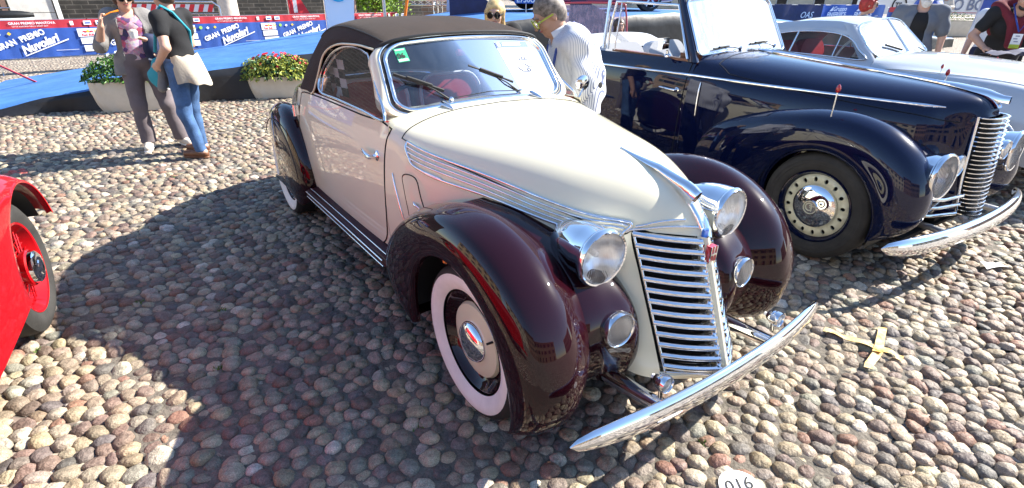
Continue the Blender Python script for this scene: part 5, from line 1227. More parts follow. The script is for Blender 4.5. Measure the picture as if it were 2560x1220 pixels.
def race_print(t, o):
    """one repeat of the printed design; o = local x of the word GRAN"""
    txt(t, 'GRAN  PREMIO', .145, o - .04, .455, rot=.34, w=.005, xs=.88); 
    txt(t, 'Nuvolari', .205, o + .34, .372, rot=.36, shear=.35, w=.009, xs=.92)
    MB().add([(o + .34, -.031, .345), (o + .36, -.031, .335), (o + 1.12, -.031, .615), (o + 1.12, -.031, .64)], [(0, 1, 2, 3)]).build('underline', 'white_print', t, False)
    rectp(t, o + 1.30, o + 1.66, .66, .82, 'white_print'); rectp(t, o + 1.32, o + 1.68, .52, .64, 'white_print'); rectp(t, o + 1.34, o + 1.70, .37, .49, 'white_print')
    txt(t, 'Red Bull', .062, o + 1.36, .675, 'red_print', w=.002, xs=1.0)
    cx, cz = o + 1.48, .765
    lathe('sun_disc', [(.0005, .0), (.026, .0)], (cx, -.0335, cz), (0, -1, 0), 'yellow_print', t, 14)
    for sg in (-1, 1): MB().add([(cx + sg * .012, -.035, cz - .012), (cx + sg * .05, -.035, cz + .012), (cx + sg * .085, -.035, cz + .008), (cx + sg * .10, -.035, cz - .022), (cx + sg * .07, -.035, cz - .010), (cx + sg * .04, -.035, cz - .028)], [(0, 1, 2, 3, 4, 5)]).build('bull_mark', 'red_print', t, False)
    for z, k in ((.58, 0), (.43, 1)):
        for j in range(9): rectp(t, o + 1.37 + .030 * j, o + 1.388 + .030 * j, z - .02 + .004 * (j % 3), z + .015 - .003 * (j % 2), 'pale_grey_print', 'small_print', -.0335)
    txt(t, 'GRAN PREMIO MANTOVA', .062, o + .26, .925, w=.001, xs=1.0); txt(t, "CITTA' EUROPEA DELLO SPORT 2019", .034, o + .30, .878, xs=1.0)
    for j, (x, m_) in enumerate(((1.22, 'white_print'), (1.45, 'white_print'), (1.66, 'white_print'))): rectp(t, o + x, o + x + (.06 if j == 0 else .13), .89, .97, m_)
    rectp(t, o + 1.475, o + 1.565, .915, .94, 'banner_mid', 'small_print', -.0335); rectp(t, o + 1.685, o + 1.775, .915, .94, 'banner_mid', 'small_print', -.0335)
    txt(t, 'FIA', .06, o - .28, .74, 'yellow_print', w=.002)
    lathe('oval_badge', [(.0005, 0), (.036, 0)], (o - .09, -.0325, .76), (0, -1, 0), 'green_print', t, 18)
    for q in ((.06, .75, 'white_print'), (.22, .76, 'yellow_print')):
        MB().add([(o + q[0] - .035, -.032, q[1]), (o + q[0], -.032, q[1] - .03), (o + q[0] + .035, -.032, q[1]), (o + q[0], -.032, q[1] + .035)], [(0, 1, 2, 3)]).build('diamond_mark', q[2], t, False)
    rectp(t, o + .86, o + 1.24, .415, .425, 'pale_grey_print', 'small_print')
PER = 1.87
for k, lb in enumerate(('crowd barrier with race banner at the extreme left of the row', 'crowd barrier with race banner directly behind the two women', 'crowd barrier with race banner between the women and the red flower planter', 'crowd barrier with race banner meeting the white feather flag')):
    s0 = -.5 + PER * (k)
    t, bn = banner_panel(s0 - .0, s0 + PER, k, lb)
    race_print(bn, .34)
t, bn = banner_panel(-.5 - PER, -.5, 7, 'crowd barrier with race banner just outside the left frame'); race_print(bn, .34)
t, bn = banner_panel(-.5 + PER * 4, -.5 + PER * 5, 9, 'crowd barrier with race banner hidden behind the brown cloth roof'); race_print(bn, .34)
# red and white striped works barrier
sb = thing('works_barrier', 'steel barrier with red and white striped board behind the women', 'barrier', (-10.2, 14.9, 0), math.atan2(.35, 2.4))
fr = MB(); fr.tube([(0, 0, .1), (0, 0, 1.15), (.12, 0, 1.27), (2.2, 0, 1.27), (2.36, 0, 1.15), (2.36, 0, .1)], .022, 8); fr.tube([(.05, 0, .98), (2.3, 0, .98)], .012, 6); fr.build('frame', 'chrome_soft', sb)
for k in range(12): tube('bar', [(.18 + k * .18, 0, .1), (.18 + k * .18, 0, .98)], .008, 'chrome_soft', sb, 5)
bd_ = MB().box((1.15, -.02, 1.12), (2.1, .02, .18)).build('board', 'white_print', sb, False)
for k in range(9):
    x = .16 + k * .235; MB().add([(x, -.034, 1.03), (x + .12, -.034, 1.03), (x + .20, -.034, 1.21), (x + .08, -.034, 1.21)], [(0, 1, 2, 3)]).build('red_stripe', 'tape_red', bd_, False)
tp = tube('barrier_tape', [(-7.35, 6.45, 1.08), (-7.9, 8.2, .62), (-8.3, 9.45, .05)], .028, 'tape_red', None, 6, flat=.2); tag(tp, 'red strap slanting down to the edge of the blue ramp', 'strap')
tp = tube('barrier_tape', [(-8.5, 9.40, .035), (-7.85, 9.72, .09)], .045, 'tape_red', None, 6, flat=.2); tag(tp, 'red tape lying flat at the far edge of the blue ramp', 'tape')
# flags
def feather(name, label, x, y, rz, pts, m, h, parent=None):
    t = thing(name, label, 'flag', (x, y, 0), rz)
    tube('pole', [(0, 0, 0), (0, 0, h * .9), (.25, 0, h)], .014, 'chrome_soft', t, 8)
    MB().grid([[(.02 + w0 * k, .02 * math.sin(z * 4 + k * 3), z) for k in np.linspace(0, 1, 6)] for z, w0 in pts]).build('cloth', m, t); return t
ff = feather('feather_flag', 'white feather flag with turquoise ring beside the brown cloth roof', -4.05, 12.2, .2, [(.50, .50), (.9, .55), (1.4, .60), (2.2, .65), (2.9, .5)], 'paper_white', 3.2)
mat('cyan_print', (.03, .42, .62), .6)
tube('ring_print', [(.30 + .15 * math.cos(a), -.035, 1.50 + .11 * math.sin(a)) for a in np.linspace(0, 2 * PI, 25)[:-1]], .018, 'cyan_print', ff, 6, closed=True)
rfl = feather('flag', 'red and white furled flag leaning behind the banner', -6.3, 15.9, .5, [(.95, .55), (1.2, .42), (1.5, .25), (2.0, .12)], 'tape_red', 2.6)
MB().grid([[(.14 + .10 * k, -.03, z) for k in (0, .5, 1)] for z in (1.0, 1.3, 1.6)]).build('white_fold', 'paper_white', rfl)
# ================================================================== planters
mat('planter_cloth', (.60, .54, .44), .85, bump=.35, bscale=14, vary=.06); mat('soil', (.05, .035, .025), .95)
mat('leaf_green', (.075, .19, .022), .45, vary=.45, vscale=18); mat('leaf_yellow', (.42, .40, .045), .5, two=(.12, .20, .03), vscale=25)
mat('leaf_dark', (.035, .10, .018), .45, vary=.4, vscale=16)
mat('petal_white', (.80, .80, .78), .6); mat('petal_red', (.70, .015, .04), .5)
def planter(name, label, x, y, rz, Lx, Ly, h, leafm, petal, nl, nf, dome, seed, droop=0.0):
    t = thing(name, label, 'planter', (x, y, 0), rz); g = np.random.default_rng(seed); rows = []
    for z in np.linspace(0, 1, 12):
        ol = []; 
        for k in range(96):
            a = 2 * PI * k / 96; c, s_ = math.cos(a), math.sin(a); e = .32
            bx_ = math.copysign(abs(c) ** e, c) * Lx / 2; by_ = math.copysign(abs(s_) ** e, s_) * Ly / 2
            tap = .84 + .16 * z ** .8 + .03 * math.sin(PI * z); wr = .018 * math.sin(k * .55 + 5 * z + seed) * math.sin(PI * min(1, z * 1.1)) + .010 * math.sin(k * 1.7 - 3 * z) + .022 * (1 - z) * math.sin(k * 1.1 + seed) + .010 * math.sin(k * .31 + 9 * z + seed)
            ol.append((bx_ * tap * (1 + wr), by_ * tap * (1 + wr), h * z + .006 * math.sin(k * .9) * (z < .05)))
        rows.append(ol)
    top = [(p[0] * .93, p[1] * .90, h - .012) for p in rows[-1]]; rows.append(top)
    MB().grid(rows, cv=True).build('cloth_wrap', 'planter_cloth', t, autosmooth=80)
    MB().add([(p[0], p[1], h - .03) for p in top], [tuple(range(96))]).build('soil', 'soil', t, False)
    mb = MB(); mb2 = MB(); fl = []
    for k in range(nl):
        u, v = g.uniform(-1, 1), g.uniform(-1, 1)
        if u * u + v * v > 1: continue
        r_ = math.sqrt(u * u + v * v); hz = dome * math.sqrt(max(.02, 1 - r_ ** 2.2)) * g.uniform(.35, 1.05); ex = 1.0 + droop
        p = Vector((u * Lx / 2 * ex * 1.06, v * Ly / 2 * ex * 1.15, h - droop * .35 * max(0, r_ - .75) * 2.4 + hz - .01))
        n = Vector((u * .9 + g.normal(0, .5), v * .9 + g.normal(0, .5), .9 + g.normal(0, .4))).normalized(); a = n.orthogonal().normalized(); a.rotate(Matrix.Rotation(g.uniform(0, 6.28), 3, n)); b = n.cross(a)
        s_ = g.uniform(.026, .046); w_ = s_ * .42
        q = [p - a * s_, p + b * w_ + n * .004, p + a * s_ - n * .012, p - b * w_ + n * .004, p - n * .004]
        (mb if g.random() < .72 else mb2).add([tuple(c_) for c_ in q], [(0, 1, 4), (1, 2, 4), (2, 3, 4), (3, 0, 4)])
    tag(mb.build('foliage', leafm, t, False), kind='stuff'); tag(mb2.build('foliage', 'leaf_dark', t, False), kind='stuff')
    pm = MB()
    for i in range(5):
        a = 2 * PI * i / 5; c, s_ = math.cos(a), math.sin(a); pm.add([(0, 0, 0), (c * .012 - s_ * .011, s_ * .012 + c * .011, .004), (c * .026, s_ * .026, .001), (c * .012 + s_ * .011, s_ * .012 - c * .011, .004)], [(0, 1, 2, 3)])
    f0 = pm.build('flower', petal, t, False); first = True
    for k in range(nf):
        u, v = g.uniform(-.92, .92), g.uniform(-1, .6)
        if u * u + v * v > .95: continue
        r_ = math.sqrt(u * u + v * v); f = f0 if first else f0.copy()
        if not first: COL.objects.link(f); f.parent = t
        first = False
        f.location = (u * Lx / 2 * 1.1, v * Ly / 2 * 1.2, h + dome * math.sqrt(max(.05, 1 - r_ ** 2.2)) * 1.06); n = Vector((u * .7, v * .7 - .5, .7)); f.rotation_euler = n.to_track_quat('Z', 'Y').to_euler(); f.scale = [g.uniform(.9, 1.35)] * 3
    return t
planter('flower_planter', 'cloth wrapped planter with white flowers behind the women', -5.50, 7.86, math.radians(22), 1.12, .50, .42, 'leaf_green', 'petal_white', 2600, 60, .36, 4, .12)
planter('flower_planter', 'cloth wrapped planter with red flowers and yellow leaves beside the cloth roof', -3.88, 8.95, math.radians(16), .92, .48, .34, 'leaf_yellow', 'petal_red', 2800, 46, .33, 9, .28)
planter('flower_planter', 'low grey planter with green leaves behind the far woman', 18.6, 24.6, .2, 3.0, 1.2, .62, 'leaf_green', 'petal_white', 900, 4, .35, 11)
planter('flower_planter', 'pale planter with yellow leaves seen through the silver coupe windows', 4.45, 9.6, .5, 1.1, .5, .55, 'leaf_yellow', 'petal_red', 900, 8, .25, 12)
# potted tree beside the arcade, trunk and leaf clumps
def leafy(t, c, rad, n, m, seed, s0=.05, name='crown'):
    g = np.random.default_rng(seed); mb = MB(); cl = [(g.normal(0, .45, 3)) for _ in range(16)]
    for k in range(n):
        q = cl[g.integers(16)] + g.normal(0, .26, 3); p = Vector((c[0] + q[0] * rad[0], c[1] + q[1] * rad[1], c[2] + q[2] * rad[2]))
        nn = Vector(g.normal(0, 1, 3)).normalized(); a = nn.orthogonal().normalized(); b = nn.cross(a); s_ = g.uniform(.6, 1.2) * s0
        mb.add([tuple(p - a * s_), tuple(p + b * s_ * .5), tuple(p + a * s_), tuple(p - b * s_ * .5)], [(0, 1, 2, 3)])
    tag(mb.build(name, m, t, False), kind='stuff')
tr = thing('potted_tree', 'bright green leafy shrub in front of the arcade brick wall', 'tree', (-4.15, 17.0, 0))
mat('leaf_lime', (.20, .34, .02), .5, vary=.5, vscale=6)
tube('trunk', [(0, 0, 0), (.03, 0, .8), (-.02, .02, 1.6), (.04, 0, 2.6)], [.09, .07, .06, .03], 'wood', tr, 10)
leafy(tr, (-.05, 0, 1.75), (.85, .7, .95), 5200, 'leaf_lime', 5)
leafy(tr, (.1, .2, 1.7), (.8, .7, .9), 1800, 'leaf_dark', 6)
tag(tube('pole', [(-3.19, 14, 0), (-3.19, 14, 3.2)], .04, 'steel', None, 10), 'thin grey pole standing right of the leafy shrub', 'pole')
tag(tube('pole', [(-4.6, 16.4, 0), (-4.6, 16.4, 3.2)], .07, 'plaster_rose', None, 10), 'brown post inside the leafy shrub', 'pole')
tag(tube('strut', [(-3.2, 16.6, .9), (-2.92, 16.6, 2.2)], .045, 'amber', None, 8), 'orange strut right of the leafy shrub', 'strut')
# aluminium truss gantry and brick pier
ts = thing('truss', 'silver aluminium truss gantry beyond the brown cloth roof', 'gantry', (-3.8, 20, 0), .05)
def truss(mb, a, b, w, n):
    a, b = Vector(a), Vector(b); d = (b - a).normalized(); u = d.orthogonal().normalized(); v = d.cross(u); cs = [(u * i + v * j) * w for i in (-.5, .5) for j in (-.5, .5)]
    for c in cs: mb.tube([a + c, b + c], .025, 6)
    for k in range(n):
        p, q = a.lerp(b, k / n), a.lerp(b, (k + 1) / n)
        for c1, c2 in ((0, 1), (1, 3), (3, 2), (2, 0)): mb.tube([p + cs[c1], q + cs[c2]], .012, 5)
for a, b, nm in (((1.10, 0, 0), (1.10, 0, 4), 'truss_leg'), ((1.80, 0, 0), (1.80, 0, 4), 'truss_leg'), ((-.1, 0, 1.28), (1.9, 0, 1.28), 'truss_beam')):
    mb = MB(); truss(mb, a, b, .22, 8); mb.build(nm, 'chrome_soft', ts)
pr__ = thing('brick_pier', 'brown brick pier behind the aluminium truss', 'pier', (-2.6, 24.2, -.02), .1); MB().box((0, 0, 2.5), (2.6, .8, 5)).build('masonry', 'brown_brick', pr__, False)
def sail(label, pts, m):
    o = MB().add(pts + [(p[0], p[1] + .03, p[2]) for p in pts], [tuple(range(len(pts))), tuple(range(2 * len(pts) - 1, len(pts) - 1, -1))] + [(i, (i + 1) % len(pts), (i + 1) % len(pts) + len(pts), i + len(pts)) for i in range(len(pts))]).build('promo_sail', m, None, False)
    return tag(o, label, 'banner')
sail('navy promotional sail left of the blonde woman', [(-1.50, 13.2, .0), (-.15, 13.0, .0), (-.05, 13.0, .75), (-.55, 13.1, 1.35), (-1.15, 13.2, 1.8), (-1.5, 13.2, 1.8)], 'banner_navy')
sail('navy promotional sail behind the man in the striped shirt', [(.85, 9.3, 0), (2.25, 9.2, 0), (2.0, 9.2, .9), (1.6, 9.25, 1.25), (1.15, 9.3, 1.5), (.9, 9.3, 1.5)], 'banner_navy')
sail('white and blue banner strip at the gantry foot', [(-1.75, 14.2, .5), (-1.45, 14.2, .5), (-1.35, 14.2, 2.2), (-1.6, 14.2, 2.2)], 'pale_grey_print')
# ================================================================== modern red car on the stage
cm = thing('modern_car', 'modern red car parked up on the blue stage', 'car', (3.0, 14.75, 1.185), math.radians(18))
bod = []
for x, w, z0, z1, z2 in ((-3.55, .62, .30, .62, .80), (-3.3, .80, .22, .66, .95), (-2.6, .87, .20, .70, 1.0), (-1.6, .88, .20, .70, 1.0), (-.6, .88, .20, .70, .98), (.2, .87, .22, .68, .90), (.7, .78, .24, .60, .76), (.88, .60, .30, .52, .62)):
    bod.append(cr([(x, 0, z2), (x, w * .7, z2 - .01), (x, w * .96, z1 + .02), (x, w, (z0 + z1) / 2), (x, w * .95, z0), (x, 0, z0 - .02)], 4))
both(bod).build('body', 'dark_red_paint', cm, autosmooth=50)
cb = []
for x, w, z in ((-2.9, .60, 1.0), (-2.4, .62, 1.36), (-1.6, .64, 1.42), (-1.0, .62, 1.34), (-.3, .66, .95)): cb.append(cr([(x, 0, z), (x, w * .7, z - .02), (x, w, z - .12 if z > 1.1 else z - .02), (x, w + .14, .93)], 4))
both(cb).build('cabin_glass', 'dark_pane', cm, autosmooth=50)
for x in (0, -2.6):
    for sg in (-1, 1):
        w_ = lathe('wheel', [(.20, -.1), (.31, -.1), (.325, -.05), (.325, .05), (.31, .1), (.24, .1)], (x, sg * .80, .325), (0, sg, 0), 'black_rubber', cm, 28)
        lathe('rim', [(.245, .10), (.235, .11), (.225, .09), (.21, .04), (.05, .02), (.001, .02)], (x, sg * .80, .325), (0, sg, 0), 'dark_void', w_, 28)
        lathe('rim_edge', [(.245, .098), (.24, .112), (.228, .10)], (x, sg * .80, .325), (0, sg, 0), 'chrome_soft', w_, 28)
        for k in range(5):
            a = 2 * PI * k / 5 + .3
            for e in (-.12, .12): tube('rim_spoke', [(x + .04 * math.cos(a), sg * .89, .325 + .04 * math.sin(a)), (x + .23 * math.cos(a + e), sg * .91, .325 + .23 * math.sin(a + e))], .016, 'chrome_soft', w_, 5)
pl = MB().box((-3.60, -.35, .42), (.02, .5, .12)).build('number_plate', 'paper_white', cm, False)
MB().box((-2.1, -.885, .30), (2.6, .02, .05)).build('sill_line', 'black_trim', cm, False)
pl2 = thing('plate_board', 'white plate reading E750U on a blue board above the blonde woman', 'sign', (.02, 12.6, 0), .05)
tube('stem', [(.23, .0, 0), (.23, .0, 1.4)], .012, 'steel', pl2, 6); bb = MB().box((.23, -.02, 1.44), (.50, .012, .14)).build('board', 'banner_mid', pl2, False)
text_mesh('E750U', .15, 'white_print', 'plate_letters', bb, (.02, -.03, 1.395), (1, 0, 0), (0, 0, 1), weight=.003)
# white classic convertible with a red screen frame, between roof and shirt
cw = thing('convertible', 'white classic convertible with red edged screen behind the blonde woman', 'car', (1.35, 7.9, 0), -1.45)
bod = []
for x, w, z in ((-1.0, .62, .86), (-.6, .64, .90), (-.2, .60, .93), (.2, .56, .94), (.5, .46, .88), (.7, .30, .72)): bod.append(cr([(x, 0, z), (x, w * .6, z - .02), (x, w, z - .14), (x, w + .03, z - .4), (x, w, .25)], 4))
both(bod).build('body', 'silver_paint', cw, autosmooth=60)
fr_ = [(-.95, -.56, .98), (-1.05, -.53, 1.38), (-1.08, -.42, 1.46), (-1.08, .42, 1.46), (-1.05, .53, 1.38), (-.95, .56, .98)]
wfr = tube('windscreen_frame', cr(fr_, 4), .016, 'dark_red_paint', cw, 8)
glass('pink_reflection_glass', (.8, .62, .68), 2.5, film=.28, filmcol=(.75, .5, .58))  # pink reflection on the screen, put into tint and film colour
MB().add([(-.95, -.55, .98), (-.95, .55, .98), (-1.08, .50, 1.44), (-1.08, -.50, 1.44)], [(0, 1, 2, 3)]).build('windscreen_glass', 'pink_reflection_glass', wfr, False)
tube('chrome_roll', [(-.88, -.60, .965), (-.88, .60, .965)], .035, 'chrome', cw, 10)
for sg in (-1, 1): tube('door_strip', [(-.9, sg * .65, .78), (.6, sg * .50, .78)], .012, 'chrome', cw, 6)
for x in (0,): 
    for sg in (-1, 1): wheel(cw, (x + .1, sg * .56, .336), sg, .336, 'cream')
# ================================================================== right background
def rb(name, label, a, b, z0, z1, m, cat='banner', grp=None):
    d = math.hypot(b[0] - a[0], b[1] - a[1]); t = thing(name, label, cat, (a[0], a[1], 0), math.atan2(b[1] - a[1], b[0] - a[0]), grp)
    tube('rail', [(0, .03, z1 - .02), (d, .03, z1 - .02)], .02, 'steel', t, 6)
    for x in np.linspace(.2, d - .2, max(2, int(d / 2))): tube('leg', [(x, .04, z1), (x, .04, 0)], .015, 'steel', t, 6)
    bn = MB().grid([[(x, .02 * math.sin(x * 6) , z) for z in (z0, (z0 + z1) / 2, z1)] for x in np.linspace(0, d, 40)]).build('banner', m, t); return t, bn
t, bn = rb('banner_fence', 'dark navy banner fence beyond the black stage skirt', (9.0, 20.6), (11.5, 21.4), .35, 1.26, 'banner_navy'); txt(bn, 'OAS', .30, 1.6, .80, shear=.3, xs=1.0)
t, bn = rb('banner_fence', 'blue banner fence lettered Gruppo Finservice behind the red haired woman', (11.5, 21.4), (14.6, 22.6), .30, 1.25, 'banner_mid')
for x in (.25, 1.65): txt(bn, 'Gruppo', .22, x + .25, 1.03, shear=.25, w=.004); txt(bn, 'FINSERVICE', .22, x, .83, shear=.1, w=.006, xs=.85); txt(bn, '.com', .10, x + 1.12, .83)
for x in (.25, 1.65): MB().add([(x + .05, -.05, 1.02), (x + .22, -.05, 1.03), (x + .24, -.05, 1.20)], [(0, 1, 2)]).build('sail_mark', 'white_print', bn, False)
t, bn = rb('banner_fence', 'blue and red race banner between the red haired woman and bearded man', (14.8, 22.7), (17.6, 23.8), .30, 1.15, 'banner_blue'); txt(bn, 'N', .5, 1.0, .45, shear=.5, w=.02)
rectp(bn, 0, 3.0, .98, 1.16, 'banner_red', y=-.04); rectp(bn, .2, .5, .45, .55, 'white_print', y=-.04); rectp(bn, .2, .5, .62, .72, 'white_print', y=-.04); rectp(bn, 1.9, 2.2, .62, .72, 'white_print', y=-.04); rectp(bn, 1.9, 2.2, .45, .55, 'white_print', y=-.04)
gb = thing('sponsor_board', 'long white board lettered GRUPPO BO across the far square', 'sign', (25.4, 41.0, 0), .12)
MB().box((5.5, .1, .85), (13, .12, 1.1)).build('board', 'paper_white', gb, False)
txt(gb, 'GRUPPO BO', 1.05, 3.3, .60, 'print_grey', w=.02, xs=.98).location = (0, .02, 0)
rectp(gb, 3.4, 8.6, .40, .44, 'red_print', y=.02)
tube('emblem_ring', [(2.2 + .52 * math.cos(a), 0, .90 + .52 * math.sin(a)) for a in np.linspace(0, 2 * PI, 25)[:-1]], .05, 'print_black', gb, 6, closed=True)
txt(gb, 'TS', .5, 1.85, .72, 'print_black', w=.01).location = (0, .01, 0)
tube('barrier_rail', [(-1, -.8, .12), (11, -.8, .12)], .03, 'steel', gb, 6)
facade('town_house', 'pale arcade building beyond the far square', (10, 62), (70, 66), 9, 'plaster_cream', 2, 14)
ef = thing('flag', 'blue flag with yellow stars on a pale pole by the silver bonnet', 'flag', (11.15, 13.9, 0), -.15)
tube('pole', [(.05, 0, 0), (.13, 0, 2.9)], .022, 'pale_grey_print', ef, 8)
mat('eu_blue', (.05, .10, .42), .6)
MB().grid([[(.12 + w0 * k, .04 * math.sin(z * 7 + k * 5), z - .25 * k) for k in np.linspace(0, 1, 8)] for z, w0 in ((.95, .05), (1.1, .22), (1.3, .42), (1.7, .50), (2.4, .52))]).build('cloth', 'eu_blue', ef)
for a in range(6): lathe('star', [(.0005, 0), (.028, 0)], (.38 + .04 * math.sin(a), -.06, 1.32 + a * .09), (0, -1, 0), 'yellow_print', ef, 5)
um = thing('parasol', 'small blue and green folded parasol behind the bearded man', 'parasol', (11.5, 16, 0)); tube('pole', [(0, 0, 0), (0, 0, 1.9)], .02, 'steel', um, 6)
lathe('canopy', [(.01, 1.75), (.28, 1.5), (.42, 1.25), (.30, 1.22)], (0, 0, 0), (0, 0, 1), 'eu_blue', um, 8)
lathe('canopy_panel', [(.01, 1.77), (.20, 1.60), (.29, 1.5)], (0, 0, 0), (0, 0, 1), 'green_print', um, 8)
# ================================================================== small things on the ground
pm = thing('place_marker', 'round white paper marker numbered 016 on the cobbles at the bottom edge', 'marker', (.845, 1.325, .018), .12)
lathe('paper_disc', [(.0005, .004), (.07, .004), (.078, .002), (.078, -.002)], (0, 0, 0), (0, 0, 1), 'paper_white', pm, 36)
text_mesh('016', .075, 'print_black', 'marker_number', pm, (-.062, -.022, .006), (1, .12, 0), (-.12, 1, 0), .25)
mat('tape_orange', (.72, .36, .03), .7, two=(.72, .62, .36), vscale=16)
for lb, pts in (('orange tape strip slanting over the cobbles, upper left arm of the cross', ((1.69, 2.34), (1.79, 2.24), (1.90, 2.14), (1.95, 2.09))), ('orange tape strip slanting over the cobbles, right arm of the cross', ((2.02, 2.36), (1.90, 2.20), (1.84, 2.13))), ('short orange tape strip below the crossing', ((1.88, 2.16), (1.76, 2.05), (1.72, 2.00)))):
    P = cr([(x, y, .020 + .006 * ((i * 7) % 3 - 1)) for i, (x, y) in enumerate(pts)], 5); d = (P[-1] - P[0])[:2]; d /= np.linalg.norm(d); n = np.array([-d[1], d[0]])
    rows = [[(p[0] + n[0] * w, p[1] + n[1] * w, p[2] + .006 * math.sin(i * 1.3 + w * 40)) for w in (-.019, -.007, .007, .019)] for i, p in enumerate(P)]
    tag(MB().grid(rows).build('floor_tape', 'tape_orange', None), lb, 'tape')
tag(MB().grid([[(3.13 + .17 * u + .02 * v, 3.03 + .03 * u + .09 * v, .02 + .012 * math.sin(u * 3 + v * 2)) for v in (0, .5, 1)] for u in np.linspace(0, 1, 6)]).build('paper_slip', 'paper_white', None), 'white paper slip on the cobbles below the navy bumper', 'paper')
# ================================================================== people: one signed-distance body, meshed by surface nets
mat('skin', (.56, .33, .24), .5, vary=.06, vscale=8); mat('skin_tan', (.45, .25, .17), .5, vary=.06, vscale=8)
mat('lips', (.45, .12, .11), .4); mat('sole_white', (.70, .68, .66), .6)
mat('hair_blonde', (.52, .36, .16), .5, vary=.45, vscale=30); mat('hair_brown', (.07, .04, .028), .5, vary=.4, vscale=30); mat('hair_grey', (.17, .14, .12), .55, vary=.55, vscale=40)
mat('hair_red', (.34, .022, .018), .5, vary=.35, vscale=30); mat('beard_white', (.62, .60, .57), .8, vary=.2, vscale=50); mat('hair_black', (.014, .012, .012), .5)
mat('lens_dark', (.006, .006, .007), .06, coat=1.0); mat('lime_frame', (.42, .52, .05), .35)
mat('cloth_black', (.010, .010, .012), .9, bump=.2, bscale=30); mat('cloth_grey', (.20, .19, .185), .95, bump=.35, bscale=60, vary=.15, vscale=9)
mat('trouser_plum', (.15, .125, .135), .9, bump=.2, bscale=25, vary=.12); mat('denim', (.055, .12, .26), .9, bump=.3, bscale=90, vary=.35, vscale=7)
mat('cloth_navy', (.014, .022, .07), .8, vary=.3); mat('cloth_beige', (.46, .40, .32), .95, bump=.3, bscale=60, vary=.10); mat('cloth_turq', (.01, .27, .36), .7)
mat('cloth_maroon', (.13, .012, .022), .95, bump=.3, bscale=70); mat('cloth_slate', (.13, .145, .175), .9, bump=.2, bscale=30, vary=.1); mat('cloth_cream', (.58, .52, .44), .9)
mat('leather_brown', (.16, .065, .030), .5, vary=.2); mat('handbag', (.045, .025, .022), .5); mat('cloth_white', (.72, .73, .76), .85); mat('lanyard_blue', (.015, .05, .28), .6)
mat('spoon_orange', (.85, .25, .01), .4); mat('metal_watch', (.35, .35, .36), .3, metal=1)
def special_mats():
    m = mat('floral', (.5, .3, .4), .85); nt = m.node_tree; N = nt.nodes; L = nt.links; b = N['Principled BSDF']; tc = N.new('ShaderNodeTexCoord')
    v = N.new('ShaderNodeTexVoronoi'); v.inputs['Scale'].default_value = 17; L.new(tc.outputs['Object'], v.inputs['Vector']); s = N.new('ShaderNodeSeparateColor'); L.new(v.outputs['Color'], s.inputs[0])
    c = N.new('ShaderNodeValToRGB'); c.color_ramp.interpolation = 'CONSTANT'; e = c.color_ramp.elements; e[0].color = (.50, .28, .36, 1); e[1].position = .22; e[1].color = (.12, .06, .16, 1)
    for p_, q in ((.38, (.62, .45, .48, 1)), (.55, (.28, .13, .30, 1)), (.7, (.45, .10, .16, 1)), (.82, (.60, .50, .56, 1)), (.92, (.05, .045, .12, 1))): x = e.new(p_); x.color = q
    L.new(s.outputs[0], c.inputs[0]); n = N.new('ShaderNodeTexNoise'); n.inputs['Scale'].default_value = 45; L.new(tc.outputs['Object'], n.inputs['Vector'])
    mx = N.new('ShaderNodeMix'); mx.data_type = 'RGBA'; mx.blend_type = 'OVERLAY'; mx.inputs[0].default_value = .7; L.new(c.outputs[0], mx.inputs[6]); L.new(n.outputs['Color'], mx.inputs[7]); L.new(mx.outputs[2], b.inputs['Base Color'])
    m = mat('stripe_shirt', (.7, .7, .75), .85, bump=.0); nt = m.node_tree; N = nt.nodes; L = nt.links; b = N['Principled BSDF']; tc = N.new('ShaderNodeTexCoord')
    w = N.new('ShaderNodeTexWave'); w.bands_direction = 'DIAGONAL'; w.inputs['Scale'].default_value = 44; w.inputs['Distortion'].default_value = .4; mp = N.new('ShaderNodeMapping'); mp.inputs['Scale'].default_value = (1, 1, .12)
    L.new(tc.outputs['Object'], mp.inputs[0]); L.new(mp.outputs[0], w.inputs['Vector']); c = N.new('ShaderNodeValToRGB'); e = c.color_ramp.elements; e[0].position = .10; e[0].color = (.16, .19, .33, 1); e[1].position = .30; e[1].color = (.76, .77, .80, 1)
    L.new(w.outputs['Color'], c.inputs[0]); L.new(c.outputs[0], b.inputs['Base Color'])
special_mats()
def sd_cone(P, a, b, ra, rb, sc=None):
    a = np.asarray(a, float); b = np.asarray(b, float); ba = b - a; pa = P - a
    if sc is not None:
        # flatten along direction sc[0] by factor sc[1]
        d = np.asarray(sc[0], float); d = d / np.linalg.norm(d); pa = pa + d * ((pa @ d) * (sc[1] - 1))[..., None]
        ba = ba + d * (ba @ d) * (sc[1] - 1)
    h = np.clip((pa @ ba) / max(ba @ ba, 1e-9), 0, 1); return np.linalg.norm(pa - h[..., None] * ba, axis=-1) - (ra + (rb - ra) * h)
def sd_ell(P, c, r, R=None):
    q = P - np.asarray(c, float)
    if R is not None: q = q @ R
    r = np.asarray(r, float); k0 = np.linalg.norm(q / r, axis=-1); k1 = np.linalg.norm(q / (r * r), axis=-1); return k0 * (k0 - 1) / np.maximum(k1, 1e-9)
def smin(a, b, k): h = np.clip(.5 + .5 * (b - a) / k, 0, 1); return b + (a - b) * h - k * h * (1 - h)
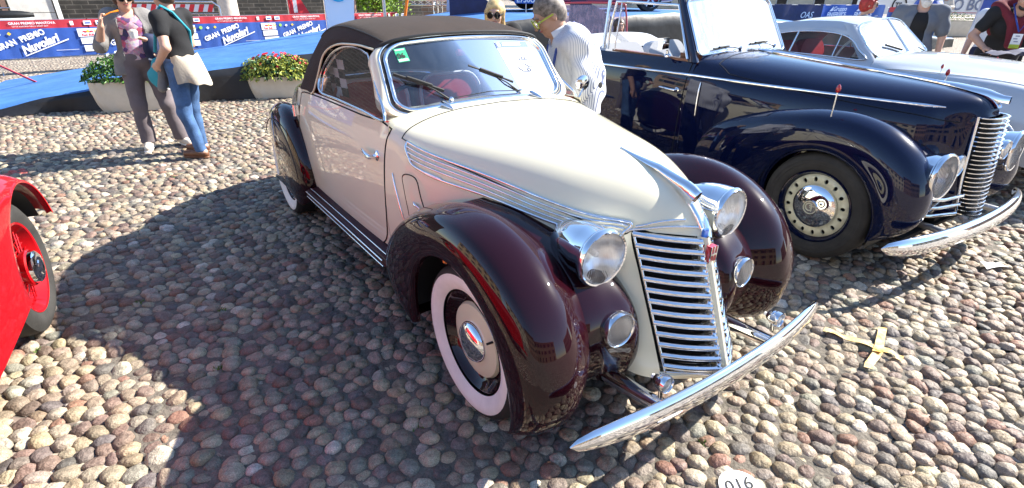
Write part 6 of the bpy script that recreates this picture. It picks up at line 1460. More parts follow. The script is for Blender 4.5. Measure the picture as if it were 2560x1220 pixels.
def surf_net(fn, lo, hi, res):
    lo = np.asarray(lo, float); n = np.ceil((np.asarray(hi) - lo) / res).astype(int) + 1
    G = np.stack(np.meshgrid(*[lo[i] + np.arange(n[i]) * res for i in range(3)], indexing='ij'), -1); F = fn(G)
    S = F < 0; c = np.zeros(n - 1, int)
    cor = [(i, j, k) for i in (0, 1) for j in (0, 1) for k in (0, 1)]
    sl = lambda i, j, k: (slice(i, n[0] - 1 + i), slice(j, n[1] - 1 + j), slice(k, n[2] - 1 + k))
    for q in cor: c += S[sl(*q)]
    act = (c > 0) & (c < 8); idx = -np.ones(act.shape, int); A = np.argwhere(act); idx[act] = np.arange(len(A))
    acc = np.zeros((len(A), 3)); cnt = np.zeros(len(A))
    for q in cor:
        for ax in range(3):
            if q[ax]: continue
            q2 = list(q); q2[ax] = 1
            f0 = F[A[:, 0] + q[0], A[:, 1] + q[1], A[:, 2] + q[2]]; f1 = F[A[:, 0] + q2[0], A[:, 1] + q2[1], A[:, 2] + q2[2]]
            m = (f0 < 0) != (f1 < 0); t = np.where(m, f0 / np.where(np.abs(f0 - f1) < 1e-12, 1, f0 - f1), 0); p = np.tile(np.array(q, float), (len(A), 1)); p[:, ax] += t
            acc[m] += p[m]; cnt[m] += 1
    V = lo + (A + acc / cnt[:, None]) * res; Fc = []
    for ax in range(3):
        o1, o2 = [(1, 2), (2, 0), (0, 1)][ax]; s0 = [slice(None)] * 3; s1 = [slice(None)] * 3; s0[ax] = slice(0, n[ax] - 1); s1[ax] = slice(1, n[ax])
        ch = S[tuple(s0)] != S[tuple(s1)]; E = np.argwhere(ch); ok = (E[:, o1] > 0) & (E[:, o2] > 0) & (E[:, o1] < n[o1] - 1) & (E[:, o2] < n[o2] - 1); E = E[ok]
        if not len(E): continue
        def at(d1, d2): q = E.copy(); q[:, o1] -= d1; q[:, o2] -= d2; return idx[q[:, 0], q[:, 1], q[:, 2]]
        Q = np.stack([at(0, 0), at(1, 0), at(1, 1), at(0, 1)], 1); fl = S[E[:, 0], E[:, 1], E[:, 2]]; Q[~fl] = Q[~fl][:, ::-1]; Fc.append(Q)
    Fc = np.concatenate(Fc); Fc = Fc[(Fc >= 0).all(1)]; return V, Fc
def sdf_obj(name, prims, m, parent, res=.012, k=.03, cuts=(), wr=0.0, seed=0, inv=None):
    """prims: list of (fn(P), lo, hi)"""
    lo = np.min([p[1] for p in prims], 0) - .03; hi = np.max([p[2] for p in prims], 0) + .03
    def fn(P):
        F = np.full(P.shape[:3], .2)
        for f, l, h, kk in prims:
            i0 = np.maximum(np.floor((l - .05 - lo) / res).astype(int), 0); i1 = np.ceil((h + .05 - lo) / res).astype(int) + 1; s = tuple(slice(i0[i], i1[i]) for i in range(3))
            F[s] = smin(F[s], f(P[s]), kk)
        if wr:
            x, y, z = P[..., 0], P[..., 1], P[..., 2]
            F = F - wr * (np.sin(23 * z + 9 * x + seed) * np.sin(17 * x - 11 * y + seed) + .6 * np.sin(41 * z - 21 * y + 2 * seed) * np.sin(14 * x + 3))
        for c in cuts: F = np.maximum(F, c(P))
        return F
    V, Fc = surf_net(fn, lo, hi, res); return mesh_obj(name, V, Fc.astype(np.int32), m, parent, True)
def C_(a, b, ra, rb=None, k=.03, sc=None):
    rb = ra if rb is None else rb; a, b = np.asarray(a, float), np.asarray(b, float); r = max(ra, rb)
    return (lambda P: sd_cone(P, a, b, ra, rb, sc), np.minimum(a, b) - r, np.maximum(a, b) + r, k)
def E_(c, r, k=.03, R=None):
    c = np.asarray(c, float); m_ = max(r); return (lambda P: sd_ell(P, c, r, R), c - m_, c + m_, k)
def plane(p, n): p = np.asarray(p, float); n = np.asarray(n, float); n = n / np.linalg.norm(n); return lambda P: (P - p) @ n
def hand(W, d, n, curl=.6, s=1.0, thumb=1):
    """palm and five fingers from wrist W along d, palm normal n"""
    W, d, n = (np.asarray(q, float) for q in (W, d, n)); d = d / np.linalg.norm(d); n = n - d * (n @ d); n = n / np.linalg.norm(n); x = np.cross(d, n); out = []
    out.append(C_(W, W + d * .045 * s, .027 * s, .034 * s, .015, (n, 1.7))); out.append(C_(W + d * .05 * s - x * .012, W + d * .075 * s - x * .010, .030 * s, .028 * s, .012, (n, 1.8))); out.append(C_(W + d * .05 * s + x * .014, W + d * .07 * s + x * .016, .026 * s, .024 * s, .012, (n, 1.8)))
    for i, (o, L_) in enumerate(((-.030, .070), (-.010, .080), (.011, .075), (.031, .058))):
        p = W + d * .088 * s + x * o * s; v = d.copy(); 
        for j, f in enumerate((.45, .32, .23)):
            a = curl * (.45 + .5 * j); v2 = d * math.cos(a * (j + 1) * .75) + n * math.sin(a * (j + 1) * .75); q = p + v2 * L_ * f * s; out.append(C_(p, q, (.0092 - .0009 * j) * s, (.0085 - .0009 * j) * s, .004)); p = q
    p = W + d * .025 * s - x * .028 * s * thumb; q = p + (d * .035 - x * .022 * thumb + n * .012) * s; r = q + (d * .030 + n * .012) * s
    out.append(C_(p, q, .013 * s, .011 * s, .008)); out.append(C_(q, r, .0105 * s, .0085 * s, .004)); return out
def rot(yaw, pitch, roll=0):
    return np.array(Matrix.Rotation(yaw, 3, 'Z') @ Matrix.Rotation(pitch, 3, 'X') @ Matrix.Rotation(roll, 3, 'Y'))
BASE = dict(hipL=(-.09, 0, .92), hipR=(.09, 0, .92), kneeL=(-.10, .02, .49), kneeR=(.10, .02, .49), ankL=(-.11, -.02, .08), ankR=(.11, -.02, .08), toeL=(-.13, .15, .035), toeR=(.13, .15, .035),
            pel=(0, 0, .96), waist=(0, 0, 1.09), chest=(0, 0, 1.27), neck=(0, -.01, 1.43), shL=(-.175, -.01, 1.385), shR=(.175, -.01, 1.385), elL=(-.235, -.03, 1.11), elR=(.235, -.03, 1.11), wrL=(-.25, .05, .87), wrR=(.25, .05, .87), head=(0, .02, 1.575), hy=0, hp=0, hr=0, handL=None, handR=None, girth=1.0, skin='skin', eyes=True)
def body_prims(J, g=0.0, parts='all', fat=1.0):
    """g inflates; parts picks torso / arms / legs"""
    o = []; G = J['girth'] * fat
    if 'torso' in parts or parts == 'all':
        nk = np.array(J['neck']); dz = np.array((0, 0, .035))
        o += [E_(J['pel'], (.165 * G + g, .120 * G + g, .13 + g), .05), E_(J['waist'], (.135 * G + g, .105 * G + g, .14 + g), .05), E_(np.array(J['chest']) + (0, .0, .0), (.155 * G + g, .112 * G + g, .150 + g), .05)]
        o += [C_(nk - dz * 1.1, np.array(J['shL']) * .85 + nk * .15 + (0, 0, .010), .052 + g, .048 + g, .035), C_(nk - dz * 1.1, np.array(J['shR']) * .85 + nk * .15 + (0, 0, .010), .052 + g, .048 + g, .035), E_(np.array(J['shL']) - (0, 0, .012), (.060 + g,) * 3, .04), E_(np.array(J['shR']) - (0, 0, .012), (.060 + g,) * 3, .04)]
    if 'bust' in parts or parts == 'all': pass
    for s in 'LR':
        if 'arm' in parts or parts == 'all' or 'up' in parts: o.append(C_(J['sh' + s], J['el' + s], .054 + g, .042 + g, .04))
        if 'arm' in parts or parts == 'all': o.append(C_(J['el' + s], J['wr' + s], .043 + g, .028 + g, .02))
        if 'leg' in parts or parts == 'all': o += [C_(J['hip' + s], J['knee' + s], .092 * G + g, .060 + g, .04), C_(J['knee' + s], J['ank' + s], .060 + g, .040 + g, .03)]
    return o
def person(label, loc, rz, J_, group=None, hair=None, hairm='hair_brown', glasses=None, female=False, scale=1.0, res=.011):
    J = dict(BASE); J.update(J_); t = thing('person', label, 'person', loc, rz, group); t.scale = (scale,) * 3
    R = rot(J['hy'], J['hp'], J['hr']); hc = np.array(J['head'], float); h = lambda x, y, z: hc + R @ np.array((x, y, z))
    pr = body_prims(J)
    pr += [C_(np.array(J['neck']) - (0, 0, .03), h(0, -.025, -.05), .058 if not female else .050, .054 if not female else .046, .03)]
    pr += [E_(h(0, -.012, .025), (.076, .096, .092), .03, R), E_(h(0, .022, -.045), (.058, .068, .072), .03, R), E_(h(0, .055, -.088), (.030, .030, .024), .025, R),
           C_(h(0, .088, .022), h(0, .112, -.024), .009, .014, .012), C_(h(-.035, .078, .034), h(.035, .078, .034), .012, .012, .02), E_(h(-.04, .062, -.02), (.024, .022, .022), .02, R), E_(h(.04, .062, -.02), (.024, .022, .022), .02, R),
           E_(h(-.080, -.008, -.005), (.010, .020, .032), .008, R), E_(h(.080, -.008, -.005), (.010, .020, .032), .008, R), C_(h(-.016, .088, -.052), h(.016, .088, -.052), .009, .009, .01)]
    for s, sg in (('L', -1), ('R', 1)):
        hd = J['hand' + s]; w = np.array(J['wr' + s], float); e = np.array(J['el' + s], float)
        d, n, cu = hd if hd else (w - e, (-sg, .2, 0), .45)
        pr += hand(w, d, n, cu, .98 if not female else .9, thumb=sg)
        pr.append(C_(np.array(J['ank' + s]) - (0, .03, .02), J['toe' + s], .038, .030, .03))
    b = sdf_obj('body', pr, J['skin'], t, res)
    for sx in (-1, 1):
        lathe('eye', [(.001, .0135), (.006, .012), (.011, .006), (.0125, 0)], h(sx * .033, .072, .008), R @ np.array((0, 1, 0)), 'paper_white', b, 12); lathe('iris', [(.001, .0142), (.0055, .0135)], h(sx * .033, .0725, .008), R @ np.array((0, 1, 0)), 'hair_brown', b, 10)
        tube('eyebrow', [h(sx * .018, .092, .036), h(sx * .036, .090, .042), h(sx * .054, .078, .034)], .0042, hairm, b, 5)
    tube('mouth', [h(-.024, .088, -.050), h(0, .099, -.048), h(.024, .088, -.050)], .0052, 'lips', b, 6)
    if hair:
        hp_ = [E_(h(0, -.022, .035), (.088, .105, .100), .02, R)]
        if hair == 'long': hp_ += [C_(h(0, -.06, .02), h(0, -.07, -.15), .075, .055, .03, None), C_(h(-.072, .0, .02), h(-.080, .01, -.12), .026, .020, .03), C_(h(.072, .0, .02), h(.080, .01, -.12), .026, .020, .03)]
        if hair == 'bob': hp_ += [E_(h(0, -.04, .0), (.090, .095, .11), .03, R), C_(h(-.075, .02, .04), h(-.080, .03, -.04), .022, .016, .03), C_(h(.075, .02, .04), h(.080, .03, -.04), .022, .016, .03), C_(h(-.05, .075, .075), h(.05, .075, .075), .022, .022, .02)]
        if hair == 'short': hp_ += [E_(h(0, -.055, .0), (.078, .062, .085), .03, R)]
        fc = [E_(h(0, .115, -.02), (.074, .080, .105), .02, R)]
        cuts = [lambda P: -sd_ell(P, h(0, .110, -.015), (.066, .078, .088), R)]
        if hair == 'short': cuts += [lambda P: -sd_ell(P, h(-.09, .03, -.05), (.035, .055, .085), R), lambda P: -sd_ell(P, h(.09, .03, -.05), (.035, .055, .085), R)]
        sdf_obj('hair', hp_, hairm, b, .009, cuts=cuts, wr=.0035, seed=3)
    if glasses:
        gm, lm = glasses
        for sx in (-1, 1):
            c = h(sx * .034, .106, .008); ax = R @ np.array((sx * .22, 1, 0)); lathe('spectacle_lens', [(.0005, .003), (.022, .001), (.026, -.003)], c, ax, lm, b, 16)
            A = Vector(ax).normalized(); U = A.orthogonal().normalized(); V = A.cross(U); tube('spectacle_rim', [Vector(c) + (U * math.cos(a) + V * math.sin(a)) * .026 for a in np.linspace(0, 2 * PI, 17)[:-1]], .004, gm, b, 5, closed=True)
            tube('spectacle_arm', [h(sx * .058, .100, .012), h(sx * .080, .05, .014), h(sx * .088, -.01, .010)], .0045, gm, b, 6)
        tube('spectacle_bridge', [h(-.012, .112, .012), h(.012, .112, .012)], .003, gm, b, 5)
    return t, b, J, h, R
def dress(t, J, name, m, parts, g, cuts=(), wr=.003, seed=1, res=.012, fat=1.0, extra=()):
    nk = np.array(J['neck'], float); hole = lambda P: -sd_cone(P, nk + (0, .055, -.012), nk + (0, .03, .12), .066, .085); cuts = [cuts[0], hole] + list(cuts[2:])
    return sdf_obj(name, body_prims(J, g, parts, fat) + list(extra), m, t, res, cuts=cuts, wr=wr, seed=seed)
def shoes(t, J, m, sole='sole_white', g=.010):
    for s in 'LR':
        a, b = np.array(J['ank' + s], float), np.array(J['toe' + s], float); hl = np.array([a[0], a[1] - .035, .045])
        sh = sdf_obj('shoe', [C_(hl, (b[0], b[1], .042), .036 + g * .3, .034, .02), C_(a - (0, 0, .02), hl + (b - hl) * .45 + (0, 0, .015), .040, .034, .03)], m, t, .009, cuts=[plane((0, 0, .012), (0, 0, -1)), plane((0, 0, a[2] + .01), (0, 0, 1))])
        sdf_obj('sole', [C_((hl[0], hl[1], .016), (b[0], b[1], .016), .042, .038, .02)], sole, sh, .009, cuts=[plane((0, 0, .022), (0, 0, 1)), plane((0, 0, .002), (0, 0, -1))])
def legs_only(J, g, flare=0.0):
    o = [E_(J['pel'], (.168 * J['girth'] + g, .124 * J['girth'] + g, .12 + g), .05)]
    for s in 'LR': o += [C_(J['hip' + s], J['knee' + s], .094 * J['girth'] + g, .062 + g, .04), C_(J['knee' + s], np.array(J['ank' + s]) + (0, 0, .0), .062 + g, .046 + g + flare, .03)]
    return o
def trousers(t, J, m, g=.010, wr=.004, flare=.012, top=1.02):
    zc = max(J['ankL'][2], J['ankR'][2]) - .01
    return sdf_obj('trousers', legs_only(J, g, flare), m, t, .011, cuts=[plane((0, 0, zc), (0, 0, -1)), plane((0, 0, top), (0, 0, 1))], wr=wr, seed=2)
# ---- woman in floral top, eating from a cup
J = dict(shL=(-.155, -.01, 1.355), shR=(.155, -.01, 1.355), hipL=(-.09, 0, .90), hipR=(.09, 0, .90), kneeL=(-.135, .05, .48), kneeR=(.125, .03, .48), ankL=(-.19, .0, .08), ankR=(.13, -.01, .08), toeL=(-.25, .15, .035), toeR=(.16, .165, .035),
         elR=(.30, .05, 1.085), wrR=(.235, .235, 1.29), handR=((-.25, -.05, 1), (-1, .1, 0), .9), elL=(-.27, .06, 1.09), wrL=(-.10, .275, 1.155), handL=((.8, .25, .25), (0, -.15, 1), .5),
         neck=(0, .0, 1.40), head=(0, .045, 1.535), hy=.22, hp=-.16, girth=1.06)
t, b, J, h, R = person('woman in grey cardigan and floral top eating from a cup beside the planter', (-3.96, 5.80, 0), math.radians(-146), J, None, 'bob', 'hair_brown', ('black_trim', 'lens_dark'), True, 1.0)
fl = dress(t, J, 'floral_top', 'floral', ('torso',), .012, cuts=[plane((0, 0, .94), (0, 0, -1)), plane((0, .02, 1.39), (0, .5, 1))], wr=.003)
cg = dress(t, J, 'cardigan', 'cloth_grey', ('torso', 'up'), .019, cuts=[plane((0, 0, .80), (0, 0, -1)), plane((0, -.02, 1.43), (0, .3, 1)), lambda P: -sd_ell(P, (.0, .17, 1.08), (.125, .17, .46))], wr=.005, seed=5, extra=[C_((.15, -.0, .95), (.17, .02, .80), .075, .08, .05), C_((-.15, -.0, .95), (-.17, .02, .80), .075, .08, .05), C_(J['elR'], np.array(J['elR']) * .82 + np.array(J['wrR']) * .18, .060, .058), C_(J['elL'], np.array(J['elL']) * .75 + np.array(J['wrL']) * .25, .060, .058)])
trousers(t, J, 'trouser_plum', flare=.020); shoes(t, J, 'cloth_cream')
cup = thing('ice_cream_cup', 'small white cup held by the woman in the floral top', 'cup', t.matrix_basis @ Vector((.0, .32, 1.185)) if False else (0, 0, 0))
_M = Matrix.Translation((-3.96, 5.80, 0)) @ Matrix.Rotation(math.radians(-146), 4, 'Z'); cup.location = _M @ Vector((-.01, .335, 1.175))
lathe('cup_wall', [(.0005, 0), (.030, 0), (.042, .065), (.044, .066), (.040, .064)], (0, 0, 0), (0, 0, 1), 'paper_white', cup, 18); lathe('ice_cream', [(.040, .058), (.030, .075), (.0005, .085)], (0, 0, 0), (0, 0, 1), 'cloth_cream', cup, 14)
sp = thing('spoon', 'orange plastic spoon at the mouth of the woman in the floral top', 'spoon', (0, 0, 0)); sp.matrix_basis = _M
tube('handle', [(.19, .21, 1.375), (.13, .20, 1.405), (.06, .175, 1.42)], [.005, .005, .010], 'spoon_orange', sp, 6)
w_ = np.array(J['wrL']); e_ = np.array(J['elL']); lathe('wrist_watch', [(.032, -.012), (.036, -.01), (.036, .01), (.032, .012)], tuple(w_ * .85 + e_ * .15), tuple(w_ - e_), 'metal_watch', b, 16)
jk = thing('folded_jacket', 'navy jacket with white trim hung over the arm of the woman in the floral top', 'jacket'); jk.matrix_basis = _M
sdf_obj('drape', [C_((-.235, .10, 1.12), (-.12, .24, 1.15), .060, .055, .04), C_((-.22, .15, 1.08), (-.235, .17, .70), .080, .060, .05, ((0, 1, 0), 1.6)), C_((-.13, .25, 1.08), (-.155, .23, .72), .075, .055, .05, ((0, 1, 0), 1.7))], 'cloth_navy', jk, .012, wr=.007, seed=4)
tube('white_trim', [(-.27, .20, .70), (-.20, .265, .655), (-.10, .28, .69)], .008, 'paper_white', jk, 6); tube('white_trim', [(-.20, .275, .98), (-.14, .30, .95), (-.08, .28, .97)], .009, 'paper_white', jk, 6)
# ---- woman in jeans, seen from her left side
J = dict(ankL=(-.10, -.05, .08), ankR=(.12, .10, .08), toeL=(-.11, .13, .035), toeR=(.13, .28, .035), kneeL=(-.10, .03, .49), kneeR=(.11, .10, .49), hipL=(-.09, .0, .93), hipR=(.09, .02, .93),
         elL=(-.27, -.09, 1.13), wrL=(-.20, .10, .97), handL=((.25, .8, -.55), (1, -.1, .2), .7), elR=(.25, .05, 1.12), wrR=(.16, .26, 1.05), head=(0, .035, 1.60), hp=-.05, girth=1.0)
t, b, J, h, R = person('woman in black t-shirt and blue jeans with beige cardigan tied at her waist', (-3.34, 5.50, 0), math.radians(82), J, None, 'bob', 'hair_brown', None, True, .99)
dress(t, J, 't_shirt', 'cloth_black', ('torso',), .013, cuts=[plane((0, 0, .99), (0, 0, -1)), plane((0, .02, 1.43), (0, .25, 1))], wr=.004, extra=[C_(J['shL'], np.array(J['shL']) * .50 + np.array(J['elL']) * .50, .070, .064), C_(J['shR'], np.array(J['shR']) * .50 + np.array(J['elR']) * .50, .070, .064)])
trousers(t, J, 'denim', g=.006, flare=.004, wr=.003); shoes(t, J, 'leather_brown', 'leather_brown')
# cardigan tied round the waist, open at the front
rows = []
for z, r, k in ((1.04, .98, 0), (1.0, 1.0, .01), (.94, 1.01, .02), (.88, 1.02, .03), (.82, 1.02, .04), (.77, 1.0, .05)):
    rows.append([(math.cos(a) * .180 * r * (1 + k * math.sin(8 * a)), math.sin(a) * .140 * r * (1 + k * math.sin(8 * a + 1)) - .01 - (.42 * max(0, -math.sin(a)) * (1.04 - z)), z + .03 * math.sin(2.3 * a) * (1.04 - z) * 2 + .008 * math.sin(9 * a)) for a in np.linspace(math.radians(188), math.radians(380), 50)])
rows2 = [[(p[0] * .955, p[1] * .955, p[2]) for p in r] for r in rows[::-1]]
MB().grid(rows + rows2, cu=True).build('tied_cardigan', 'cloth_beige', t, autosmooth=80)
sdf_obj('tied_sleeve', [C_((-.12, .12, 1.02), (-.03, .17, 1.0), .035, .03), C_((.12, .12, 1.02), (-.03, .17, 1.0), .035, .03), C_((-.05, .175, .99), (-.10, .21, .72), .036, .045, .03), C_((-.02, .18, .99), (.0, .20, .76), .032, .038, .03)], 'cloth_grey', t, .011, wr=.004)
bg = thing('shoulder_bag', 'turquoise cloth bag hanging before the woman in jeans', 'bag'); bg.matrix_basis = Matrix.Translation((-3.34, 5.50, 0)) @ Matrix.Rotation(math.radians(82), 4, 'Z')
sdf_obj('pouch', [C_((-.02, .25, .93), (-.02, .27, .76), .070, .08, .05, ((1, 0, 0), 2.2)), C_((-.02, .25, .85), (-.02, .33, .80), .075, .08, .05, ((1, 0, 0), 2.2))], 'cloth_turq', bg, .012, wr=.006)
tube('strap', [(-.03, .24, 1.05), (-.06, .16, 1.22), (-.08, .10, 1.38), (-.09, .0, 1.475), (-.07, -.09, 1.42), (.05, -.13, 1.25), (.12, -.05, 1.05)], .014, 'cloth_turq', bg, 6)
# ---- man in striped shirt between the two cars
J = dict(pel=(0, .02, .93), waist=(0, .05, 1.03), chest=(0, .095, 1.13), neck=(0, .165, 1.235), shL=(-.19, .11, 1.20), shR=(.19, .11, 1.20), elL=(-.27, .07, .95), elR=(.27, .14, .96), wrL=(-.23, .16, .74), wrR=(.20, .34, .84), head=(0, .255, 1.345), hp=-.60, hy=.05, girth=1.12, skin='skin_tan', hipL=(-.09, .02, .90), hipR=(.09, .02, .90), kneeL=(-.1, .02, .49), kneeR=(.1, .02, .49))
t, b, J, h, R = person('grey haired man in blue striped shirt and lime green glasses looking down', (.52, 4.08, 0), math.radians(100), J, None, 'short', 'hair_grey', ('lime_frame', 'lamp_glass'), False, 1.10)
sh = dress(t, J, 'striped_shirt', 'stripe_shirt', ('torso', 'arm'), .024, cuts=[plane((0, 0, .74), (0, 0, -1)), 0], wr=.011, seed=7, extra=[C_((0, .02, .98), (0, .02, .78), .19, .20, .08, ((0, 1, 0), 1.3))])
tube('collar', [(-.055, .235, 1.225), (-.075, .17, 1.265), (0, .105, 1.285), (.075, .17, 1.265), (.055, .235, 1.225)], .018, 'cloth_white', sh, 8, flat=1.6)
ln = thing('lanyard', 'blue lanyard round the neck of the man in the striped shirt', 'lanyard'); ln.matrix_basis = Matrix.Translation((.52, 4.08, 0)) @ Matrix.Rotation(math.radians(100), 4, 'Z') @ Matrix.Scale(1.10, 4)
tube('ribbon', [(-.03, .225, .90), (-.08, .235, 1.03), (-.115, .225, 1.15), (-.095, .15, 1.275), (0, .08, 1.305), (.095, .15, 1.275), (.115, .225, 1.15), (.07, .235, 1.03), (-.03, .225, .90)], .010, 'lanyard_blue', ln, 6, flat=.4)
trousers(t, J, 'cloth_black', g=.014, top=.98); shoes(t, J, 'cloth_black', 'black_trim')
# ---- blonde woman beyond the cloth roof
t, b, J, h, R = person('blonde woman in dark sunglasses looking over the brown cloth roof', (-.17, 5.05, 0), math.radians(176), dict(hp=-.12, head=(0, .04, 1.53), neck=(0, 0, 1.40)), None, 'long', 'hair_blonde', ('black_trim', 'lens_dark'), True, .945)
dress(t, J, 'top', 'cloth_black', ('torso', 'up'), .014, cuts=[plane((0, 0, .9), (0, 0, -1)), plane((0, 0, 1.41), (0, .2, 1))]); trousers(t, J, 'denim'); shoes(t, J, 'cloth_cream')
# ---- red haired woman, bearded man, man with lanyard behind the silver coupe
t, b, J, h, R = person('woman with short red hair and sunglasses beyond the silver roof', (5.02, 8.2, 0), math.radians(-112), dict(head=(0, .03, 1.60)), None, 'bob', 'hair_red', ('black_trim', 'lens_dark'), True, .935)
dress(t, J, 'top', 'cloth_slate', ('torso', 'up'), .014, cuts=[plane((0, 0, .9), (0, 0, -1)), plane((0, 0, 1.43), (0, .2, 1))]); trousers(t, J, 'denim'); shoes(t, J, 'cloth_cream')
J = dict(girth=1.28, shL=(-.21, -.01, 1.42), shR=(.21, -.01, 1.42), elL=(-.30, -.03, 1.13), elR=(.30, -.03, 1.13), wrL=(-.30, .06, .88), wrR=(.30, .06, .88), chest=(0, 0, 1.30), neck=(0, 0, 1.47), head=(0, .04, 1.63), hp=-.1, hy=.3)
t, b, J, h, R = person('white bearded man in open grey shirt over a black t-shirt', (5.30, 7.45, 0), math.radians(150), J, None, 'short', 'beard_white', None, False, 1.01)
sdf_obj('beard', [E_(h(0, .06, -.085), (.058, .050, .075), .03, R), E_(h(0, .03, -.05), (.072, .05, .05), .03, R)], 'beard_white', b, .010, cuts=[plane(h(0, 0, -.045), R @ np.array((0, .2, 1)))], wr=.004)
dress(t, J, 't_shirt', 'cloth_black', ('torso',), .012, cuts=[plane((0, 0, .9), (0, 0, -1)), plane((0, 0, 1.46), (0, .2, 1))])
dress(t, J, 'open_shirt', 'cloth_slate', ('torso',), .028, cuts=[plane((0, 0, .84), (0, 0, -1)), plane((0, -.02, 1.50), (0, .3, 1)), lambda P: -sd_ell(P, (0, .22, 1.10), (.10, .22, .50))], wr=.006, extra=[C_(J['shL'], np.array(J['shL']) * .25 + np.array(J['elL']) * .75, .088, .080), C_(J['shR'], np.array(J['shR']) * .25 + np.array(J['elR']) * .75, .088, .080)])
trousers(t, J, 'denim'); shoes(t, J, 'leather_brown')
J = dict(pel=(0, -.10, .95), waist=(0, -.05, 1.08), chest=(0, .05, 1.25), neck=(0, .15, 1.40), shL=(-.19, .09, 1.37), shR=(.19, .09, 1.37), elR=(.32, .10, 1.13), wrR=(.23, .30, 1.02), elL=(-.28, .14, 1.13), wrL=(-.18, .36, 1.03), handR=((-.5, .7, -.2), (0, 0, -1), .5), handL=((.4, .8, -.2), (0, 0, -1), .5), head=(0, .235, 1.535), hp=-.55, girth=1.12, skin='skin_tan', hipL=(-.09, -.10, .92), hipR=(.09, -.10, .92))
t, b, J, h, R = person('dark haired man in black t-shirt with maroon sweater round his shoulders', (5.93, 6.78, 0), math.radians(152), J, None, 'short', 'hair_black', None, False, 1.06)
sdf_obj('beard', [E_(h(0, .055, -.075), (.052, .045, .045), .02, R)], 'hair_black', b, .010, cuts=[plane(h(0, 0, -.05), R @ np.array((0, .2, 1)))], wr=.002)
dress(t, J, 't_shirt', 'cloth_black', ('torso',), .014, cuts=[plane((0, 0, .88), (0, 0, -1)), plane((0, .13, 1.42), (0, .5, 1))], extra=[C_(J['shL'], np.array(J['shL']) * .4 + np.array(J['elL']) * .6, .070, .066), C_(J['shR'], np.array(J['shR']) * .4 + np.array(J['elR']) * .6, .070, .066)])
sw = sdf_obj('tied_sweater', [C_((-.19, .05, 1.44), (0, .02, 1.47), .055, .06, .04), C_((.19, .05, 1.44), (0, .02, 1.47), .055, .06, .04), C_((-.17, .10, 1.44), (-.06, .225, 1.30), .045, .045, .04), C_((.17, .10, 1.44), (.05, .225, 1.30), .045, .045, .04), C_((-.05, .225, 1.30), (-.06, .22, 1.02), .042, .050, .03), C_((.05, .225, 1.30), (.0, .225, 1.06), .040, .045, .03), C_((-.1, -.02, 1.42), (.1, -.02, 1.20), .09, .09, .04)], 'cloth_maroon', t, .012, wr=.004)
trousers(t, J, 'cloth_black'); shoes(t, J, 'leather_brown')
_M = Matrix.Translation((5.93, 6.78, 0)) @ Matrix.Rotation(math.radians(152), 4, 'Z') @ Matrix.Scale(1.06, 4)
lb = thing('badge_lanyard', 'blue lanyard with white and lime pass on the man in black', 'lanyard'); lb.matrix_basis = _M
tube('ribbon', [(-.02, .31, 1.19), (-.07, .30, 1.33), (-.085, .20, 1.46), (0, .10, 1.50), (.085, .20, 1.46), (.05, .30, 1.33), (-.02, .31, 1.19)], .009, 'lanyard_blue', lb, 6, flat=.4)
ps = MB().box((-.02, .325, 1.10), (.085, .006, .145)).build('pass', 'paper_white', lb, False); MB().box((-.02, .3295, 1.045), (.085, .006, .04)).build('pass_band', 'lime_frame', ps, False)
for k in range(3): MB().box((-.02 + .012 * (k % 2), .3295, 1.15 - .028 * k), (.035, .004, .010)).build('pass_print', 'print_grey', ps, False)
pf = thing('dark_jacket', 'dark blue jacket and papers lying on the silver bonnet under his hands', 'jacket', (5.55, 6.20, 1.03), .5)
MB().grid([[(-.32 + .64 * u, -.16 + .32 * v, .035 + .025 * math.sin(u * 9 + v * 4) * math.sin(v * 6 + 1)) for v in np.linspace(0, 1, 9)] for u in np.linspace(0, 1, 16)]).build('cloth', 'cloth_navy', pf)
MB().box((.16, -.10, .075), (.20, .14, .01)).build('papers', 'paper_white', pf, False)
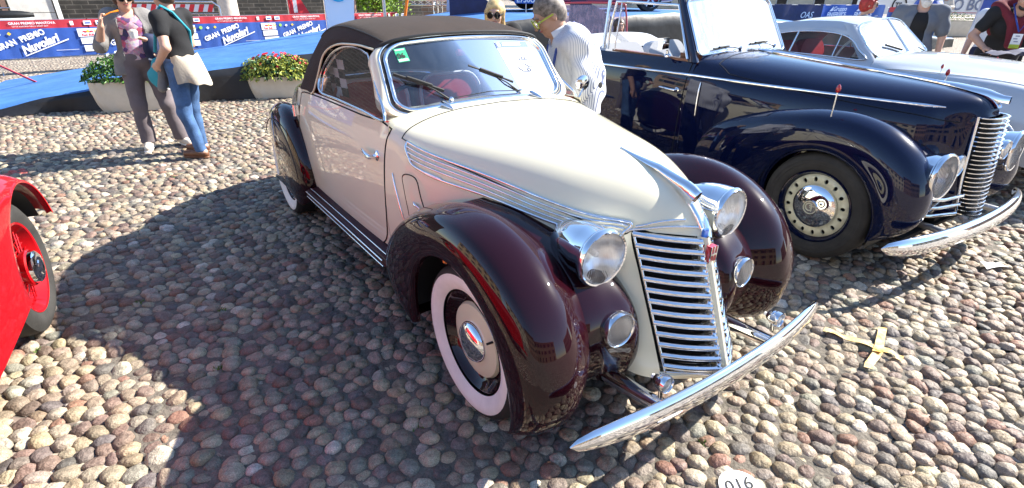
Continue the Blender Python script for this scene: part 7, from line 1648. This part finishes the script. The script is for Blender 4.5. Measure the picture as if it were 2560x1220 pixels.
# ---- far people
t, b, J, h, R = person('far woman in cream sweater and jeans carrying a dark handbag', (17.4, 23.3, 0), math.radians(150), dict(elL=(-.28, .05, 1.15), wrL=(-.16, .25, 1.18), elR=(.28, .05, 1.15), wrR=(.16, .25, 1.18), kneeL=(-.1, .06, .49)), None, 'bob', 'hair_brown', None, True, 1.0, .018)
dress(t, J, 'sweater', 'cloth_cream', ('torso', 'arm'), .026, cuts=[plane((0, 0, .92), (0, 0, -1)), plane((0, 0, 1.42), (0, .2, 1))], res=.016); trousers(t, J, 'denim'); shoes(t, J, 'cloth_grey')
hb = thing('handbag', 'dark brown handbag held in front of the far woman in jeans', 'bag', (17.35, 22.98, .86), .4)
sdf_obj('pouch', [C_((-.12, 0, 0), (.14, 0, .0), .12, .12, .05, ((0, 1, 0), 2.0)), C_((-.12, 0, .1), (.14, 0, .1), .11, .11, .05, ((0, 1, 0), 2.0))], 'handbag', hb, .02); tube('handle', [(-.10, 0, .18), (-.05, 0, .33), (.07, 0, .33), (.12, 0, .18)], .014, 'handbag', hb, 6)
cj = thing('dark_coat', 'dark coat hanging from the arm of the far woman', 'coat', (17.1, 23.05, .62), .2); sdf_obj('drape', [C_((0, 0, .40), (-.22, 0, -.02), .11, .09, .05, ((0, 1, 0), 1.8))], 'cloth_black', cj, .02, wr=.006)
for lb_, (x, y), rz_, hm, cm_, sc_, hs in (('person in black coat standing by the star flag', (10.6, 12.2), 160, 'hair_black', 'cloth_black', 1.0, 'short'), ('person in grey shirt walking right of the star flag', (11.4, 12.6), 100, 'hair_blonde', 'cloth_grey', .95, 'short'), ('person in white shirt behind the man in black', (6.6, 7.75), 130, 'hair_brown', 'cloth_white', 1.0, 'short'), ('brown haired person low behind the striped shirt', (1.35, 7.3), 190, 'hair_brown', 'cloth_black', .78, 'long')):
    t, b, J, h, R = person(lb_, (x, y, 0), math.radians(rz_), {}, None, hs, hm, None, False, sc_, .016); dress(t, J, 'shirt', cm_, ('torso', 'up'), .020, cuts=[plane((0, 0, .88), (0, 0, -1)), plane((0, 0, 1.43), (0, .2, 1))], res=.016); trousers(t, J, 'cloth_black' if cm_ != 'cloth_white' else 'cloth_navy'); shoes(t, J, 'black_trim', 'black_trim')
